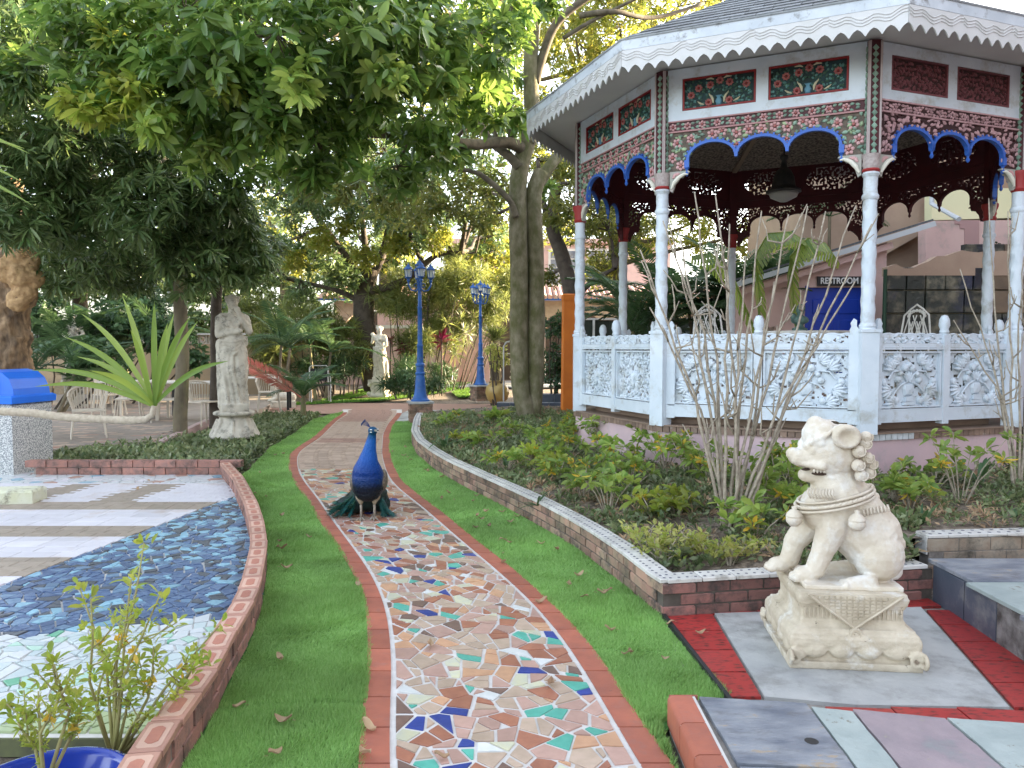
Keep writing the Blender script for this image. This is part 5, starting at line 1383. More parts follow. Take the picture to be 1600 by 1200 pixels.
# ---------------------------------------------------------------- peacock
pk = at(575, 812, 0); PX, PY = pk.x, pk.y
pc = empty('peacock', (PX, PY, .004), math.radians(6), 'bright blue peacock with folded green train standing on the mosaic path', 'bird')
def pmat():
    m = bpy.data.materials.new('peacock_plumage'); m.use_nodes = True; n = m.node_tree; N = n.nodes; L = n.links; b = N['Principled BSDF']
    tc = N.new('ShaderNodeTexCoord'); sp_ = N.new('ShaderNodeSeparateXYZ'); L.new(tc.outputs['Object'], sp_.inputs[0])
    nz = N.new('ShaderNodeTexNoise'); nz.inputs['Scale'].default_value = 40; L.new(tc.outputs['Object'], nz.inputs['Vector'])
    ad = N.new('ShaderNodeMath'); ad.operation = 'MULTIPLY_ADD'; ad.inputs[1].default_value = .03; L.new(nz.outputs[0], ad.inputs[0]); L.new(sp_.outputs['Z'], ad.inputs[2])
    cr = N.new('ShaderNodeValToRGB'); e = cr.color_ramp.elements; L.new(ad.outputs[0], cr.inputs[0])
    e[0].position = .22; e[0].color = (.005, .007, .010, 1); e[1].position = .95; e[1].color = (.0, .06, .16, 1)
    for p, c in ((.315, (.003, .007, .02, 1)), (.37, (.002, .022, .10, 1)), (.45, (.002, .03, .17, 1)), (.58, (.003, .065, .30, 1)), (.74, (.003, .08, .30, 1)), (.80, (.0, .05, .11, 1))): q = e.new(p); q.color = c
    # back: brown grey barred
    mr = N.new('ShaderNodeMapRange'); mr.inputs[1].default_value = .10; mr.inputs[2].default_value = .16; L.new(sp_.outputs['Y'], mr.inputs[0])
    wv = N.new('ShaderNodeTexWave'); wv.inputs['Scale'].default_value = 16; wv.inputs['Distortion'].default_value = 8; L.new(tc.outputs['Object'], wv.inputs[0])
    br = N.new('ShaderNodeMix'); br.data_type = 'RGBA'; br.inputs[6].default_value = (.035, .03, .025, 1); br.inputs[7].default_value = (.22, .18, .13, 1); L.new(wv.outputs[0], br.inputs[0])
    mx = N.new('ShaderNodeMix'); mx.data_type = 'RGBA'; L.new(mr.outputs[0], mx.inputs[0]); L.new(cr.outputs[0], mx.inputs[6]); L.new(br.outputs[2], mx.inputs[7])
    L.new(mx.outputs[2], b.inputs['Base Color']); b.inputs['Roughness'].default_value = .38; b.inputs['Specular IOR Level'].default_value = .25
    bp_ = N.new('ShaderNodeBump'); bp_.inputs['Strength'].default_value = .6; bp_.inputs['Distance'].default_value = .008
    v = N.new('ShaderNodeTexVoronoi'); v.inputs['Scale'].default_value = 70; L.new(tc.outputs['Object'], v.inputs['Vector']); L.new(v.outputs['Distance'], bp_.inputs['Height']); L.new(bp_.outputs[0], b.inputs['Normal'])
    return m
pmt = pmat()
b = MB()
S = 1.0
b.sphere((0, .07, .315), .155, 20, sc=(1.0, 1.25, .98)); b.sphere((0, .02, .36), .146, 18, sc=(1, 1, 1.05)); b.sphere((0, .2, .32), .125, 16, sc=(1, 1.4, .85))
b.tube([(0, .03, .40), (.0, .0, .47), (.008, -.015, .55), (.022, -.012, .64), (.038, -.01, .73), (.048, -.015, .79)], [.146, .128, .088, .060, .043, .036], 18)
b.sphere((.052, -.03, .815), .040, 14, sc=(1.15, 1.15, .95)); b.sphere((.0, .03, .25), .125, 14, sc=(1, 1.1, .75)); b.sphere((0, .12, .22), .10, 12, sc=(1, 1.3, .6))
inst('body', setmat(sculpt(b, .007, 5, .6), pmt), pc)
b = MB()
for s in (-1, 1):     # wings
    b.sphere((s * .132, .15, .335), .1, 14, sc=(.42, 1.8, 1.0))
wm = M('peacock_wing_brown', (.23, .18, .13), (.05, .04, .035), rough=.6, ns=45, bump=.4, bs=60, coord='o')
b.build('wing', wm, pc, smooth=True)
# face
b = MB(); b.M = Matrix.Translation((.055, -.035, .815)) @ Matrix.Rotation(math.radians(35), 4, 'Z')
b.add([(-.012, -.04, .0), (.012, -.04, .0), (.012, -.04, .014), (-.012, -.04, .014), (0, -.085, -.006)], [(0, 1, 4), (1, 2, 4), (2, 3, 4), (3, 0, 4)])
b.M = None; b.build('beak', M('beak_horn', (.25, .22, .18), rough=.4), pc)
b = MB()
for s, th in ((-1, 35), (1, 35)):
    b.M = Matrix.Translation((.055, -.035, .815)) @ Matrix.Rotation(math.radians(th), 4, 'Z')
    b.sphere((s * .034, -.022, .013), .014, 8, sc=(.5, 1.35, .28)); b.sphere((s * .034, -.018, -.010), .014, 8, sc=(.5, 1.3, .35))
b.M = None; b.build('face_patch', M('white_face_skin', (.75, .75, .72), rough=.7), pc, smooth=True)
b = MB(); b.M = Matrix.Translation((.055, -.035, .815)) @ Matrix.Rotation(math.radians(35), 4, 'Z')
for s in (-1, 1): b.sphere((s * .037, -.024, .003), .006, 8)
b.M = None; b.build('eye', blackp, pc, smooth=True)
crm = M('crest_dark_blue', (.01, .03, .12), rough=.5)
for i in range(9):
    b = MB(); a = (i - 4) * .09; x = .03 - .045 * 1; tip = (-.035 + .02 * math.sin(a * 2) - .0, a * .10, .855 + .048 * math.cos(a) + i * .004 - .03)
    b.tube([(.03, 0, .84), ((tip[0] + .03) / 2, a * .05, .86 + i * .003), tip], .0014, 4); b.sphere(tip, .008, 6, sc=(.6, .8, 1.5)); b.build('crest_feather', crm, pc)
# legs
legm = M('peacock_leg_skin', (.34, .29, .23), (.24, .2, .16), rough=.7, ns=60, bump=.4, bs=120)
thm = M('peacock_thigh_tan', (.32, .26, .18), (.22, .17, .12), rough=.8, ns=40)
for s, fx in ((-1, -.062), (1, .058)):
    b = MB(); b.tube([(s * .065, .04, .24), (s * .068, .02, .19), (fx, .01, .155), (fx, .02, .135)], [.055, .040, .022, .014], 10); b.build('thigh', thm, pc, smooth=True)
    b = MB(); b.tube([(fx, .02, .15), (fx, .012, .09), (fx + .002, 0, .022)], [.0135, .011, .012], 8); b.sphere((fx, .02, .145), .016, 8); b.build('shank', legm, pc, smooth=True)
    for a, l in ((-PI / 2, .075), (-PI / 2 - .55, .062), (-PI / 2 + .55, .062), (PI / 2, .035)):
        b = MB(); b.tube([(fx, 0, .02), (fx + math.cos(a) * l * .55, math.sin(a) * l * .55, .014), (fx + math.cos(a) * l, math.sin(a) * l, .007), (fx + math.cos(a) * l * 1.18, math.sin(a) * l * 1.18, .002)], [.010, .0085, .007, .002], 6); b.build('toe', legm, pc, smooth=True)
# train
trm = M('train_green', (.006, .05, .035), (.0, .09, .085), rough=.45, ns=9, isl=.5, spec=.5)
tre = M('train_bronze_green', (.03, .07, .02), (.02, .10, .07), rough=.45, isl=.5)
rnd = random.Random(3)
b = MB(); b.sphere((-.02, .34, .15), .16, 16, sc=(1.15, 1.7, .85)); b.sphere((-.10, .62, .09), .13, 14, sc=(1.2, 2.0, .6)); b.sphere((-.16, .26, .09), .12, 12, sc=(1.3, 1.2, .7)); b.sphere((.10, .28, .09), .09, 12, sc=(1, 1.2, .85))
inst('train_base', setmat(sculpt(b, .012, 4, .5, .01, 12), M('train_dark', (.004, .022, .016), (.002, .01, .012), rough=.6, ns=20, bump=.8, bs=60)), pc)
for i in range(64):
    b = MB(); side = rnd.uniform(-1, 1); lay = rnd.random()
    sx0 = side * .11; L = rnd.uniform(.45, .95); sp_ = side * .20 - .42 * lay * .9
    ex, ey = -.10 + side * .17 - .16 * rnd.random(), .28 + L * .72
    z0 = .33 - .08 * abs(side) + .05 * rnd.random(); zend = .022 + .05 * rnd.random()
    p = [Vector((sx0, .22, z0)), Vector((sx0 * .9 + (ex - sx0) * .25, .22 + (ey - .22) * .3, z0 * .72)), Vector((sx0 + (ex - sx0) * .65, .22 + (ey - .22) * .65, z0 * .30)), Vector((ex, ey, zend))]
    def bez(t): return p[0] * (1 - t) ** 3 + p[1] * 3 * t * (1 - t) ** 2 + p[2] * 3 * t * t * (1 - t) + p[3] * t ** 3
    pts = [bez(t) for t in np.linspace(0, 1, 12)]; b.tube(pts, [.003] * 11 + [.001], 4)
    for j in range(1, 12):
        for q in range(5):
            t = (j + q / 5) / 12; c = bez(t); d = (bez(min(1, t + .03)) - bez(t - .03)).normalized(); sd = d.cross(Vector((0, 0, 1))).normalized()
            for s in (-1, 1):
                l = rnd.uniform(.035, .065); e = c + d * l * .8 + sd * s * l * .6 + Vector((0, 0, rnd.uniform(-.018, .01))); e.z = max(e.z, .004)
                b.add([c - d * .003, c + d * .006, e], [(0, 1, 2)])
    b.build('train_feather', trm if i % 3 else tre, pc)
# side train: sweeping out to bird's right, left in the picture
for i in range(84):
    b = MB(); a = rnd.uniform(0, 1); ex, ey = -.12 - .24 * a - rnd.uniform(0, .05), .02 + .42 * rnd.random() * (1.1 - a * .4); ez = .012 + .12 * rnd.random() ** 2
    p = [Vector((-.06, .20, .30)), Vector((-.11, .18 + .1 * rnd.random(), .20)), Vector(((ex - .08) * .55, ey + .05, .09)), Vector((ex, ey, ez))]
    if i % 4 == 3: p = [Vector((.07, .20, .28)), Vector((.10, .2, .18)), Vector((.13, .12, .07)), Vector((.12 + .12 * a, .02 + .2 * rnd.random(), .012))]
    pts = [bez(t) for t in np.linspace(0, 1, 9)]; b.tube(pts, [.003] * 8 + [.001], 4)
    for j in range(36):
        t = .15 + .85 * j / 36; c = bez(t); d = (bez(min(1, t + .03)) - bez(t - .03)).normalized(); sd = d.cross(Vector((0, 0, 1))).normalized()
        for s in (-1, 1):
            l = rnd.uniform(.03, .06); e = c + d * l * .9 + sd * s * l * .5 + Vector((0, 0, rnd.uniform(-.015, .02))); e.z = max(e.z, .004)
            b.add([c - d * .003, c + d * .006, e], [(0, 1, 2)])
    b.build('train_feather', trm if i % 4 else tre, pc)
# ---------------------------------------------------------------- lamp posts
glassm = bpy.data.materials.new('lantern_glass'); glassm.use_nodes = True
g = glassm.node_tree.nodes['Principled BSDF']; g.inputs['Base Color'].default_value = (.75, .82, .82, 1); g.inputs['Roughness'].default_value = .15; g.inputs['Alpha'].default_value = .55
def lamp_post(loc, rz, label, plinth_m):
    r = empty('street_lamp', loc, rz, label, 'street lamp', 'blue four lantern street lamps')
    bb = MB()
    pl = brick_mesh('brick', .20, .10, .062, plinth_m, .003)
    for c_ in range(6):
        for k in range(4):
            for i in (0, 1):
                a = k * PI / 2; o = (-.11 if c_ % 2 else -.005) + i * .21; x, y = o + .0, -.18
                if c_ % 2 == 0: x = -.105 + i * .21
                else: x = -.15 + i * .2
                inst('brick', pl, r, (x * math.cos(a) - y * math.sin(a), x * math.sin(a) + y * math.cos(a), .035 + c_ * .068), (0, 0, a))
    b = MB(); b.box((0, 0, .2), (.38, .38, .40)); b.build('plinth_core', mortar, r)
    b = MB(); b.bbox((0, 0, .43), (.52, .52, .045), .01); b.build('plinth_cap', greyslab, r)
    b = MB(); b.lathe([(.20, .45), (.20, .48), (.175, .49), (.165, .51), (.13, .60), (.112, .72), (.10, .90), (.088, 1.0), (.105, 1.02), (.105, 1.05), (.085, 1.07), (.08, 1.18), (.098, 1.2), (.098, 1.23), (.068, 1.26), (.06, 1.6), (.07, 1.62), (.052, 1.66), (.044, 2.4), (.056, 2.42), (.04, 2.45), (.036, 2.95), (.05, 2.98), (.04, 3.02)], 16)
    me = auto(b.mesh('pole', lampblue), 40); inst('pole', me, r)
    def lantern(c):
        q = MB(); z = c[2]; q.M = Matrix.Translation(c) @ Matrix.Scale(.84, 4) @ Matrix.Translation(-Vector(c))
        q.lathe([(.02, -.12), (.045, -.08), (.03, -.05), (.075, -.01), (.085, .0), (.08, .012)], 8, c)
        for k in range(6):
            t = k * PI / 3; q.tube([(c[0] + .072 * math.cos(t), c[1] + .072 * math.sin(t), z), (c[0] + .098 * math.cos(t), c[1] + .098 * math.sin(t), z + .19)], .007, 5)
        q.lathe([(.115, .19), (.12, .205), (.095, .235), (.06, .27), (.045, .275), (.04, .30), (.015, .32), (.018, .34), (.0, .37)], 12, c)
        o = q.build('lantern', lampblue, r, smooth=False); g_ = MB(); g_.M = q.M; g_.lathe([(.066, .01), (.09, .19)], 6, c); g_.build('lantern_glass', glassm, o)
    lantern((0, 0, 3.13))
    for k in range(4):
        a = k * PI / 2; ex, ey = .235 * math.cos(a), .235 * math.sin(a)
        b = MB(); b.tube([(0, 0, 2.86), (ex * .35, ey * .35, 2.76), (ex * .75, ey * .75, 2.78), (ex, ey, 2.88), (ex, ey, 2.95)], .016, 6)
        b.tube([(ex * (.35 + .16 * math.cos(t)), ey * (.35 + .16 * math.cos(t)), 2.88 + .04 * math.sin(t)) for t in np.linspace(0, 6, 12)], .009, 5); b.build('arm', lampblue, r)
        lantern((ex, ey, 3.04))
    return r
l1 = lamp_post((at(656, 660).x, 16.2, -.01), .25, 'nearer blue street lamp with clustered lanterns on a brick plinth', brickr)
l2 = copy_tree(l1, (-.90, 22.0, .05), .55, 'farther blue street lamp behind the small patch of lawn')

# ---------------------------------------------------------------- litter bin
bm_ = M('speckled_aggregate', (.62, .62, .60), (.22, .23, .24), rough=.85, ns=75, lo=.44, hi=.54, det=2, bump=.6, bs=80, bd=.004)
binp = at(0, 748, 0)
r = empty('litter_bin', (-6.34, 9.62, -.02), math.radians(-8), 'square speckled stone litter bin with a bright blue domed plastic lid', 'bin')
b = MB(); b.bbox((0, 0, .46), (.72, .66, .92), .03); b.bbox((0, 0, .03), (.66, .6, .06), .01); me = b.mesh('body', bm_); inst('body', me, r)
bl = M('bin_lid_blue', (.02, .16, .72), (.02, .14, .66), rough=.35, ns=3)
b = MB(); sq(b, .79, .73, .91, .985, .80, .74); sq(b, .80, .74, .985, 1.01, .74, .68)
n = 10; prof = [(-.36, 1.0), (-.345, 1.08), (-.29, 1.19), (-.20, 1.27), (-.08, 1.315), (.06, 1.32), (.2, 1.29), (.30, 1.21), (.355, 1.09), (.37, 1.0)]
vs = [(x, -.30 + .04 * (z - 1.0), z) for x, z in prof] + [(x, .30, z) for x, z in prof]; k = len(prof)
b.add(vs, [tuple(range(k)), tuple(range(2 * k - 1, k - 1, -1))] + [(i + 1, i, k + i, k + i + 1) for i in range(k - 1)])
me = b.mesh('lid', bl); inst('lid', me, r)
b = MB(); b.box((-.05, -.318, 1.10), (.40, .03, .15)); b.build('flap', bl, r)

# ---------------------------------------------------------------- pale stone block at the left edge
v = at(20, 790, PZ)
b = MB(); b.bbox((0, 0, 0), (1.1, .30, .13), .02); o = b.build('stone_block', M('lichen_block', (.55, .55, .38), (.62, .62, .50), rough=.8, ns=9, bump=.5, bs=40, dirt=(.2, .18, .14), ds=8, da=.4), None, loc=(at(40, 790, PZ).x - .55, v.y + .17, PZ + .065), rot=(0, 0, .12)); tag(o, 'low pale yellowish stone block resting on the striped patio at the left edge', 'stone')

# ---------------------------------------------------------------- dining furniture
def dining_chair(loc, rz, label):
    r = empty('dining_chair', loc, rz, label, 'chair', 'cream ribbed dining chairs on the back patio'); m = cream_chair
    b = MB(); b.bbox((0, 0, .44), (.46, .44, .03), .01); b.build('seat', m, r)
    b = MB(); n = 17
    top, bot = [], []
    for i in range(n):
        t = PI * (i / (n - 1)); x = .26 * math.cos(t); y = .02 + .24 * math.sin(t); h = .80 if True else 0
        h = .66 + .16 * math.sin(t) ** .7
        b.tube([(x * .85, y * .9, .45), (x, y, .58), (x * 1.08, y * 1.08, h)], .011, 5); top.append((x * 1.08, y * 1.08, h))
    b.tube(top, .017, 6); b.build('backrest', m, r)
    for x, y in ((-.2, -.19), (.2, -.19), (-.2, .2), (.2, .2)):
        b = MB(); b.tube([(x, y, .44), (x * 1.25, y * 1.25, 0)], .015, 6); b.build('leg', m, r)
    return r
c0 = dining_chair((-6.85, 12.4, BPZ), math.radians(30), 'cream ribbed resin chair nearest the blue lidded bin')
for (px, Y, rz, lab) in ((200, 15.2, -70, 'cream ribbed chair behind the spiky leaves, left of the pale table'), (262, 15.0, 100, 'cream ribbed chair pulled up between the table and the robed statue'),
        (170, 16.6, 150, 'cream ribbed chair on the far side of the leftmost table'), (318, 14.4, 60, 'cream ribbed chair just left of the grey robed statue'), (420, 17.5, 20, 'cream chair partly hidden behind the reddish palm frond')):
    p = atd(px, 600, Y); copy_tree(c0, (p.x, Y, BPZ), math.radians(rz), lab)
def dining_table(loc, rz, w, label, m=tabletopm):
    r = empty('dining_table', loc, rz, label, 'table', 'pale outdoor dining tables')
    b = MB(); b.bbox((0, 0, .745), (w, .8, .03), .006); b.build('tabletop', m, r)
    for sx in (-1, 1):
        for sy in (-1, 1): b = MB(); b.box((sx * (w / 2 - .06), sy * .33, .365), (.05, .05, .73)); b.build('leg', cream_chair if sx < 0 else blackp, r)
    return r
p = atd(300, 570, 15.6); t0 = dining_table((p.x, 15.6, BPZ), .1, 1.3, 'pale dining table standing left of the grey robed statue')
p = atd(215, 580, 16.0); copy_tree(t0, (p.x, 16.0, BPZ), -.1, 'pale dining table behind the spiky leaved rosette')
p = atd(410, 560, 18); copy_tree(t0, (p.x, 18.0, BPZ), .2, 'pale dining table right of the grey robed statue')
p = atd(110, 590, 15); 
r = empty('metal_chair', (atd(500, 600, 21).x, 21, .1), math.radians(20), 'silver tubular chair with dark back beside the far planting', 'chair')
b = MB(); b.box((0, .24, .72), (.44, .02, .34)); b.build('backrest', blackp, r); b = MB(); b.bbox((0, 0, .45), (.46, .46, .03), .01); b.build('seat', blackp, r)
for s in (-1, 1):
    b = MB(); b.tube([(s * .25, .26, .92), (s * .25, .25, .5), (s * .26, .28, 0)], .016, 6); b.tube([(s * .25, .25, .68), (s * .27, -.05, .68), (s * .26, -.22, .62), (s * .25, -.24, 0)], .016, 6); b.build('frame', silver, r)
b = MB(); b.tube([(-.25, .26, .92), (-.2, .26, .97), (.2, .26, .97), (.25, .26, .92)], .016, 6); b.build('top_tube', silver, r)

# ---------------------------------------------------------------- blue pot, front left
r = empty('plant_pot', (at(62, 1238, .15).x, at(62, 1238, .15).y, -.05), 0, 'large glossy cobalt blue glazed pot at the bottom left corner', 'pot')
pc_ = M('cobalt_glaze', (.01, .04, .36), (.01, .03, .26), rough=.15, ns=4, coat=.5)
b = MB(); b.lathe([(.16, 0), (.22, .08), (.26, .16), (.275, .19), (.275, .205), (.255, .21), (.245, .19), (.22, .12), (.14, .05), (0, .045)], 40); b.build('pot', pc_, r, smooth=True)
b = MB(); b.lathe([(.205, .095), (0, .10)], 24); b.build('water', M('dark_water', (.01, .03, .12), rough=.05), r)

# ---------------------------------------------------------------- orange post, steps, black paving steps
p = atd(889, 598, 15.0)
r = empty('orange_pillar', (p.x, 15.2, .3), .1, 'tall orange painted square pillar just left of the gazebo', 'pillar')
b = MB(); b.box((0, 0, 1.1), (.25, .3, 2.2), taper=.86); b.build('shaft', orangep, r); b = MB(); b.bbox((0, 0, 2.26), (.24, .28, .12), .02); b.build('cap', orangep, r)
r = empty('slate_steps', (-.2, 17.2, 0), 0, 'dark tiled garden steps behind the double trunked tree', 'steps')
for i, (x0, x1, y, h) in enumerate(((-.9, 2.2, 17.0, .16), (-.35, 2.2, 17.5, .30), (.4, 3.0, 18.2, .46))):
    b = MB(); n = int((x1 - x0) / .3)
    b.box(((x0 + x1) / 2, y + .5, h / 2 - .02), (x1 - x0 - .02, 1.0, h - .02)); b.build('step_core', mortar, r, world=True)
    st = bpy.data.meshes.get('step_tile_%d' % 9) or brick_mesh('step_tile', .29, .02, h - .01, slated, .002); st2 = brick_mesh('step_tile', .29, .33, .02, slated, .002)
    for k in range(n):
        inst('riser_tile', st, r, (x0 + .15 + k * .3, y - .008, h / 2 - .01), world=True)
        inst('tread_tile', st2, r, (x0 + .15 + k * .3, y + .16, h - .005), world=True)
r = empty('handrail', (-.2, 18.5, 0), 0, 'bent metal handrail beside the dark steps left of the tree', 'handrail')
b = MB(); a = atd(787, 600, 18.5); c = atd(796, 535, 18.5); b.tube([(a.x, 18.5, .1), (a.x, 18.5, c.z - .1), (a.x + .06, 18.5, c.z), (a.x + .2, 18.5, c.z + .04), (a.x + .3, 18.6, c.z + .02)], .02, 8); b.build('rail', silver, r, world=True)
p = atd(777, 600, 21)
r = empty('urn', (p.x, 21, 0.02), 0, 'round ochre glazed urn holding a yellowish bush near the far lamp', 'pot')
b = MB(); b.lathe([(.16, 0), (.28, .15), (.33, .32), (.3, .48), (.2, .58), (.17, .6), (.22, .64), (.2, .65), (.12, .58)], 24); b.build('body', M('ochre_glaze', (.42, .30, .10), (.34, .22, .07), rough=.3, ns=5), r, smooth=True)

# ---------------------------------------------------------------- restroom building behind the gazebo
rb = empty('restroom_building', (9, 16, 0), 0, 'pink restroom building with blue door and sloping gutter behind the gazebo', 'building')
WY = 15.4
def quadwall(pts, Y, th, name, m, parent, world=True):   # pts: picture corners at distance Y
    b = MB(); v = [atd(a, c, Y) for a, c in pts]; poly = [(p.x, p.z) for p in v]
    if area(poly) < 0: poly = poly[::-1]
    b.vprism(poly, Y, Y + th); return b.build(name, m, parent, world=world)
def wpt(px, py, Y=WY): v = atd(px, py, Y); return (v.x, v.z)
b = MB(); z0 = .0
a = wpt(1150, 452); c = wpt(1386, 378)
xd0, xd1 = wpt(1262, 500)[0], wpt(1352, 500)[0]; zd = wpt(1262, 449)[1]
b.vprism([(a[0], z0), (xd0, z0), (xd0, a[1] + (c[1] - a[1]) * (xd0 - a[0]) / (c[0] - a[0])), (a[0], a[1])], WY, WY + .2)
b.vprism([(xd1, z0), (c[0], z0), (c[0], c[1]), (xd1, a[1] + (c[1] - a[1]) * (xd1 - a[0]) / (c[0] - a[0]))], WY, WY + .2)
b.vprism([(xd0, zd), (xd1, zd), (xd1, a[1] + (c[1] - a[1]) * (xd1 - a[0]) / (c[0] - a[0])), (xd0, a[1] + (c[1] - a[1]) * (xd0 - a[0]) / (c[0] - a[0]))], WY, WY + .2)
b.build('front_wall', pink2, rb, world=True)
# moulding and gutter up the slope
def sl(px0, py0, px1, py1, w, h, name, m, Y=WY, dy=0):
    p, q = atd(px0, py0, Y), atd(px1, py1, Y); b = MB(); b.bar((p.x, Y - dy, p.z), (q.x, Y - dy, q.z), w, h); b.build(name, m, rb, world=True)
sl(1140, 462, 1390, 384, .14, .12, 'cornice', pink2, dy=.07); sl(1140, 448, 1452, 352, .20, .10, 'gutter', M('gutter_grey', (.52, .56, .58), rough=.4), dy=.14); sl(1140, 440, 1450, 346, .3, .04, 'roof_edge', slatem, dy=.05)
b = MB(); b.box(((xd0 + xd1) / 2, WY + .08, zd / 2), (xd1 - xd0, .05, zd)); d_ = b.build('door', doorblue, rb, world=True)
wd = (xd1 - xd0)
for i in (0, 1):
    for z_, h_ in ((zd - .38, .30), (zd - .85, .42), (zd - 1.5, .6)):
        b = MB(); b.bbox((0, 0, 0), (wd * .36, h_, .03), .015); o = b.build('door_panel', doorblue, d_, loc=(0, 0, 0)); o.matrix_parent_inverse = Matrix(); o.location = Vector((xd0 + wd * (.27 + .46 * i), WY + .055, z_)); o.rotation_euler = (PI / 2, 0, 0)
for s, x in ((0, xd0 - .03), (1, xd1 + .03)): b = MB(); b.box((x, WY - .01, zd / 2), (.06, .05, zd + .06)); b.build('door_frame', doorblue, rb, world=True)
# sign
s0, s1 = wpt(1280, 433), wpt(1340, 446)
sg = empty('sign', ((s0[0] + s1[0]) / 2, WY - .03, (s0[1] + s1[1]) / 2), 0, 'black sign with white letters RESTROOM above the blue door', 'sign')
b = MB(); b.bbox((0, 0, 0), (s1[0] - s0[0] + .1, abs(s1[1] - s0[1]) + .02, .03), .004); o = b.build('board', blackp, sg, rot=(PI / 2, 0, 0))
def text(s, size, m, parent, loc, rot, name='lettering', ext=.004):
    cu = bpy.data.curves.new('t', 'FONT'); cu.body = s; cu.size = size; cu.extrude = ext; cu.align_x = 'CENTER'; cu.align_y = 'CENTER'; cu.offset = size * .022
    o = bpy.data.objects.new('t', cu); COL.objects.link(o); dg = bpy.context.evaluated_depsgraph_get(); me = bpy.data.meshes.new_from_object(o.evaluated_get(dg)); bpy.data.objects.remove(o)
    me.materials.clear(); me.materials.append(m); return inst(name, me, parent, loc, rot)
text('RESTROOM', .17, M('sign_white', (.8, .8, .8), rough=.5), sg, (0, -.022, 0), (PI / 2, 0, 0)).scale = (.86, 1, 1)
# upper walls behind
quadwall([(1255, 470), (1450, 360), (1450, 200), (1255, 200)], 17.6, .3, 'upper_wall', tanw, rb)
quadwall([(1446, 420), (1700, 430), (1700, 343), (1446, 345)], 16.6, .3, 'side_wall', pink2, rb)
for i, (x0, y0, x1, y1) in enumerate(((1492, 344, 1530, 350), (1500, 350, 1530, 357), (1507, 357, 1530, 390))):
    quadwall([(x0, y1), (x1, y1), (x1, y0), (x0, y0)], 16.58, .015, 'painted_block', pinkd, rb)
quadwall([(1456, 344), (1600, 340), (1600, 295), (1456, 290)], 17.0, .3, 'parapet_wall', yellw, rb)
b = MB(); v = atd(1452, 320, 16.5); b.tube([(v.x, 16.4, 6.6), (v.x, 16.4, v.z), (v.x - .05, 15.3, v.z - .5)], .05, 8); b.build('downpipe', M('gutter_pipe', (.5, .53, .55), rough=.4), rb, world=True)
# dark slate block wall
sw = empty('slate_block_wall', (atd(1480, 500, 14.4).x, 14.4, 0), 0, 'dark slate block garden wall behind the right side of the gazebo', 'wall')
slb = M('black_slate_block', (.03, .036, .030), (.17, .155, .11), rough=.35, ns=4.5, lo=.46, hi=.66, det=9, bump=.9, bs=9, obr=.5, dirt=(.03, .035, .07), ds=1.6, da=.45, bd=.03)
slt = M('tan_slate_block', (.24, .17, .11), (.15, .11, .08), rough=.6, ns=3, bump=.6, bs=10, obr=.2, bd=.03)
grm = M('green_downpipe', (.01, .05, .025), rough=.4)
x0, x1 = atd(1381, 500, 14.4).x, 13.0; BH, BWd = .43, .72; blk = {}
for key, m_ in (('d', slb), ('t', slt)):
    for wv_ in (0, 1, 2):
        q = MB(); w_ = BWd * (1, .72, .5)[wv_]; q.bbox((0, 0, 0), (w_ - .02, BH - .02, .18), .012); blk[(key, wv_)] = q.mesh('slate_block', m_)
rr = random.Random(4)
row = 0; z = .05
while z < 3.3:
    x = x0 + (0 if row % 2 else 0)
    first = True
    while x < x1:
        wv_ = rr.choice((0, 0, 1, 2)) if not (first and row % 2) else 2; first = False; w_ = BWd * (1, .72, .5)[wv_]
        topz = 3.05 + (.35 if x > x0 + 1.2 else .1) + .3 * math.sin(x * 1.7) * .3
        if z + BH * .5 < topz + (.0):
            tan = x > x0 + 1.6 and z > 2.1
            inst('slate_block', blk[('t' if tan else 'd', wv_)], sw, (x + w_ / 2, 14.4 + rr.uniform(-.012, .012), z + BH / 2), (PI / 2, rr.uniform(-.004, .004), 0), world=True)
        x += w_
    z += BH; row += 1
b = MB(); b.box(((x0 + x1) / 2 + .02, 14.46, 1.5), (x1 - x0 - .04, .14, 2.95)); b.build('backing', M('dark_joint', (.22, .195, .14), rough=1), sw, world=True)
b = MB(); n = 40; pts = []
for i in range(n + 1): pts.append((x0 + (x1 - x0) * i / n, 3.06 + .1 * noise.noise(Vector((i * .6, 0, 0))) + .28 * min(1, max(0, (i / n - .08) * 8))))
b.vprism([(x0, 2.9)] + [(x1, 2.9)] + pts[::-1], 14.30, 14.52); b.build('rough_top', tanw, sw, world=True)
v0 = atd(1381, 440, 14.25); b = MB(); b.tube([(v0.x, 14.2, 0), (v0.x, 14.2, 1.5), (v0.x, 14.2, 3.0)], .035, 8); b.build('downpipe', grm, sw, world=True)
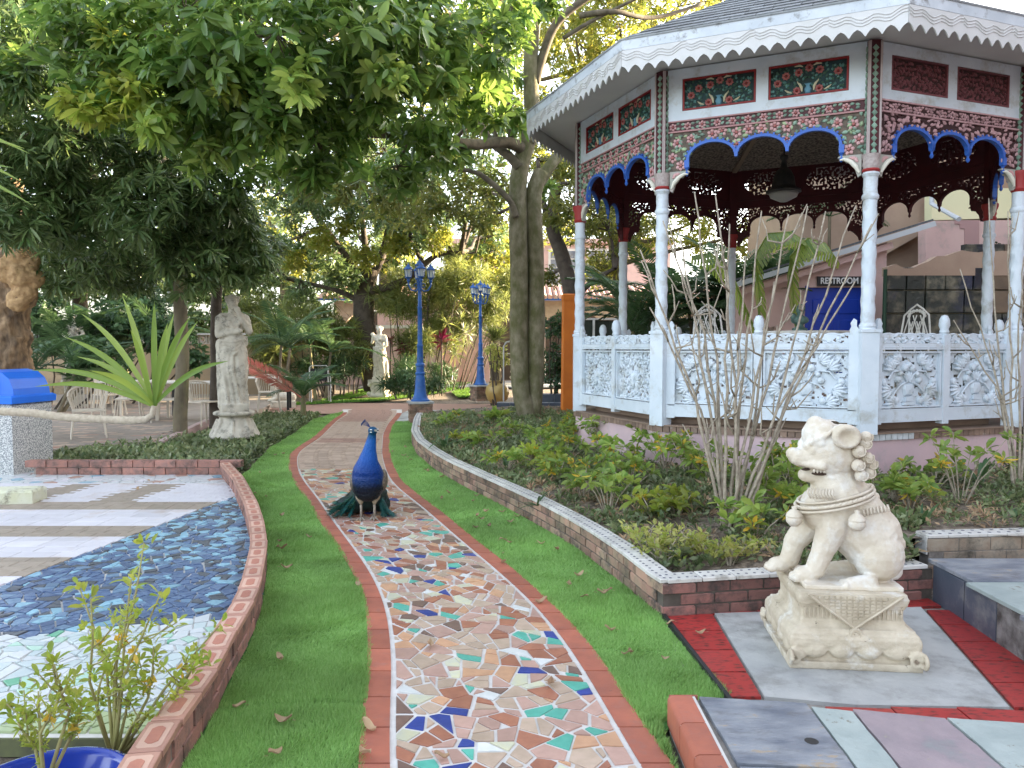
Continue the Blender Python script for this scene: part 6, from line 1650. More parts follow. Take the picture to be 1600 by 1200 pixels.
# added unseen wing right of the garden, put there to shade the foreground
hw = empty('sun_blocker_wing', (12.0, 3, 0), 0, 'added pink building beyond the frame on the right, blocking the low sun', 'building')
def winwall(x, y0, y1, h):
    b = MB(); b.box((x + .2, (y0 + y1) / 2, h / 2), (.4, y1 - y0, h)); b.build('wall', pink2, hw, world=True)
    b = MB(); b.box((x + 2.2, (y0 + y1) / 2, h + .1), (5, y1 - y0 + .6, .2)); b.build('roof', slatem, hw, world=True)
    y = y0 + 2
    while y < y1 - 1:
        for z in (1.9, 5.0):
            b = MB(); b.box((x - .02, y, z), (.06, 1.2, 1.5)); o = b.build('window_frame', cream_w, hw, world=True); b = MB(); b.box((0, 0, 0), (.03, 1.05, 1.35)); b.build('window_pane', slated, o, loc=(x - .06, y, z))
        y += 3
winwall(11.0, -14, 16.2, 10.5)
b = MB(); b.box((12.6, 17.3, 4.4), (2.2, 2.0, 8.8)); b.build('gap_sun_blocker', tanw, rb, world=True); b = MB(); b.box((11.5, 27, 4.4), (2.8, 6.0, 8.7)); b.build('far_sun_blocker', tanw, rb, world=True); b = MB(); b.box((10.1, 21, 4.4), (5.6, 6.0, 8.8)); b.build('rear_sun_blocker', tanw, rb, world=True)  # unseen tan masses added to keep sun patches off the patio and path
# ---------------------------------------------------------------- arcade building far centre
ar_ = empty('arcade_building', (2, 38, 0), 0, 'long pink arcade building with red barrel tile roof at the far side', 'building'); AY = 36.0
zt = atd(850, 470, AY).z; zb_ = 0
apk = M('arcade_render', (.50, .40, .30), (.44, .34, .26), rough=.8)
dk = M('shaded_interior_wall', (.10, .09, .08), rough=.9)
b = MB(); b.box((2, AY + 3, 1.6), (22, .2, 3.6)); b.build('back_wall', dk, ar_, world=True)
xx = -8.0
while xx < 13:
    b = MB(); b.box((xx, AY, 1.25), (.5, .5, 2.5)); b.box((xx, AY, 2.55), (.75, .7, .14)); b.box((xx, AY, 2.4), (.62, .6, .08)); b.build('column', M('column_pink', (.55, .42, .36), rough=.8) if xx < -7.9 else bpy.data.materials['column_pink'], ar_, world=True)
    b = MB(); n = 14; w = 2.6; vs = [(xx + .25, zt)]; 
    arc = [(xx + .25 + (w / 2 - .0) * (1 - math.cos(t)), 2.55 + .75 * math.sin(t)) for t in np.linspace(0, PI, n)]
    for i in range(n - 1):
        (xa, za), (xb, zb2) = arc[i], arc[i + 1]; b.vprism([(xa, za), (xb, zb2), (xb, zt), (xa, zt)], AY - .15, AY + .15)
    b.box((xx, AY, (2.6 + zt) / 2), (.52, .3, zt - 2.6)); b.build('arch', apk, ar_, world=True); xx += w + .5 - .0
trm_ = M('barrel_tile', (.48, .24, .18), (.58, .40, .33), rough=.8, ns=8, obr=.25, dirt=(.75, .72, .68), ds=5, da=.3)
blt = M('blue_tile_end', (.04, .08, .35), rough=.5)
q = MB(); q.tube([(0, 0, 0), (0, 2.2, .62)], .11, 8); tl = q.mesh('roof_tile_row', trm_)
for i in range(86):
    x = -8.5 + i * .25; inst('roof_tile_row', tl, ar_, (x, AY - .7, zt + .12), world=True)
b = MB(); b.box((2, AY - .62, zt + .03), (22, .12, .10)); b.build('eave_board', lampblue, ar_, world=True)
b = MB(); b.add([(-9, AY - .65, zt + .08), (13.2, AY - .65, zt + .08), (13.2, AY + 1.6, zt + .72), (-9, AY + 1.6, zt + .72)], [(0, 1, 2, 3)]); b.build('roof_deck', trm_, ar_, world=True)
b = MB(); 
for z in (.75, 1.0, .5): b.tube([(-8, AY - 1.2, z + .3), (4.5, AY - 1.2, z + .3)], .02, 5)
for i in range(26): b.tube([(-8 + i * .5, AY - 1.2, .2), (-8 + i * .5, AY - 1.2, 1.3)], .018, 5)
b.build('railing', silver, ar_, world=True)
# upper pink hotel behind
hb = empty('hotel_building', (-2, 46, 0), 0, 'upper storey of a pink hotel with white framed windows above the arcade', 'building'); HY = 44.0
a = atd(455, 372, HY); c = atd(1010, 372, HY)
zc_ = atd(720, 380, HY).z
b = MB(); b.box(((-3.6 + 9) / 2, HY + 3, zc_ / 2), (12.6, 6, zc_)); b.box((2.7, HY + 2.9, zc_ + .1), (13, 6.4, .25)); b.build('wall', pink2, hb, world=True)
for px in (722, 800, 880, 940):
    p = atd(px, 418, HY); w, h = 1.5, 1.9
    b = MB(); b.box((p.x, HY - .03, p.z), (w + .2, .1, h + .2)); o = b.build('window_frame', cream_w, hb, world=True)
    for i in range(3):
        for j in range(4): b = MB(); b.box((0, 0, 0), (w / 3 - .07, .03, h / 4 - .06)); b.build('pane', slatet, o, loc=(p.x - w / 2 + (i + .5) * w / 3, HY - .09, p.z - h / 2 + (j + .5) * h / 4))
# long low garden wall at the back left, with breeze block course
gw = empty('garden_wall', (-9, 25, 0), 0, 'long low ochre garden wall with a pierced circle band at the back left', 'wall'); GY = 24.6
ochw = M('ochre_wall', (.42, .30, .18), (.34, .25, .16), rough=.9, ns=2, dirt=(.2, .16, .1), ds=1.5, da=.3)
b = MB(); b.box((-13.4, GY, .8), (14.0, .2, 1.75)); b.build('wall', ochw, gw, world=True)
bb = MB(); 
q = MB()
for s in (-1, 1): q.box((0, 0, s * .135), (.28, .14, .02)); q.box((s * .13, 0, 0), (.02, .14, .25))
q.M = Matrix.Rotation(PI / 2, 4, 'X'); n = 14
q.tube([(.085 * math.cos(t), .105 * math.sin(t), 0) for t in np.linspace(0, 2 * PI, 15)], .03, 6, cap=False); q.M = None
bbm = q.mesh('pierced_block', M('pierced_block_pale', (.50, .46, .38), rough=.9))
for i in range(30): inst('pierced_block', bbm, gw, (-17.0 + i * .285, GY, 1.83), world=True)
b = MB(); b.box((-13.4, GY, 2.0), (14.0, .3, .05)); b.build('coping', cream_w, gw, world=True)
fw = empty('boundary_wall', (-9, 33, 0), 0, 'far pinkish boundary wall with a rounded top behind the palms', 'wall')
b = MB(); b.box((-11, 33, 1.2), (16, .2, 2.4)); b.box((-3.5, 34.5, 1.55), (5.0, .2, 3.1)); b.build('wall', pink2, fw, world=True)
b = MB(); b.box((-11, 33, 2.45), (16.2, .4, .14)); b.build('coping', cream_w, fw, world=True)
# black board fence seen through the gazebo
bf_ = empty('board_fence', (3, 22, 0), 0, 'dark board fence with white posts seen through the gazebo', 'fence')
q = MB(); q.box((0, 0, 1.15), (.148, .03, 2.3)); fm = q.mesh('board', M('dark_green_board', (.02, .028, .02), (.035, .04, .03), rough=.7, ns=5, obr=.3))
fxa, fxb = atd(915, 500, 22).x, atd(1185, 500, 22).x; n = int((fxb - fxa) / .15)
for i in range(n): inst('board', fm, bf_, (fxa + i * .15, 22, 0.05), world=True)
for px in (928, 1010, 1095, 1180): b = MB(); p = atd(px, 500, 21.9); b.box((p.x, 21.93, 1.2), (.06, .06, 2.4)); b.build('post', cream_w, bf_, world=True)
b = MB(); b.box(((fxa + fxb) / 2, 21.95, 2.38), (fxb - fxa, .08, .05)); b.build('top_rail', cream_w, bf_, world=True)
# ---------------------------------------------------------------- foliage tools
def leaf_geo(P, D, U, L, Wd, droop, fold=.12):
    P = np.asarray(P, float); D = np.asarray(D, float); n = len(P); L = np.broadcast_to(L, (n,))[:, None]; Wd = np.broadcast_to(Wd, (n,))[:, None]; droop = np.broadcast_to(droop, (n,))[:, None]
    S = np.cross(D, U); S /= np.linalg.norm(S, axis=1)[:, None] + 1e-9; Nn = np.cross(S, D); z = np.array([0, 0, 1.])
    c = P + D * L * .45 - z * droop * L * .18
    l = c - S * Wd / 2 + Nn * Wd * fold; r = c + S * Wd / 2 + Nn * Wd * fold; t = P + D * L * (1 - .25 * droop) - z * droop * L * .6
    V = np.stack([P, l, r, c, t], 1).reshape(-1, 3); o = np.arange(n)[:, None] * 5
    T = np.concatenate([o + np.array([0, 3, 1]), o + np.array([0, 2, 3]), o + np.array([1, 3, 4]), o + np.array([3, 2, 4])], 1).reshape(-1, 3)
    return V, T
def leaf_fine(P, D, U, L, Wd, droop):
    P = np.asarray(P, float); D = np.asarray(D, float); n = len(P); L = np.broadcast_to(L, (n,))[:, None]; Wd = np.broadcast_to(Wd, (n,))[:, None]; droop = np.broadcast_to(droop, (n,))[:, None]
    S = np.cross(D, U); S /= np.linalg.norm(S, axis=1)[:, None] + 1e-9; Nn = np.cross(S, D); z = np.array([0, 0, 1.]); out = [P]
    for t, w in ((.22, .34), (.5, .5), (.8, .33)):
        c = P + D * L * t * (1 - .2 * droop * t) - z * droop * L * .6 * t * t; out += [c - S * Wd * w + Nn * Wd * .13, c, c + S * Wd * w + Nn * Wd * .13]
    out.append(P + D * L * (1 - .2 * droop) - z * droop * L * .6); V = np.stack(out, 1).reshape(-1, 3); o = np.arange(n)[:, None] * 11
    tr_ = [[0, 2, 1], [0, 3, 2]]
    for a in (1, 4): tr_ += [[a, a + 1, a + 4], [a, a + 4, a + 3], [a + 1, a + 2, a + 5], [a + 1, a + 5, a + 4]]
    tr_ += [[7, 8, 10], [8, 9, 10]]
    return V, np.concatenate([o + np.array(q) for q in tr_], 1).reshape(-1, 3)
def rosette(n, L, Wd, e0, e1, droop, stem=.08, seed=0, vary=.3, twist=.5, fine=False):
    r = np.random.default_rng(seed); az = np.arange(n) * 2.4 + r.uniform(0, .6, n); el = np.radians(r.uniform(e0, e1, n)); h = r.uniform(-stem, 0, n)
    D = np.stack([np.cos(az) * np.cos(el), np.sin(az) * np.cos(el), np.sin(el)], 1); P = np.stack([0 * h, 0 * h, h], 1) + D * .01
    U = np.stack([r.normal(0, twist, n), r.normal(0, twist, n), np.ones(n)], 1)
    return (leaf_fine if fine else leaf_geo)(P, D, U, L * r.uniform(1 - vary, 1 + vary * .5, n), Wd * r.uniform(.8, 1.2, n), droop)
def rot_to(axes, r):
    a = axes / (np.linalg.norm(axes, axis=1)[:, None] + 1e-9); n = len(a); h = r.normal(0, 1, (n, 3)); x = np.cross(a, h); x /= np.linalg.norm(x, axis=1)[:, None] + 1e-9; y = np.cross(a, x)
    return np.stack([x, y, a], 2)
def scatter(temps, C, A, S, seed):
    r = np.random.default_rng(seed); R = rot_to(A, r); k = r.integers(0, len(temps), len(C)); Vs = []; Ts = []; o = 0
    for q, (V, T) in enumerate(temps):
        idx = np.where(k == q)[0]
        if not len(idx): continue
        W_ = np.einsum('nij,vj->nvi', R[idx] * S[idx][:, None, None], V) + C[idx][:, None, :]
        Vs.append(W_.reshape(-1, 3)); Ts.append((T[None] + (np.arange(len(idx)) * len(V))[:, None, None]).reshape(-1, 3) + o); o += len(idx) * len(V)
    return np.concatenate(Vs), np.concatenate(Ts)
DENS = [1.0]
def blob_points(blobs, seed, up=.6, shell=.45):
    r = np.random.default_rng(seed); C = []; A = []
    for c, rad, n in blobs:
        n = max(3, int(n * DENS[0])); rad = np.array(rad if hasattr(rad, '__len__') else (rad, rad, rad * .8)); d = r.normal(0, 1, (n, 3)); d /= np.linalg.norm(d, axis=1)[:, None]
        q = r.uniform(shell, 1, n) ** .6; wob = 1 + .25 * np.sin(d[:, 0] * 5 + c[0]) * np.cos(d[:, 2] * 6 + c[2])
        C.append(np.array(c) + d * rad * (q * wob)[:, None]); A.append(d * (1 - up) + np.array([0, 0, up]) + r.normal(0, .25, (n, 3)))
    return np.concatenate(C), np.concatenate(A)
def crown(root, blobs, temps, mat, seed, nparts=0, up=.6, name='crown', smin=.75, smax=1.2, part='leaf_cluster', shell=.45):
    C, A = blob_points(blobs, seed, up, shell); r = np.random.default_rng(seed + 1); S = r.uniform(smin, smax, len(C))
    vis = (np.abs(C[:, 0]) < .7 * C[:, 1]) & (C[:, 1] > 2) & ((C[:, 2] - EYE) < .47 * C[:, 1] + .2)
    order = np.argsort(C[:, 1] + np.where(vis, 0, 100)); C, A, S = C[order], A[order], S[order]; nparts = min(nparts, len(C))
    if nparts:
        ms = [np_mesh(part, V, T, mat, parent=False, smooth=True) for V, T in temps]
        for i in range(nparts):
            R_ = rot_to(A[i:i + 1], r)[0]; k = int(r.integers(0, len(ms)))
            inst(part, ms[k], root, C[i], Matrix(R_.tolist()).to_euler(), float(S[i]), world=True)
    if len(C) > nparts:
        V, T = scatter(temps, C[nparts:], A[nparts:], S[nparts:], seed + 2); tag(np_mesh(name, V, T, mat, root, smooth=True), kind='stuff')
    return C
def limb(pts, r0, r1, n=10, wob=.15, mb=None, sub=5):
    b = mb or MB(); P = [Vector(p) for p in pts]; out = []; m = len(P)
    for i in range(m - 1):      # catmull rom
        p0, p1, p2, p3 = P[max(i - 1, 0)], P[i], P[i + 1], P[min(i + 2, m - 1)]
        for k in range(sub):
            t = k / sub; out.append(.5 * ((2 * p1) + (p2 - p0) * t + (2 * p0 - 5 * p1 + 4 * p2 - p3) * t * t + (-p0 + 3 * p1 - 3 * p2 + p3) * t ** 3))
    out.append(P[-1]); k = len(out)
    rr = [r0 + (r1 - r0) * i / (k - 1) for i in range(k)]; b.tube(out, rr, n, wob=wob); return b
def px_path(pp, Y):
    return [atd(p[0], p[1], p[2] if len(p) > 2 else Y) for p in pp]
def twigs(b, hub, C, r, n, rad=.012):
    hub = Vector(hub)
    for i in r.choice(len(C), min(n, len(C)), replace=False):
        q = Vector(C[i]); d = q - hub; mid = hub + d * .5 + Vector(r.normal(0, .12, 3)) * d.length * .4; b.tube([hub + d * .02, mid, q], [rad, rad * .6, rad * .25], 4, cap=False)
def tree(name, label, cat, base, limbs, blobs, temps, lmat, bmat, seed, nparts=0, up=.6, group=None, ntw=14, hubs=True, twr=.012, smin=.75, smax=1.2, fork=None):
    root = empty(name, base, 0, label, cat, group); r = np.random.default_rng(seed + 50)
    p0_ = Vector(limbs[0][0][0])
    if p0_.z > .02: limbs[0] = ([Vector((p0_.x, p0_.y, -.05)), p0_ * .5 + Vector((p0_.x, p0_.y, -.05)) * .5] + list(limbs[0][0]), limbs[0][1] * 1.1, limbs[0][2])
    for pts, r0, r1 in limbs:
        b = limb(pts, r0, r1); b.build('trunk' if r0 > .12 else 'branch', bmat if (r0 > .12 or bmat is not barkp) else barkb, root, smooth=True, world=True)
    C = crown(root, blobs, temps, lmat, seed, nparts, up, smin=smin, smax=smax)
    b = MB(); Cn = np.array(C); LP_ = [Vector(p).lerp(Vector(q), t) for pts, _, r1 in limbs for p, q in zip(pts[:-1], pts[1:]) for t in (.33, .66, 1.0)][1:]
    for c, rad, n in blobs:
        c = Vector(c); fk = min((p for p in LP_ if p.z > 1.2 + base[2]), key=lambda p: (p - c).length + .6 * max(0, p.z - c.z)); d = c - fk; b.tube([fk, fk + d * .4 + Vector(r.normal(0, .1, 3)) * d.length * .5, fk + d * .75 + Vector(r.normal(0, .06, 3)) * d.length * .5, c], [twr * 3.2, twr * 2.4, twr * 1.8, twr], 5, cap=False)
        dd = np.linalg.norm(Cn - np.array(c), axis=1); near = Cn[dd < np.max(rad) * 1.1]
        if len(near) > 3: twigs(b, c, near, r, ntw, twr)
    tag(b.build('twigs', barkb if bmat is barkp else bmat, root, smooth=True, world=True), kind='stuff')
    return root
mango_t = [rosette(14, .23, .040, -55, 35, .45, .09, s, fine=True) for s in range(5)]
broad_t = [rosette(9, .235, .075, -40, 50, .35, .12, 20 + s, twist=.6, fine=True) for s in range(5)]
small_t = [rosette(9, .17, .06, -45, 50, .25, .10, 40 + s) for s in range(4)]
def B(px, py, Y, r, n): return (tuple(atd(px, py, Y)), r, n)
DENS[0] = .72
# ---------------------------------------------------------------- the double trunked tree
TY = 13.8
base = atd(830, 655, TY)
t1 = tree('garden_tree', 'tall broad leaved tree with two smooth grey green trunks rising from the planting bed', 'tree', (base.x, TY, .2),
    [(px_path([(826, 680), (824, 655), (813, 600), (811, 520), (812, 440), (810, 360), (809, 300), (815, 255), (826, 215)], TY), .175, .15),
     (px_path([(824, 225), (831, 170), (829, 90), (836, 10), (842, -70)], TY), .15, .115),
     (px_path([(828, 680, 13.85), (830, 655, 13.85), (836, 600, 13.9), (837, 520, 13.9), (838, 440, 13.9), (836, 360, 13.9), (835, 300, 13.9), (846, 270, 14.0)], TY), .175, .14), (px_path([(842, 285, 14), (858, 262, 14.05), (885, 225, 14.3), (930, 150, 14.8)], TY), .125, .07),
     (px_path([(836, 130), (849, 84), (869, 37), (905, 5), (950, -25)], TY), .085, .06),
     (px_path([(812, 262), (797, 245), (775, 228), (754, 202), (735, 160), (722, 130), (712, 80)], TY - .1), .09, .04),
     (px_path([(800, 215, 13.7), (795, 165, 13.6), (797, 120, 13.5), (790, 60, 13.3), (800, 0, 13)], TY), .075, .05), (px_path([(775, 228), (770, 190), (745, 120), (750, 60)], TY - .3), .045, .02),
     (px_path([(822, 235), (790, 222, 13.4), (740, 226, 12.6), (640, 212, 11.5), (520, 205, 10.5), (440, 204, 10)], TY), .11, .05),
     (px_path([(806, 340), (795, 312), (757, 277), (734, 267), (700, 262), (660, 240)], TY - .15), .06, .025),
     (px_path([(720, 90, 13.5), (600, 60, 11.5), (450, 50, 10), (300, 70, 9.4)], TY), .07, .03),
     (px_path([(905, 25), (960, 18), (1020, 28, 14.5), (1100, 5, 15)], TY), .055, .03), (px_path([(880, 60), (930, 30), (1000, -5)], TY), .04, .025)],
    [B(150, 60, 9.6, .75, 110), B(190, 130, 9.4, .7, 110), B(290, 20, 9.2, .95, 150), B(310, 120, 9.1, .85, 150), B(300, 200, 9.6, .6, 80), B(430, 50, 8.6, .95, 160), B(430, 150, 9.2, .8, 150),
     B(500, 230, 9.8, .6, 90), B(560, 40, 9.0, .9, 150), B(560, 150, 9.8, .75, 120), B(650, 70, 9.8, .85, 140), B(660, 190, 11, .6, 70), B(740, 60, 10.8, .75, 110), B(745, 150, 11.6, .55, 60),
     B(560, -60, 9.2, .8, 50), B(300, -70, 9.4, .8, 50), B(740, -50, 11, .8, 50), B(620, 260, 12, .5, 50), B(400, 250, 11.5, .6, 70), B(700, 240, 12.5, .4, 35), B(790, 110, 13.4, .4, 20), B(850, 300, 14.6, .3, 14),],
    broad_t, L_broad, barkp, 11, nparts=290, ntw=12, fork=tuple(atd(760, 120, 12.8)))
young = [B(150, 165, 8.9, .22, 16), B(118, 152, 9.0, .18, 12), B(205, 130, 8.9, .25, 16), B(165, 65, 9.1, .22, 10), B(700, 235, 11.6, .14, 5), B(350, 130, 8.6, .18, 8)]
crown(t1, young, broad_t, L_young, 12, 60, part='young_leaf_cluster')
DENS[0] = 1.0
crown(t1, [B(705, 210, 15, .7, 60), B(690, 290, 16, .7, 60), B(770, 290, 16, .5, 30), B(770, 170, 15.5, .6, 40), B(640, 320, 17, .7, 60), B(870, 150, 16, .5, 22), B(740, 330, 17, .5, 34), B(870, 330, 15.5, .4, 24), B(880, 260, 15.5, .4, 24), B(790, 60, 15, .6, 36), B(590, 300, 15, .6, 50), B(520, 290, 14, .5, 40)], [rosette(9, .19, .055, -50, 40, .4, .12, 26 + s, fine=True) for s in range(4)], L_far, 14, name='rear_crown')
crown(t1, [B(795, 30, 12.6, .55, 50), B(765, 100, 12.4, .5, 40), B(800, 180, 13.2, .3, 16), B(855, 10, 13.2, .3, 14), B(20, 110, 10.2, .4, 24), B(110, 20, 10, .5, 40)], broad_t, L_broad, 16, 0, name='side_crown')
crown(t1, [B(240, 180, 8.9, .25, 14), B(330, 230, 9.2, .25, 12), B(470, 120, 8.2, .25, 10), B(600, 110, 8.8, .25, 10), B(690, 130, 10.2, .25, 10), B(420, 200, 9, .22, 9)], broad_t, L_shrub, 15, 0, name='bright_crown')
# ---------------------------------------------------------------- mango at the left
mb_ = [B(40, 60, 11.5, 1.0, 170), B(60, 190, 11, .95, 190), B(40, 320, 11.2, .8, 150), B(150, 250, 11.6, .95, 190), B(150, 370, 12.2, .8, 150), B(240, 320, 11.4, .75, 150), B(300, 400, 12, .65, 120), B(260, 230, 11.8, .8, 150),
       B(330, 300, 11.6, .6, 110), B(380, 400, 12.4, .55, 90), B(360, 350, 12.4, .6, 90), B(160, 110, 12.6, 1.0, 150), B(60, -60, 12, 1.2, 130), B(-60, 200, 11, 1.2, 90), B(-80, 40, 11, 1.3, 80), B(100, 420, 12.8, .5, 60), B(20, 330, 10.6, .5, 60), B(230, 0, 13, 1.2, 120), B(200, 420, 12.8, .5, 60)]
bs = atd(262, 640, 13.5)
tree('mango_tree', 'dense dark mango tree with hanging narrow leaf rosettes filling the left of the garden', 'tree', (bs.x, 13.5, 0),
     [(px_path([(282, 640), (285, 560), (281, 470), (285, 420), (294, 360), (260, 260), (200, 180), (150, 60)], 13.2), .11, .09), (px_path([(281, 470), (268, 430), (262, 405)], 13.2), .035, .02), (px_path([(290, 380), (330, 330), (350, 300)], 13), .05, .02),
      (px_path([(250, 250), (180, 280), (90, 270), (20, 200)], 12.6), .06, .03)], mb_ + [B(20, 20, 13, 1.0, 120), B(90, 10, 13.5, .9, 90), B(110, 200, 10.6, .4, 30), B(60, 130, 10.4, .5, 40)], mango_t, L_mango, bark, 31, nparts=280, up=.75, ntw=5, fork=tuple(atd(220, 220, 12.6)))
tree('slender_tree', 'slender straight trunked tree directly behind the grey robed statue', 'tree', tuple(atd(337, 640, 14.5)), [(px_path([(336, 650), (337, 560), (338, 470), (342, 430), (345, 380)], 14.5), .10, .085)],
     [B(345, 400, 14.5, .5, 60), B(400, 380, 14.8, .5, 60), B(330, 340, 14.5, .6, 60)], mango_t, L_mango, barkd, 33, up=.7, fork=tuple(atd(345, 390, 14.5)))
DENS[0] = 1.0
# burled trunk at the far left
bt_ = atd(25, 620, 12.6)
r = empty('burled_trunk', (bt_.x, 12.6, 0), 0, 'thick shaggy trunk with a sunlit orange burl at the left edge', 'tree')
b = limb(px_path([(22, 700), (18, 620), (14, 540), (12, 480), (8, 430), (4, 380), (10, 340), (0, 280)], 12.6), .34, .28, 18, .3)
c = atd(30, 430, 12.5); b.sphere(c, .24, 14, sc=(1, .9, 1.1)); c = atd(20, 372, 12.5); b.sphere(c, .2, 12); c = atd(25, 395, 12.5); b.sphere(c, .3, 14); c = atd(36, 460, 12.5); b.sphere(c, .22, 12)
inst('trunk', setmat(sculpt(b, .028, 1, .5, .07, 6), barko), r, world=True)
b = MB()
for (px, py, rr_) in ((36, 430, .27), (52, 434, .17), (30, 400, .24), (20, 380, .24), (40, 455, .18), (48, 412, .15), (28, 470, .18), (16, 420, .26), (30, 370, .14)):
    c = atd(px, py, 12.36); b.sphere(c, rr_, 12, sc=(1, .9, 1))
inst('burl', setmat(sculpt(b, .02, 2, .5, .035, 8), M('golden_burl', (.52, .34, .17), (.36, .22, .11), rough=.9, ns=14, bump=.8, bs=30, spk=((.12, .07, .04), 9, .62))), r, world=True)
b = MB()
for i in range(26):
    c = atd(random.uniform(0, 50), random.uniform(366, 400), 12.5); b.tube([c, c + Vector((random.uniform(-.05, .25), -.05, random.uniform(.05, .30)))], [.022, .006], 5)
b.build('stub', barko, r, world=True)
# ---------------------------------------------------------------- middle distance trees
def leafset(L, W_, n=9): return [rosette(n, L, W_, -50, 50, .3, L * .6, 60 + s) for s in range(4)]
fs_ = leafset(.24, .07, 9); fl_ = leafset(.32, .11, 9)
tree('shade_tree', 'dark trunked spreading tree behind the pale standing woman statue', 'tree', tuple(atd(590, 600, 27)),
     [(px_path([(588, 612), (572, 540), (568, 480), (572, 445), (578, 420)], 27), .44, .32), (px_path([(572, 450), (545, 410), (520, 375), (490, 330), (470, 290)], 27), .20, .08), (px_path([(578, 440), (600, 390), (612, 330), (630, 260)], 27), .18, .08),
      (px_path([(580, 455), (630, 440), (680, 400), (720, 395)], 26.5), .16, .06), (px_path([(560, 470), (530, 455), (470, 440)], 27), .12, .05), (px_path([(574, 445), (570, 380), (560, 300)], 27.2), .16, .07)],
     [B(470, 250, 25, 1.7, 240), B(540, 300, 26, 1.6, 220), B(600, 240, 26, 1.7, 240), B(650, 310, 27, 1.2, 160), B(560, 370, 28, 1.2, 130), B(450, 330, 29, 1.0, 60), B(700, 260, 25, 1.5, 170), B(760, 300, 27, 1.1, 120), B(640, 370, 25.5, .8, 90), B(500, 400, 26, .8, 90), B(610, 405, 28, .8, 70),
      B(430, 200, 24, 1.5, 160), B(760, 210, 23, 1.4, 150), B(420, 420, 27, .9, 90), B(470, 455, 27, .6, 50), B(760, 370, 30, 1.0, 90), B(560, 180, 25, 2.0, 150), B(650, 420, 29, .6, 50), B(500, 290, 24, 1.2, 160), B(580, 320, 24.5, 1.1, 150), B(470, 370, 26, .9, 90), B(650, 350, 26, .9, 110), B(540, 430, 26.5, .7, 80), B(440, 300, 24, 1.0, 80), B(700, 330, 25, .8, 70)],
     fs_, L_mango, barkd, 71, up=.5, ntw=10, twr=.03)
tree('leaning_tree', 'dark leaning trunk tree just left of the orange pillar', 'tree', tuple(atd(905, 590, 19.5)),
     [(px_path([(912, 600), (905, 540), (895, 470), (878, 400), (862, 350), (870, 290)], 19.5), .24, .14), (px_path([(895, 470), (925, 440), (960, 420)], 19.5), .09, .04), (px_path([(870, 370), (850, 320), (840, 250)], 19.6), .1, .05)],
     [B(900, 320, 19, 1.0, 120), B(950, 360, 20, 1.0, 120), B(880, 240, 20, 1.1, 130), B(940, 270, 19, .9, 100), B(990, 330, 21, 1.0, 90), B(760, 330, 21, .6, 50), B(700, 400, 30, .4, 20), B(860, 430, 20.5, .4, 25)],
     leafset(.2, .06), L_far, barkd, 75, ntw=10, twr=.022)
tree('backlit_tree', 'tall tree with glowing yellow green leaves behind the gazebo roof', 'tree', tuple(atd(960, 600, 26)),
     [(px_path([(985, 600), (975, 480), (960, 380), (950, 250), (930, 130), (925, 20)], 26), .3, .14), (px_path([(950, 250), (1000, 170), (1040, 90)], 26), .12, .06), (px_path([(935, 170), (900, 110), (880, 40)], 26), .12, .05)],
     [B(900, 60, 22, 1.5, 220), B(970, 40, 22, 1.5, 220), B(1060, 10, 23, 1.6, 200), B(900, 160, 23, 1.2, 150), B(960, 140, 24, 1.2, 150), B(860, 30, 24, 1.3, 130), B(1000, -80, 23, 2, 160), B(1150, -30, 25, 1.6, 130), B(780, 0, 24, 1.5, 130), B(740, 110, 25, 1.5, 120), B(1240, -60, 26, 1.5, 80), B(1030, 100, 26, 1.2, 110), B(1490, 5, 34, .5, 20), B(940, 330, 25, 1.0, 120), B(1000, 370, 26, 1.1, 130), B(1080, 350, 26, 1.2, 130), B(1150, 370, 26, 1.0, 90), B(940, 420, 26, .8, 90), B(860, 250, 26, .9, 90), B(870, 360, 27, .8, 80)],
     fs_, L_yel, bark, 81, up=.45, ntw=8, twr=.03)
tree('sunlit_tree', 'sunlit yellow crowned tree standing before the pink hotel', 'tree', tuple(atd(770, 590, 33)),
     [(px_path([(775, 590), (770, 500), (765, 420)], 33), .3, .2)], [B(760, 400, 32, 1.7, 260), B(700, 440, 33, 1.0, 110), B(800, 450, 31, 1.0, 120), B(790, 350, 33, 1.3, 130), B(670, 375, 34, .9, 80)], fl_, L_yel, bark, 83, up=.45, twr=.03)
tree('sunlit_tree', 'sunlit yellow tree seen in the gap above the left garden wall', 'tree', tuple(atd(440, 560, 38)),
     [(px_path([(440, 580), (445, 480), (440, 380)], 38), .3, .2)], [B(420, 340, 38, 2.2, 230), B(470, 420, 38, 1.4, 110), B(380, 400, 38, 1.6, 130), B(540, 410, 36, 1.4, 120), B(620, 400, 36, 1.3, 110), B(330, 440, 36, 1.2, 110), B(620, 330, 38, 1.5, 90)], fl_, L_yel, bark, 84, up=.45, twr=.03)
tree('background_tree', 'tall dark tree far behind the mango at the left', 'tree', tuple(atd(120, 560, 27)), [(px_path([(120, 600), (125, 450), (120, 300)], 27), .3, .2)],
     [B(60, 150, 24, 2.6, 260), B(60, 300, 25, 2.2, 240), B(180, 230, 26, 2.2, 220), B(200, 380, 26, 1.6, 200), B(90, 420, 26, 1.5, 180), B(300, 150, 27, 2.2, 200), B(300, 330, 28, 1.5, 150), B(-60, 380, 24, 2, 120), B(200, 60, 25, 2.4, 200), B(380, 60, 27, 2.4, 200), B(300, 440, 28, 1.0, 110)], fl_, L_mango, barkd, 85, up=.5, twr=.035)
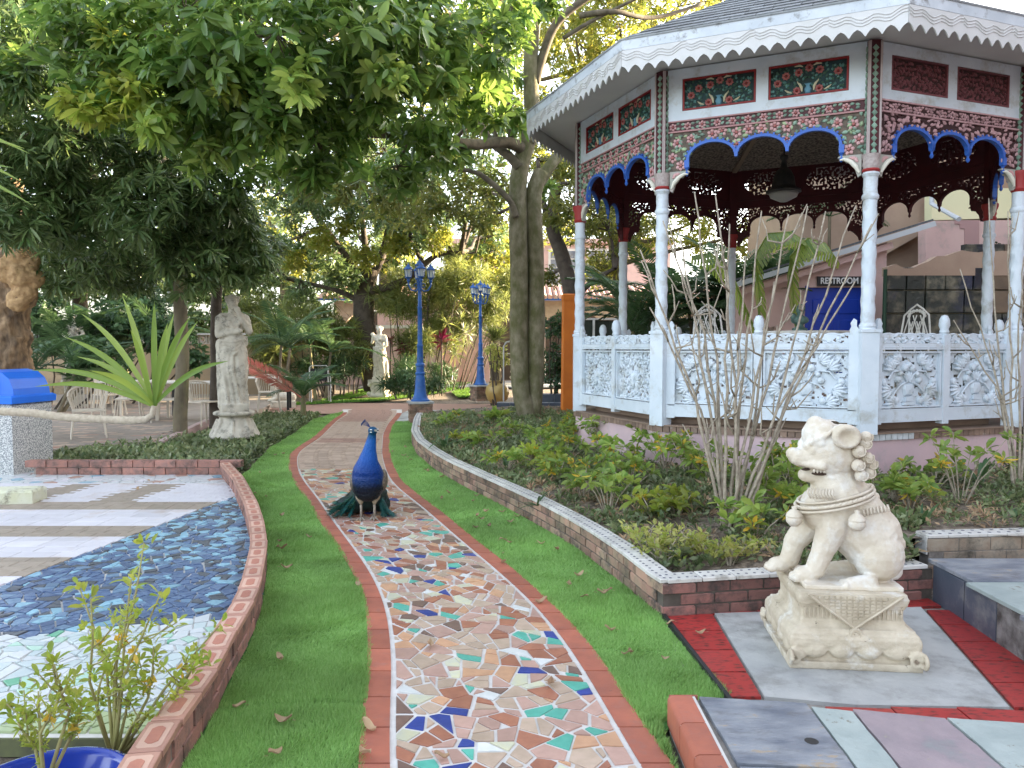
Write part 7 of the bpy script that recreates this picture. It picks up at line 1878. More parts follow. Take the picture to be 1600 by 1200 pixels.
tree('background_tree', 'tall green tree rising behind the arcade in the middle distance', 'tree', tuple(atd(600, 560, 40)), [(px_path([(600, 600), (600, 450), (600, 300)], 40), .35, .2)],
     [B(520, 100, 34, 3.0, 260), B(640, 130, 34, 3.0, 260), B(420, 130, 34, 2.4, 200), B(760, 130, 34, 2.6, 200), B(560, 220, 38, 2.0, 130), B(700, 20, 34, 3.2, 200), B(500, 0, 34, 3.2, 200)], fl_, L_far, barkd, 86, up=.5, twr=.04)
crown(COL.objects['shade_tree'], [B(500, 370, 24.5, .6, 60), B(570, 400, 25, .5, 50), B(620, 380, 25, .5, 50), B(460, 400, 25, .4, 40), B(540, 350, 24.3, .4, 30), B(690, 370, 25, .5, 40)], fs_, L_yel, 73, name='sunlit_crown')
# low dense planting across the back
def shrub_mass(name, label, cat, blobs, temps, mat, seed, up=.6, smin=.7, smax=1.2, stems=8, group=None):
    c0_ = Vector(blobs[0][0]); root = empty(name, (c0_.x, c0_.y, 0), 0, label, cat, group); r = np.random.default_rng(seed)
    C = crown(root, blobs, temps, mat, seed, 0, up, name='foliage', smin=smin, smax=smax, shell=.2); b = MB()
    for i in r.choice(len(C), min(stems, len(C)), replace=False):
        q = Vector(C[i]); g = Vector((c0_.x + (q.x - c0_.x) * .6, q.y, 0)); b.tube([g, (g + q) / 2 + Vector(r.normal(0, .06, 3)), q], [.03, .022, .012], 5)
    b.build('stem', barkd, root, world=True); return root
spiky = [rosette(22, .55, .035, -40, 75, .45, .08, 90 + s, twist=.3) for s in range(4)]
fine = [rosette(14, .32, .03, -30, 70, .5, .08, 95 + s, twist=.3) for s in range(4)]
leafy = [rosette(12, .22, .09, -25, 60, .35, .15, 99 + s) for s in range(4)]
shrub_mass('dracaena_clump', 'large clump of narrow arching dracaena leaves behind the nearer blue lamp', 'shrub', [B(640, 460, 27, 1.3, 130), B(710, 440, 27, 1.2, 120), B(610, 470, 29, .6, 50), B(760, 480, 28, 1.0, 90), B(700, 510, 27, 1.1, 90), B(650, 530, 26, .7, 60), B(800, 440, 29, .8, 60)], spiky, L_drac, 101, stems=30)
shrub_mass('dracaena_clump', 'olive dracaena clump between the shade tree and the robed statue', 'shrub', [B(500, 510, 26, 1.2, 110), B(540, 540, 26, 1.0, 90), B(450, 520, 25, 1.0, 90), B(415, 540, 24, .8, 70), B(400, 490, 27, 1.0, 90)], spiky, L_drac, 102, stems=16)
shrub_mass('leafy_shrub', 'dark leafy shrub bank under the mango in front of the ochre wall', 'shrub', [B(90, 520, 20, .9, 120), B(180, 510, 20, .9, 120), B(150, 560, 18, .7, 100), B(260, 520, 20, .8, 100), B(220, 470, 22, .9, 90), B(60, 480, 19, .7, 90), B(300, 560, 20, .5, 60)], leafy, L_palm, 103, stems=16)
shrub_mass('leafy_shrub', 'low leafy shrubs at the foot of the shade tree', 'shrub', [B(545, 570, 25.5, .5, 60), B(640, 575, 25, .6, 90), B(520, 575, 24.5, .6, 80), B(690, 580, 26, .5, 60), B(480, 570, 24, .5, 60)], fine, L_palm, 104, stems=12)
shrub_mass('leafy_shrub', 'tangled shrub bank directly behind the nearer lamp plinth', 'shrub', [B(640, 595, 23, .5, 70), B(610, 600, 23, .35, 40), B(680, 600, 23.5, .35, 40)], fine, L_palm, 105, stems=6)
shrub_mass('hedge', 'dark green climbing hedge between the tree and the orange pillar', 'hedge', [B(868, 560, 18.5, .5, 120), B(872, 510, 18.5, .45, 90), B(880, 590, 18.2, .4, 70), B(850, 585, 18.6, .3, 40)], [rosette(9, .10, .05, -30, 60, .2, .08, 110 + s) for s in range(3)], L_palm, 106)
shrub_mass('yucca', 'bright spiky yucca between the far lamp and the tree', 'shrub', [B(772, 528, 24.5, .15, 6)], [rosette(34, .75, .05, 0, 85, .25, .1, 120, twist=.2)], L_drac, 107, stems=2, up=.95)
shrub_mass('potted_bush', 'yellowish bush growing from the ochre urn', 'shrub', [B(778, 560, 21, .38, 60), B(770, 545, 21, .25, 25)], [rosette(9, .13, .045, -30, 60, .3, .08, 130 + s) for s in range(3)], L_vari, 108)
for i, (px, py, Y, s, lab) in enumerate(((690, 530, 25, 1, 'crimson cordyline rosette right of the nearer lamp pole'), (632, 540, 25.5, .7, 'small crimson cordyline between the statue and the nearer lamp'), (520, 545, 26, .8, 'dark crimson cordyline left of the shade tree trunk'), (610, 530, 27, .6, 'crimson cordyline partly behind the pale woman statue'))):
    p = atd(px, py, Y); r = empty('cordyline', (p.x, Y, 0), 0, lab, 'plant', 'crimson cordylines at the back'); b = MB(); b.tube([(0, 0, 0), (0, 0, p.z)], .025, 6); b.build('stem', barkd, r)
    V, T = rosette(26, .62 * s, .10 * s, -20, 75, .3, .18, 140 + i, twist=.3)
    for k in range(26): np_mesh('leaf', V[k * 5:k * 5 + 5] + np.array([0, 0, p.z]), np.array([[0, 3, 1], [0, 2, 3], [1, 3, 4], [3, 2, 4]]), L_crim, r, world=False)
shrub_mass('hedge', 'tall dark screen of foliage standing in front of the far boundary wall', 'hedge', [B(200, 440, 31, 1.6, 150), B(270, 430, 31, 1.5, 140), B(340, 450, 31, 1.4, 130), B(400, 440, 31, 1.3, 110), B(470, 470, 31, 1.0, 90), B(130, 430, 30, 1.5, 120), B(230, 490, 29, 1.0, 90), B(360, 490, 29, .9, 80), B(520, 440, 32, 1.0, 80), B(300, 500, 28, .8, 70)], fl_, L_mango, 109, stems=20)
# ---------------------------------------------------------------- palms
def frond_mesh(L, droop, nl=30, ll=.4, lw=.03, mat=L_palm, seed=0, vee=.35):
    r = np.random.default_rng(seed); t = np.linspace(0, 1, 14); X = t * L * (1 - .25 * droop * t); Z = droop * L * (.35 * t - .95 * t ** 2)
    b = MB(); b.tube([(x, 0, z) for x, z in zip(X, Z)], [.018 * (1 - .8 * q) for q in t], 5); nv = len(b.v)
    tt = np.repeat(np.linspace(.14, .99, nl), 2); s = np.tile([1, -1], nl); px_ = np.interp(tt, t, X); pz = np.interp(tt, t, Z)
    sl_ = np.interp(tt, t, np.gradient(Z, X)); D = np.stack([np.full(len(tt), .55), s * .85, vee - .2 * tt + sl_ * .5], 1) + r.normal(0, .05, (len(tt), 3)); D /= np.linalg.norm(D, axis=1)[:, None]
    V, T = leaf_geo(np.stack([px_, 0 * px_, pz], 1), D, np.tile([0, 0, 1.], (len(tt), 1)), ll * np.sin(np.pi * (tt * .85 + .12)) ** .6, lw, .5)
    Vt = np.array(b.v); fs = [f for f in b.f]
    me = bpy.data.meshes.new('frond'); me.from_pydata([tuple(v) for v in Vt] + [tuple(v) for v in V], [], fs + [tuple(int(q) + nv for q in f) for f in T]); me.materials.append(mat); return me
fm1 = [frond_mesh(1.7, .5, 34, .42, .035, L_palm, s) for s in (1, 2)]; fm2 = [frond_mesh(1.2, .6, 26, .34, .03, L_palm, s) for s in (3, 4)]
def palm(px, py, Y, h, n, label, meshes, seed, stems=1, spread=.1, e0=.2, e1=1.2, sc=1.0, group='feathery garden palms', az0=0, az1=2 * PI, z0=0):
    r = random.Random(seed); p = atd(px, py, Y); root = empty('palm', (p.x, Y, z0), 0, label, 'palm', group)
    for s in range(stems):
        bx, by = r.uniform(-spread, spread), r.uniform(-spread, spread); tx, ty = bx * 2.2, by * 2.2; hh = h * r.uniform(.7, 1.1)
        b = MB(); b.tube([(bx, by, 0), ((bx + tx) / 2, (by + ty) / 2, hh * .5), (tx, ty, hh)], [.05, .04, .035], 7); b.build('stem', bark, root)
        for i in range(n):
            a = az0 + (az1 - az0) * (i + r.random() * .8) / n; e = r.uniform(e0, e1); o = inst('frond', r.choice(meshes), root, (tx, ty, hh), (0, -e, a), sc * r.uniform(.8, 1.15))
    return root
palm(130, 560, 19, 1.5, 7, 'multi stemmed areca palm left of the mossy bust by the wall', fm1, 1, 4, .35)
palm(60, 560, 17, 1.0, 7, 'areca palm behind the shaggy burled trunk', fm1, 2, 3, .3)
palm(215, 560, 21, 1.8, 7, 'tall areca palm in front of the circle band wall', fm1, 3, 4, .35)
palm(250, 560, 24, 2.2, 7, 'slim palm in shadow behind the spiky rosette', fm1, 4, 3, .35)
palm(430, 570, 21, 1.6, 8, 'green feathery palm behind the reddish frond', fm1, 5, 2, .2)
palm(500, 560, 23, 1.6, 7, 'feather palm left of the shade tree trunk', fm1, 6, 2, .2)
palm(1000, 560, 17, 2.0, 8, 'arching palm just behind the left side of the gazebo', fm1, 7, 3, .3, sc=1.25)
palm(1060, 560, 18, 2.4, 8, 'clumping palm seen through the left gazebo bay', fm1, 8, 4, .4, sc=1.25)
palm(1120, 560, 17.5, 2.6, 8, 'tall clumping palm seen through the middle gazebo bay', fm1, 9, 4, .35, sc=1.25)
palm(1175, 540, 17, 2.2, 9, 'feather palm growing by the restroom wall', fm1, 10, 3, .3, sc=1.2)
palm(1300, 300, 17.0, 4.6, 6, 'palm crown hanging above the restroom roof', fm1, 12, 1, .1, sc=.9)
palm(1590, 500, 16.5, 3.2, 9, 'dark palm behind the right end of the slate block wall', fm1, 11, 2, .2, sc=1.1)
# small cycad like palm with a rusty frond right of the robed statue
p = atd(474, 640, 16.6); r = empty('palm', (p.x, 16.6, 0), 0, 'young palm with one rusty orange frond right of the grey statue', 'palm', 'feathery garden palms')
fr_r = frond_mesh(1.8, .25, 44, .34, .04, L_rust, 9, .5); rr = random.Random(8)
inst('rusty_frond', fr_r, r, (.0, -.15, .5), (1.05, -.62, PI + .12), 1.0)['label'] = 'rusty orange dying frond'
for i in range(11): inst('frond', rr.choice(fm2), r, (0, 0, .5), (0, -rr.uniform(.3, 1.25), i * .6 - .3), rr.uniform(.8, 1.15))
b = MB(); b.tube([(0, 0, 0), (0, 0, .55)], [.07, .05], 8); b.build('stem', bark, r)
# traveller palm leaf: big banana like leaf through the gazebo
r = empty('banana_plant', (atd(1250, 500, 14.4).x, 14.4, 0), 0, 'banana plant with broad torn leaf arching in front of the restroom door', 'plant')
def banana_leaf(pts, w, name='leaf'):
    b = MB(); P = px_path(pts, 14.4); out = []
    for i in range(len(P) - 1):
        for k in range(6): out.append(P[i].lerp(P[i + 1], k / 6))
    out.append(P[-1]); n = len(out)
    b.tube(out, [.025 * (1 - .8 * i / n) for i in range(n)], 5)
    for i in range(3, n - 1):
        ww = w * math.sin(PI * min(1, (i - 2) / (n - 3) * .9 + .08)) ** .6; d = (out[i + 1] - out[i])
        for s in (-1, 1):
            side = Vector((.0, s * .35, -.75)) if s > 0 else Vector((.1, s * .5, -.5)); side = side.normalized() * ww * random.uniform(.85, 1.1)
            a, c = out[i] + d * .04, out[i + 1] - d * .04; b.add([a, c, c + side - d * .1, a + side * 1.02 + d * .12], [(0, 1, 2, 3)])
    b.build(name, L_shrub, r, world=True)
banana_leaf([(1262, 560), (1240, 470), (1235, 400), (1262, 372), (1290, 380), (1312, 412)], .42)
banana_leaf([(1180, 560), (1188, 470), (1180, 400), (1200, 365), (1235, 362), (1260, 378)], .42)
banana_leaf([(1200, 560), (1160, 470), (1140, 420), (1110, 395), (1080, 400)], .4)

# ---------------------------------------------------------------- planting bed at the right
BEDX0 = lambda y: (RWb(y) + .10) if y > 4.5 else 99
def bed_z(x, y):
    t = min(1, max(0, (x - RWb(y)) / 2.0)); q = .15 + .13 * t + .025 * noise.noise(Vector((x * 1.7, y * 1.7, 0))); return q
b = MB(); X0, X1, Y0, Y1, st = -2.3, 7.6, 4.5, 17.0, .16
nx, ny = int((X1 - X0) / st), int((Y1 - Y0) / st); idx = {}
for j in range(ny + 1):
    for i in range(nx + 1):
        x, y = X0 + i * st, Y0 + j * st; lim = RWb(y) + .06
        fr_y = cor.y + .06 + (x - cor.x) * (4.72 - cor.y) / (2.62 - cor.x) if x < 2.6 else q0.y + .05
        idx[(i, j)] = (max(x, lim), max(y, fr_y)); 
vs = []; vi = {}
for k, (x, y) in idx.items(): vi[k] = len(vs); vs.append((x, y, bed_z(x, y) + (.02 * noise.noise(Vector((x * 9, y * 9, 4))))))
fs = [(vi[(i, j)], vi[(i + 1, j)], vi[(i + 1, j + 1)], vi[(i, j + 1)]) for i in range(nx) for j in range(ny)]
b.add(vs, fs); tag(b.build('planting_bed', soil, smooth=True), kind='structure')
rB = np.random.default_rng(77)
def in_bed(x, y):
    if y < 4.75 or x < RWb(y) + .16: return False
    if x > 2.55 and y < q0.y + .25: return False
    return (x - GC[0]) ** 2 + (y - GC[1]) ** 2 > 2.78 ** 2
def bed_scatter(n, temps, mat, name, label, seed, dens, smin=.7, smax=1.3, zoff=.02, up=.8):
    r = np.random.default_rng(seed); C = []
    while len(C) < n:
        y = r.uniform(4.7, 15.8); x = r.uniform(-2.2, 7.4)
        if not in_bed(x, y) or abs(x) > .72 * y: continue
        if r.random() > dens(x, y): continue
        C.append((x, y, bed_z(x, y) + zoff * r.random()))
    C = np.array(C); A = np.stack([r.normal(0, .35, n), r.normal(0, .35, n), np.ones(n)], 1); V, T = scatter(temps, C, A, r.uniform(smin, smax, n), seed)
    return tag(np_mesh(name, V, T, mat), label, 'ground cover', kind='stuff')
tiny = [rosette(9, .055, .022, 5, 70, .2, .09, 150 + s) for s in range(4)]
tuft = [rosette(9, .13, .016, 10, 80, .5, .02, 160 + s) for s in range(4)]
nzf = lambda x, y, s, o: noise.noise(Vector((x * s, y * s, o)))
bed_scatter(7500, tiny, L_cover, 'ground_cover', 'small leaved grey green ground cover filling the long planter', 201, lambda x, y: .15 + .85 * (nzf(x, y, 1.3, 1) > -.02) * (1 if x < RWb(y) + 2.6 else .35), .8, 1.7, .10)
bed_scatter(2200, tuft, L_cover, 'grass_tufts', 'thin grassy tufts among the planter ground cover', 202, lambda x, y: .5, .5, 1.1, .03)
lit = [leaf_geo(np.array([[0, 0, 0.]]), np.array([[1, 0, .1]]), np.array([[.2, .1, 1]]), .07, .03, .1)]
bed_scatter(1500, tuft, L_dry, 'dead_grass', 'straw coloured dead grass mixed into the planting bed', 204, lambda x, y: .3 + .7 * (nzf(x, y, 1.1, 5) > 0), .5, 1.2, .04)
bed_scatter(5200, lit, L_dry, 'leaf_litter', 'dry brown leaf litter scattered over the planting bed', 203, lambda x, y: .35 + .65 * (nzf(x, y, .9, 1) < .05), .5, 1.3, .02)
def small_plant(name, x, y, z, h, n, temps, mat, label, group, seed, spread=.12, stemm=twigm, cat='plant', yellow=.0):
    r = random.Random(seed); root = empty(name, (x, y, z), 0, label, cat, group); ms = [np_mesh('leaf_rosette', V, T, mat, parent=False) for V, T in temps]; my = [np_mesh('leaf_rosette', V, T, L_ylw, parent=False) for V, T in temps[:1]]
    for i in range(n):
        a = r.uniform(0, 2 * PI); d = spread * r.uniform(.2, 1); hh = h * r.uniform(.5, 1); tip = (d * math.cos(a), d * math.sin(a), hh)
        b = MB(); b.tube([(tip[0] * .1, tip[1] * .1, -.02), (tip[0] * .45, tip[1] * .45, hh * .5), tip], [.006, .005, .003], 5); b.build('stem', stemm, root)
        inst('leaf_rosette', ms[i % len(ms)], root, tip, (r.uniform(-.4, .4), r.uniform(-.4, .4), r.uniform(0, 6)), r.uniform(.75, 1.15))
        if r.random() < yellow: inst('leaf_rosette', my[0], root, (tip[0], tip[1], tip[2] - .03), (r.uniform(2, 3), r.uniform(-.4, .4), r.uniform(0, 6)), r.uniform(.5, .7))
    return root
shr = [rosette(10, .13, .042, -15, 60, .35, .06, 170 + s, fine=True) for s in range(3)]; vari = [rosette(9, .075, .026, 0, 65, .25, .07, 180 + s) for s in range(3)]
spots = [(905, 690, 8.6, .28, 7, 'left'), (935, 700, 8.6, .30, 7, ''), (885, 720, 8.2, .24, 7, ''), (960, 730, 7.9, .26, 7, ''), (1010, 715, 7.9, .32, 6, ''), (1040, 735, 7.6, .30, 7, ''), (985, 760, 7.4, .24, 6, ''), (1075, 745, 7.4, .28, 6, ''), (850, 705, 9.2, .24, 6, ''), (1110, 760, 7.2, .28, 6, ''),
         (1215, 770, 6.9, .34, 8, ''), (1240, 790, 6.4, .34, 8, ''), (1190, 800, 6.2, .26, 7, ''), (930, 745, 8, .22, 6, ''), (870, 745, 7.8, .2, 5, ''), (1390, 790, 6.2, .26, 7, ''), (1420, 800, 6.0, .22, 6, '')]
desc = ['against the pink plinth near the left gazebo post', 'below the left railing bay of the gazebo', 'left of the plinth in the middle of the planter', 'just in front of the pink plinth corner', 'beneath the second gazebo post', 'right of the second gazebo post', 'in the centre of the bed below the gazebo', 'left of the bare stemmed shrub by the plinth', 'beside the foot of the double trunk', 'tucked behind the bare stems', 'between the bare shrub and the lion head', 'directly left of the lion face', 'at the right foot of the bare shrub', 'in the middle of the ground cover', 'near the curve of the brick wall', 'just right of the lion mane', 'behind the lion back']
for i, ((px, py, Y, h, n, _), ds_) in enumerate(zip(spots, desc)):
    p = at(px, py, .26)
    if not in_bed(p.x, p.y): p.y = max(p.y - .25, 5)
    small_plant('bedding_shrub', p.x, p.y, bed_z(p.x, p.y), h * 1.35, n + 6, shr, L_shrub, 'low green leafy shrub ' + ds_, 'leafy shrubs in the planter', 300 + i, .26, yellow=.22)
more = [(720, 690, 11.2), (760, 700, 10.6), (800, 690, 11), (830, 720, 9.6), (790, 730, 9.4), (740, 725, 9.8), (860, 730, 8.8), (910, 770, 7.6), (950, 790, 7.1), (1020, 800, 6.8), (880, 690, 10), (700, 670, 12.5), (1060, 800, 6.8), (1270, 820, 5.9), (1180, 840, 5.6), (1230, 760, 7.0), (1460, 770, 6.6), (820, 760, 8.4)]
more_l = ['far up the planter near the wall end', 'a little right of the far wall end', 'directly in front of the double trunk', 'centre of the bed before the tree', 'beside the arching strap leaves', 'close behind the wall at its middle', 'below the left end of the gazebo ledge', 'midway between the wall and plinth', 'on the open litter left of the bare shrub', 'a step left of the bare stems', 'touching the left corner of the plinth', 'furthest along the planter', 'immediately left of the bare stems', 'right in front of the lion muzzle', 'low behind the front coping tiles', 'between bare shrub and plinth corner post', 'on bare litter right of the lion', 'near the wall, halfway along']
for i, ((px, py, Y), ds_) in enumerate(zip(more, more_l)):
    p = at(px, py, .24)
    if in_bed(p.x, p.y): small_plant('bedding_shrub', p.x, p.y, bed_z(p.x, p.y), .20 + .07 * (i % 3), 10, shr, L_shrub if i % 3 else L_young, 'bright green bedding shrub ' + ds_, 'leafy shrubs in the planter', 420 + i, .27, yellow=.15)
vs_ = [(1010, 868, .17), (1035, 880, .17), (1060, 875, .17), (1085, 870, .17), (1000, 850, .17), (1115, 885, .17), (1050, 855, .18), (1175, 880, .17), (1140, 890, .17)]
dv = ['at the left inner corner of the planter', 'right behind the corner coping tiles', 'second from the corner behind the front run', 'beneath the base of the bare shrub', 'highest along the curving wall near the corner', 'behind the front coping left of the lion', 'set back from the planter corner', 'just left of the lion pedestal top', 'halfway along the front coping']
for i, ((px, py, z), ds_) in enumerate(zip(vs_, dv)):
    p = at(px, py, z); p.y = max(p.y, 4.78); small_plant('variegated_plant', p.x, p.y, bed_z(p.x, p.y), .16, 10, vari, L_vari, 'bright yellow green variegated plant ' + ds_, 'variegated plants in the planter corner', 350 + i, .14)
# tall weedy shrub at the right by the plinth and strap leaved plants
p = at(1500, 790, .25); small_plant('tall_shrub', p.x, p.y, bed_z(p.x, p.y), .62, 9, shr, L_shrub, 'taller yellow tipped shrub against the right end of the pink plinth', None, 380, .36, yellow=.5)
def strap(px, py, z, n, L, W_, label, seed, mat=L_palm, e0=10, e1=75, droop=.5, Y=None):
    p = at(px, py, z) if Y is None else atd(px, py, Y); root = empty('strap_leaf_plant', p, 0, label, 'plant'); r = random.Random(seed)
    for i in range(n):
        a = i * 2.4 + r.random(); e = math.radians(r.uniform(e0, e1)); l = L * r.uniform(.7, 1.1); seg = 7; b = MB(); pts = []
        for k in range(seg + 1):
            t = k / seg; pts.append(Vector((math.cos(a) * math.cos(e) * l * t, math.sin(a) * math.cos(e) * l * t, l * math.sin(e) * t - droop * l * t * t)))
        sd = Vector((-math.sin(a), math.cos(a), 0)); vs = []
        for k, q in enumerate(pts):
            w = W_ * .5 * math.sin(PI * min(.98, .25 + .75 * k / seg)) ** .7; vs += [q - sd * w, q + Vector((0, 0, -w * .35)), q + sd * w]
        fs = []
        for k in range(seg): fs += [(3 * k, 3 * k + 1, 3 * k + 4, 3 * k + 3), (3 * k + 1, 3 * k + 2, 3 * k + 5, 3 * k + 4)]
        b.add(vs, fs); b.build('leaf', mat, root, smooth=True)
    return root
strap(1435, 835, .2, 12, .42, .035, 'grey green strap leaved plant just behind the lion back', 1, droop=.35)
strap(1530, 760, .24, 14, .6, .04, 'large sprawling strap leaved plant at the foot of the right plinth', 2, droop=.45)
strap(695, 700, .2, 9, .5, .05, 'arching strap leaved plant near the far end of the long planter', 3, droop=.6)
strap(840, 790, .18, 8, .3, .022, 'small arching strap plant inside the middle of the long wall', 4)
strap(790, 730, .2, 8, .28, .025, 'tiny strap leaved plant amid the left ground cover', 5)
strap(1580, 820, .25, 12, .3, .025, 'strap leaved tuft behind the far right coping', 6)
# leaf clump at the far end of planter (bright big leaves)
b_ = [rosette(8, .34, .16, 5, 60, .35, .1, 190)]; p = at(775, 665, .2); small_plant('broad_leaf_plant', p.x, p.y, .2, .25, 4, b_, L_shrub, 'bright broad leaved plant left of the double trunk base', None, 390, .2)
# ---------------------------------------------------------------- bare stemmed shrub
def bare(basepx, z, tips, label, seed, r0=.0135, Y=None):
    p = at(basepx[0], basepx[1], z) if Y is None else atd(*basepx, Y); r = random.Random(seed); root = empty('bare_shrub', p, 0, label, 'shrub')
    for (tx, ty, kn, dy) in tips:
        tip = atd(tx, ty, p.y + dy); kx, ky = kn; mid = atd(kx, ky, p.y + dy * .5); st_ = p + Vector((r.uniform(-.06, .06), r.uniform(-.06, .06), -.03)); pts = []
        for a, c in ((st_, mid), (mid, tip)):
            for k in range(6): q = a.lerp(c, k / 6); pts.append(q + Vector((r.uniform(-1, 1), r.uniform(-1, 1), 0)) * .012)
        pts.append(tip); n = len(pts); b = MB(); b.tube(pts, [r0 * (1 - .68 * i / n) * (1.12 if i % 2 else .95) for i in range(n)], 7); b.build('stem', twigm, root, smooth=True, world=False) if False else inst('stem', b.mesh('stem', twigm, True), root, world=True)
        for j in range(r.choice((3, 4, 5))):
            k = r.randint(4, n - 2); a = pts[k]; d = (pts[k + 1] - pts[k]).normalized(); s = Vector((r.uniform(-1, 1), r.uniform(-.6, .6), r.uniform(.1, .8))).normalized(); L = r.uniform(.10, .34); m = a + s * L * .4; e = m + (s * .4 + d * .8) * L * .7
            b = MB(); b.tube([a, m, (m + e) / 2 + Vector((r.uniform(-.01, .01), 0, 0)), e], [.0075, .0065, .005, .0035], 6)
            if r.random() < .6: s2 = Vector((r.uniform(-1, 1), r.uniform(-.5, .5), .6)).normalized(); b.tube([m, m + s2 * L * .35], [.005, .003], 5)
            inst('twig', b.mesh('twig', twigm, True), root, world=True)
    return root
bare((1140, 838), .17, [(1118, 305, (1150, 600), 0), (1060, 360, (1095, 560), .15), (1000, 390, (1085, 620), -.1), (1036, 345, (1100, 520), .25), (1190, 330, (1165, 560), .1), (1232, 335, (1180, 600), -.1), (1262, 322, (1200, 600), .15), (1290, 330, (1215, 640), 0), (1337, 322, (1240, 600), .2), (1336, 440, (1215, 640), -.15),
     (1085, 300, (1120, 560), .2), (1015, 480, (1095, 640), .05), (1165, 400, (1150, 620), -.15), (1210, 440, (1180, 640), .2), (1362, 350, (1235, 620), -.05), (1140, 350, (1135, 560), -.1)],
     'tall leafless grey stemmed shrub fanning up in front of the gazebo railing', 5)
bare((1592, 770), .25, [(1545, 310, (1560, 560), 0), (1500, 420, (1560, 600), .1), (1575, 330, (1580, 560), -.1), (1600, 400, (1590, 560), 0), (1490, 500, (1565, 620), 0), (1625, 300, (1605, 560), .1)], 'leafless twiggy shrub at the right edge before the gazebo corner post', 9, .012)
# ---------------------------------------------------------------- left bed ground cover
def left_cover():
    r = np.random.default_rng(401); C = []
    while len(C) < 4200:
        y = r.uniform(9.62, 17.5); x = r.uniform(-7.3, -3.3)
        if x > FARL(y) - .08: continue
        xl_ = float(np.interp(y, [9.6, 11.5, 13, 17.5], [-6.9, -6.3, -5.35, -5.6]))
        if x < xl_ or abs(x) > .72 * y: continue
        C.append((x, y, .0 + .12 * r.random()))
    C = np.array(C); n = len(C); A = np.stack([r.normal(0, .35, n), r.normal(0, .35, n), np.ones(n)], 1); V, T = scatter(tiny, C, A, r.uniform(1.2, 2.4, n), 5)
    return tag(np_mesh('ground_cover', V, T, L_cover), 'dark small leaved ground cover behind the straight kerb at the left', 'ground cover', kind='stuff')
left_cover()
# ---------------------------------------------------------------- spear leaved plant with lying trunk
SY = 6.2; r = empty('spear_leaf_plant', tuple(atd(241, 637, SY)), 0, 'spiky pale green rosette on a long ringed trunk leaning in from the left', 'plant')
tips = [(50, 579, 0), (55, 604, -.1), (120, 557, .1), (100, 526, 0), (127, 490, .15), (191, 462, .05), (204, 515, -.15), (241, 472, 0), (272, 490, .1), (297, 495, -.1), (309, 502, .05), (357, 564, -.1), (140, 579, -.3), (285, 510, .3), (262, 505, -.3)]
for i, (tx, ty, dy) in enumerate(tips):
    c0_ = atd(241 + random.uniform(-3, 3), 634, SY); tp = atd(tx, ty, SY + dy * 1.5); d = tp - c0_; L = d.length; n = 9; sd = d.cross(Vector((.15, -1, .2))).normalized(); up = sd.cross(d).normalized(); vs = []; b = MB()
    for k in range(n + 1):
        t = k / n; q = c0_ + d * t + Vector((0, 0, 1)) * L * .10 * math.sin(PI * t); w = .0165 * (.35 + 1.1 * math.sin(PI * min(1, t * .75 + .08))) * (1 - t ** 4) + .001
        vs += [q - sd * w, q - up * w * .35, q + sd * w]
    fs = []
    for k in range(n): fs += [(3 * k, 3 * k + 1, 3 * k + 4, 3 * k + 3), (3 * k + 1, 3 * k + 2, 3 * k + 5, 3 * k + 4)]
    b.add(vs, fs); b.build('leaf', L_spear, r, world=True, smooth=True)
ring_m = M('ringed_pale_bark', (.50, .43, .33), (.38, .32, .24), rough=.8, ns=30, bump=.3, bs=50)
b = MB(); pts = [atd(px, py, SY) for px, py in ((241, 634), (238, 648), (228, 656), (200, 657), (150, 655), (100, 652), (50, 645), (0, 643), (-80, 646), (-160, 690), (-190, 790), (-195, 900))]; out = []
for i in range(len(pts) - 1):
    for k in range(8): out.append(pts[i].lerp(pts[i + 1], k / 8))
b.tube(out, [(.020 + .012 * min(1, i / 20)) * (1.10 if i % 2 else .93) for i in range(len(out))], 10); b.build('trunk', ring_m, r, smooth=True, world=True)
# leaf tips hanging in at the left edge
r = empty('spear_leaf_plant', tuple(atd(-90, 260, 5.5)), 0, 'pale leaf tips poking in at the left edge below the mango foliage', 'plant')
for i, (tx, ty) in enumerate(((46, 240), (38, 232), (36, 285), (50, 320), (20, 262))):
    c0_ = atd(-120, 200 + i * 20, 5.5); tp = atd(tx, ty, 5.4); d = tp - c0_; sd = d.cross(Vector((0, -1, .3))).normalized(); b = MB(); vs = []
    for k in range(8): t = k / 7; q = c0_ + d * t + Vector((0, 0, .06 * math.sin(PI * t))); w = .016 * (1 - t ** 3) + .001; vs += [q - sd * w, q + sd * w]
    b.add(vs, [(2 * k, 2 * k + 1, 2 * k + 3, 2 * k + 2) for k in range(7)]); b.build('leaf', L_spear, r, world=True)
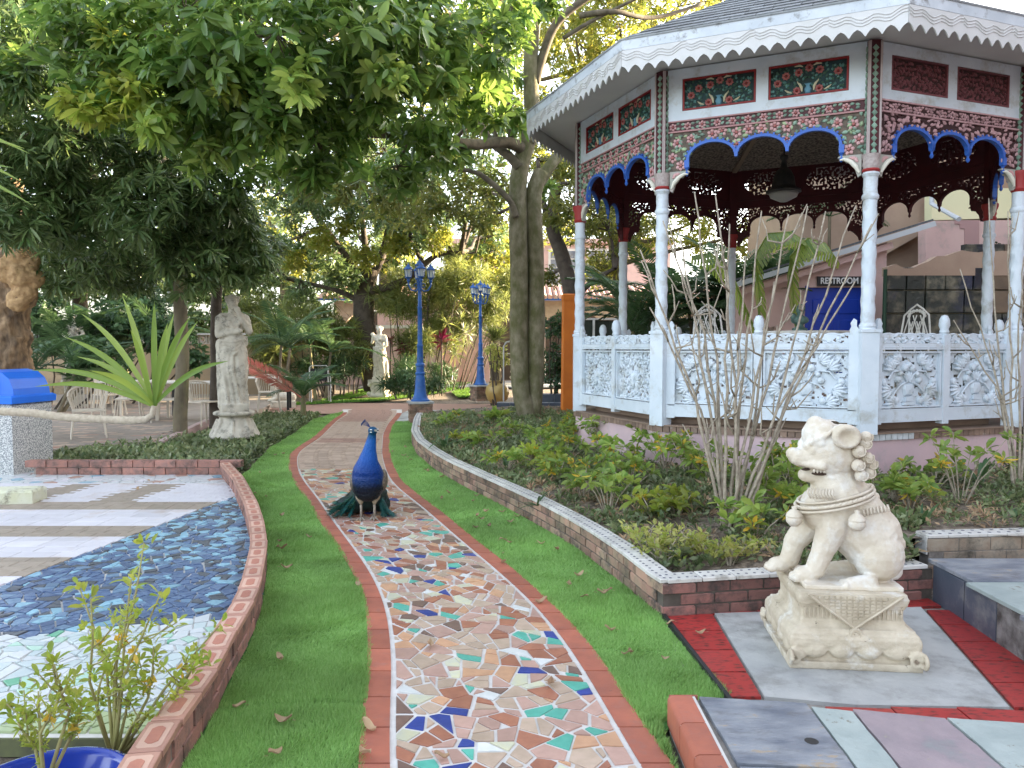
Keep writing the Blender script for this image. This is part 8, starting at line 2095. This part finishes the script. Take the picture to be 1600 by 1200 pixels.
# ---------------------------------------------------------------- young weedy plants, front left
wd_t = [rosette(8, .062, .020, 5, 70, .35, .05, 210 + s, fine=True) for s in range(4)]
def weed(px, py, z, tips, label, seed, sc=1.0):
    p = at(px, py, z); r = random.Random(seed); root = empty('young_shrub', p, 0, label, 'plant', 'leggy young shrubs by the blue pot'); ms = [np_mesh('leaf_rosette', V, T, L_young, parent=False) for V, T in wd_t]; my = np_mesh('leaf_rosette', *wd_t[0], L_ylw, parent=False)
    for tx, ty, dy in tips:
        tip = atd(tx, ty, p.y + dy); mid = p.lerp(tip, .5) + Vector((r.uniform(-.05, .05), r.uniform(-.05, .05), .02)); b = MB(); b.tube([p, p.lerp(mid, .5), mid, mid.lerp(tip, .5) + Vector((r.uniform(-.015, .015), 0, 0)), tip], [.008, .007, .0055, .0045, .003], 6)
        inst('stem', b.mesh('stem', M('green_stem', (.34, .33, .12), (.26, .22, .10), rough=.6, ns=12) if 'green_stem' not in bpy.data.materials else bpy.data.materials['green_stem'], True), root, world=True)
        for k in range(7):
            t = 1 - k * .085 * r.uniform(.8, 1.2); q = mid.lerp(tip, max(0, (t - .5) * 2)) if t > .5 else p.lerp(mid, t * 2); n_ = 1
            off = Vector((r.uniform(-.02, .02), r.uniform(-.02, .02), 0)) * (k > 0); inst('leaf_rosette', r.choice(ms), root, q + off, (r.uniform(-.9, .9), r.uniform(-.9, .9), r.uniform(0, 6)), sc * (r.uniform(.9, 1.2) if k == 0 else r.uniform(.35, .8)), world=True)
        if r.random() < .35: inst('leaf_rosette', my, root, mid.lerp(tip, .3), (1.2, 0, r.uniform(0, 6)), sc * .8, world=True)
        for k in range(2):
            q = mid.lerp(tip, r.random() * .5); e = q + Vector((r.uniform(-.12, .12), r.uniform(-.08, .08), r.uniform(.03, .12))); b = MB(); b.tube([q, (q + e) / 2 + Vector((0, 0, -.01)), e], [.004, .003, .002], 5); inst('twig', b.mesh('twig', bpy.data.materials['green_stem'], True), root, world=True)
            inst('leaf_rosette', r.choice(ms), root, e, (r.uniform(-.5, .5), r.uniform(-.5, .5), 0), sc * .8, world=True)
weed(178, 1192, -.03, [(225, 848, .35), (123, 915, .1), (205, 905, .1), (250, 930, .1), (148, 1000, 0), (345, 975, .25), (312, 1030, .05), (240, 1010, .1), (190, 960, .2), (142, 935, -.1), (285, 1075, 0), (165, 1040, -.1), (215, 1060, 0)], 'leggy yellow green young shrub rising in front of the blue mosaic', 1)
weed(70, 1235, .1, [(80, 1025, 0), (128, 1105, .05), (110, 1060, 0), (28, 1130, 0), (10, 1100, .1), (60, 1080, .1)], 'shorter leggy shrub growing behind the blue pot at the left edge', 2)
# ---------------------------------------------------------------- fallen leaves
dry = []
for s in range(4):
    rr = np.random.default_rng(220 + s); n = 7; b = MB(); vs = []; L = .085
    for k in range(n + 1):
        t = k / n; w = .022 * math.sin(PI * min(1, t * .95 + .03)) + .001; z = .012 * math.sin(t * 5 + s) + .012 + .02 * (t - .5) ** 2; vs += [(L * (t - .5), -w, z + .012), (L * (t - .5), 0, z), (L * (t - .5), w, z + .010 + .008 * (s % 2))]
    fs = []
    for k in range(n): fs += [(3 * k, 3 * k + 1, 3 * k + 4, 3 * k + 3), (3 * k + 1, 3 * k + 2, 3 * k + 5, 3 * k + 4)]
    b.add(vs, fs); b.tube([(-L * .5, 0, .012), (-L * .75, .008, .016)], .0015, 4); dry.append(b.mesh('fallen_leaf', L_dry, True))
rr = random.Random(12)
fixed = [(438, 1030, 0), (443, 1128, 0), (430, 1180, 0), (373, 1105, 0), (447, 888, 0), (700, 770, 0), (760, 800, 0), (786, 845, 0), (846, 942, 1), (786, 880, 1), (690, 780, 1), (950, 925, 0), (860, 1070, 2), (690, 1185, 2), (745, 775, 0), (845, 850, 0), (870, 860, 0), (672, 1010, 2), (1095, 990, 0), (1048, 975, 0), (985, 1020, 0), (380, 770, 3), (355, 745, 3), (215, 765, 3), (232, 752, 3), (720, 745, 0), (905, 900, 0), (570, 1180, 1), (575, 1140, 1), (560, 915, 1)]
for i, (px, py, k) in enumerate(fixed):
    p = at(px, py, .02 if k == 0 else (.034 if k == 3 else .008)); o = inst('fallen_leaf', rr.choice(dry), None, p, (rr.uniform(-.2, .2), rr.uniform(-.2, .2), rr.uniform(0, 6.3)), rr.uniform(.55, 1.0))
    tag(o, {0: 'curled dry brown leaf lying on the green turf', 1: 'curled dry leaf lying on the terracotta border of the path', 2: 'dark dry leaf lying on the mosaic path', 3: 'dry leaf lying on the striped and mosaic patio'}[k], 'fallen leaf', {0: 'dry leaves on the turf', 1: 'dry leaves on the path border', 2: 'dry leaves on the mosaic path', 3: 'dry leaves on the patio'}[k])
for i in range(36):
    y = rr.uniform(3.2, 13); left = rr.random() < .3
    if left: x = rr.uniform(LWt(y) + .04 if y < LYEND else FARL(y) + .05, PLo(y) - .03)
    else: x = rr.uniform(PRo(y) + .02, rt_right(y) - .04)
    o = inst('fallen_leaf', rr.choice(dry), None, (x, y, .015), (rr.uniform(-.2, .2), rr.uniform(-.2, .2), rr.uniform(0, 6.3)), rr.uniform(.4, .9)); tag(o, 'curled dry brown leaf lying on the green turf', 'fallen leaf', 'dry leaves on the turf')

# every fallen leaf gets a label of its own: its surface and its rank from the viewer
ORD = ['nearest', 'second nearest', 'third nearest', 'fourth nearest', 'fifth nearest', 'sixth nearest', 'seventh nearest', 'eighth nearest', 'ninth nearest', 'tenth nearest'] + [w + ' nearest' for w in 'eleventh twelfth thirteenth fourteenth fifteenth sixteenth seventeenth eighteenth nineteenth twentieth twenty-first twenty-second twenty-third twenty-fourth twenty-fifth twenty-sixth twenty-seventh twenty-eighth twenty-ninth thirtieth thirty-first thirty-second thirty-third thirty-fourth thirty-fifth thirty-sixth thirty-seventh thirty-eighth thirty-ninth fortieth forty-first forty-second forty-third forty-fourth forty-fifth forty-sixth forty-seventh forty-eighth forty-ninth fiftieth'.split()]
fam = {}
for o in COL.objects:
    if o.get('category') == 'fallen leaf':
        g = o['group']; left = o.location.x < PLi(o.location.y)
        key = ('right turf strip' if not left else 'left turf strip') if g == 'dry leaves on the turf' else {'dry leaves on the path border': 'terracotta path border', 'dry leaves on the mosaic path': 'mosaic path', 'dry leaves on the patio': 'striped left patio'}[g]
        fam.setdefault(key, []).append(o)
for key, L in fam.items():
    L.sort(key=lambda o: o.location.y)
    for i, o in enumerate(L): o['label'] = 'curled dry brown leaf on the %s, %s to the viewer' % (key, ORD[min(i, len(ORD) - 1)])
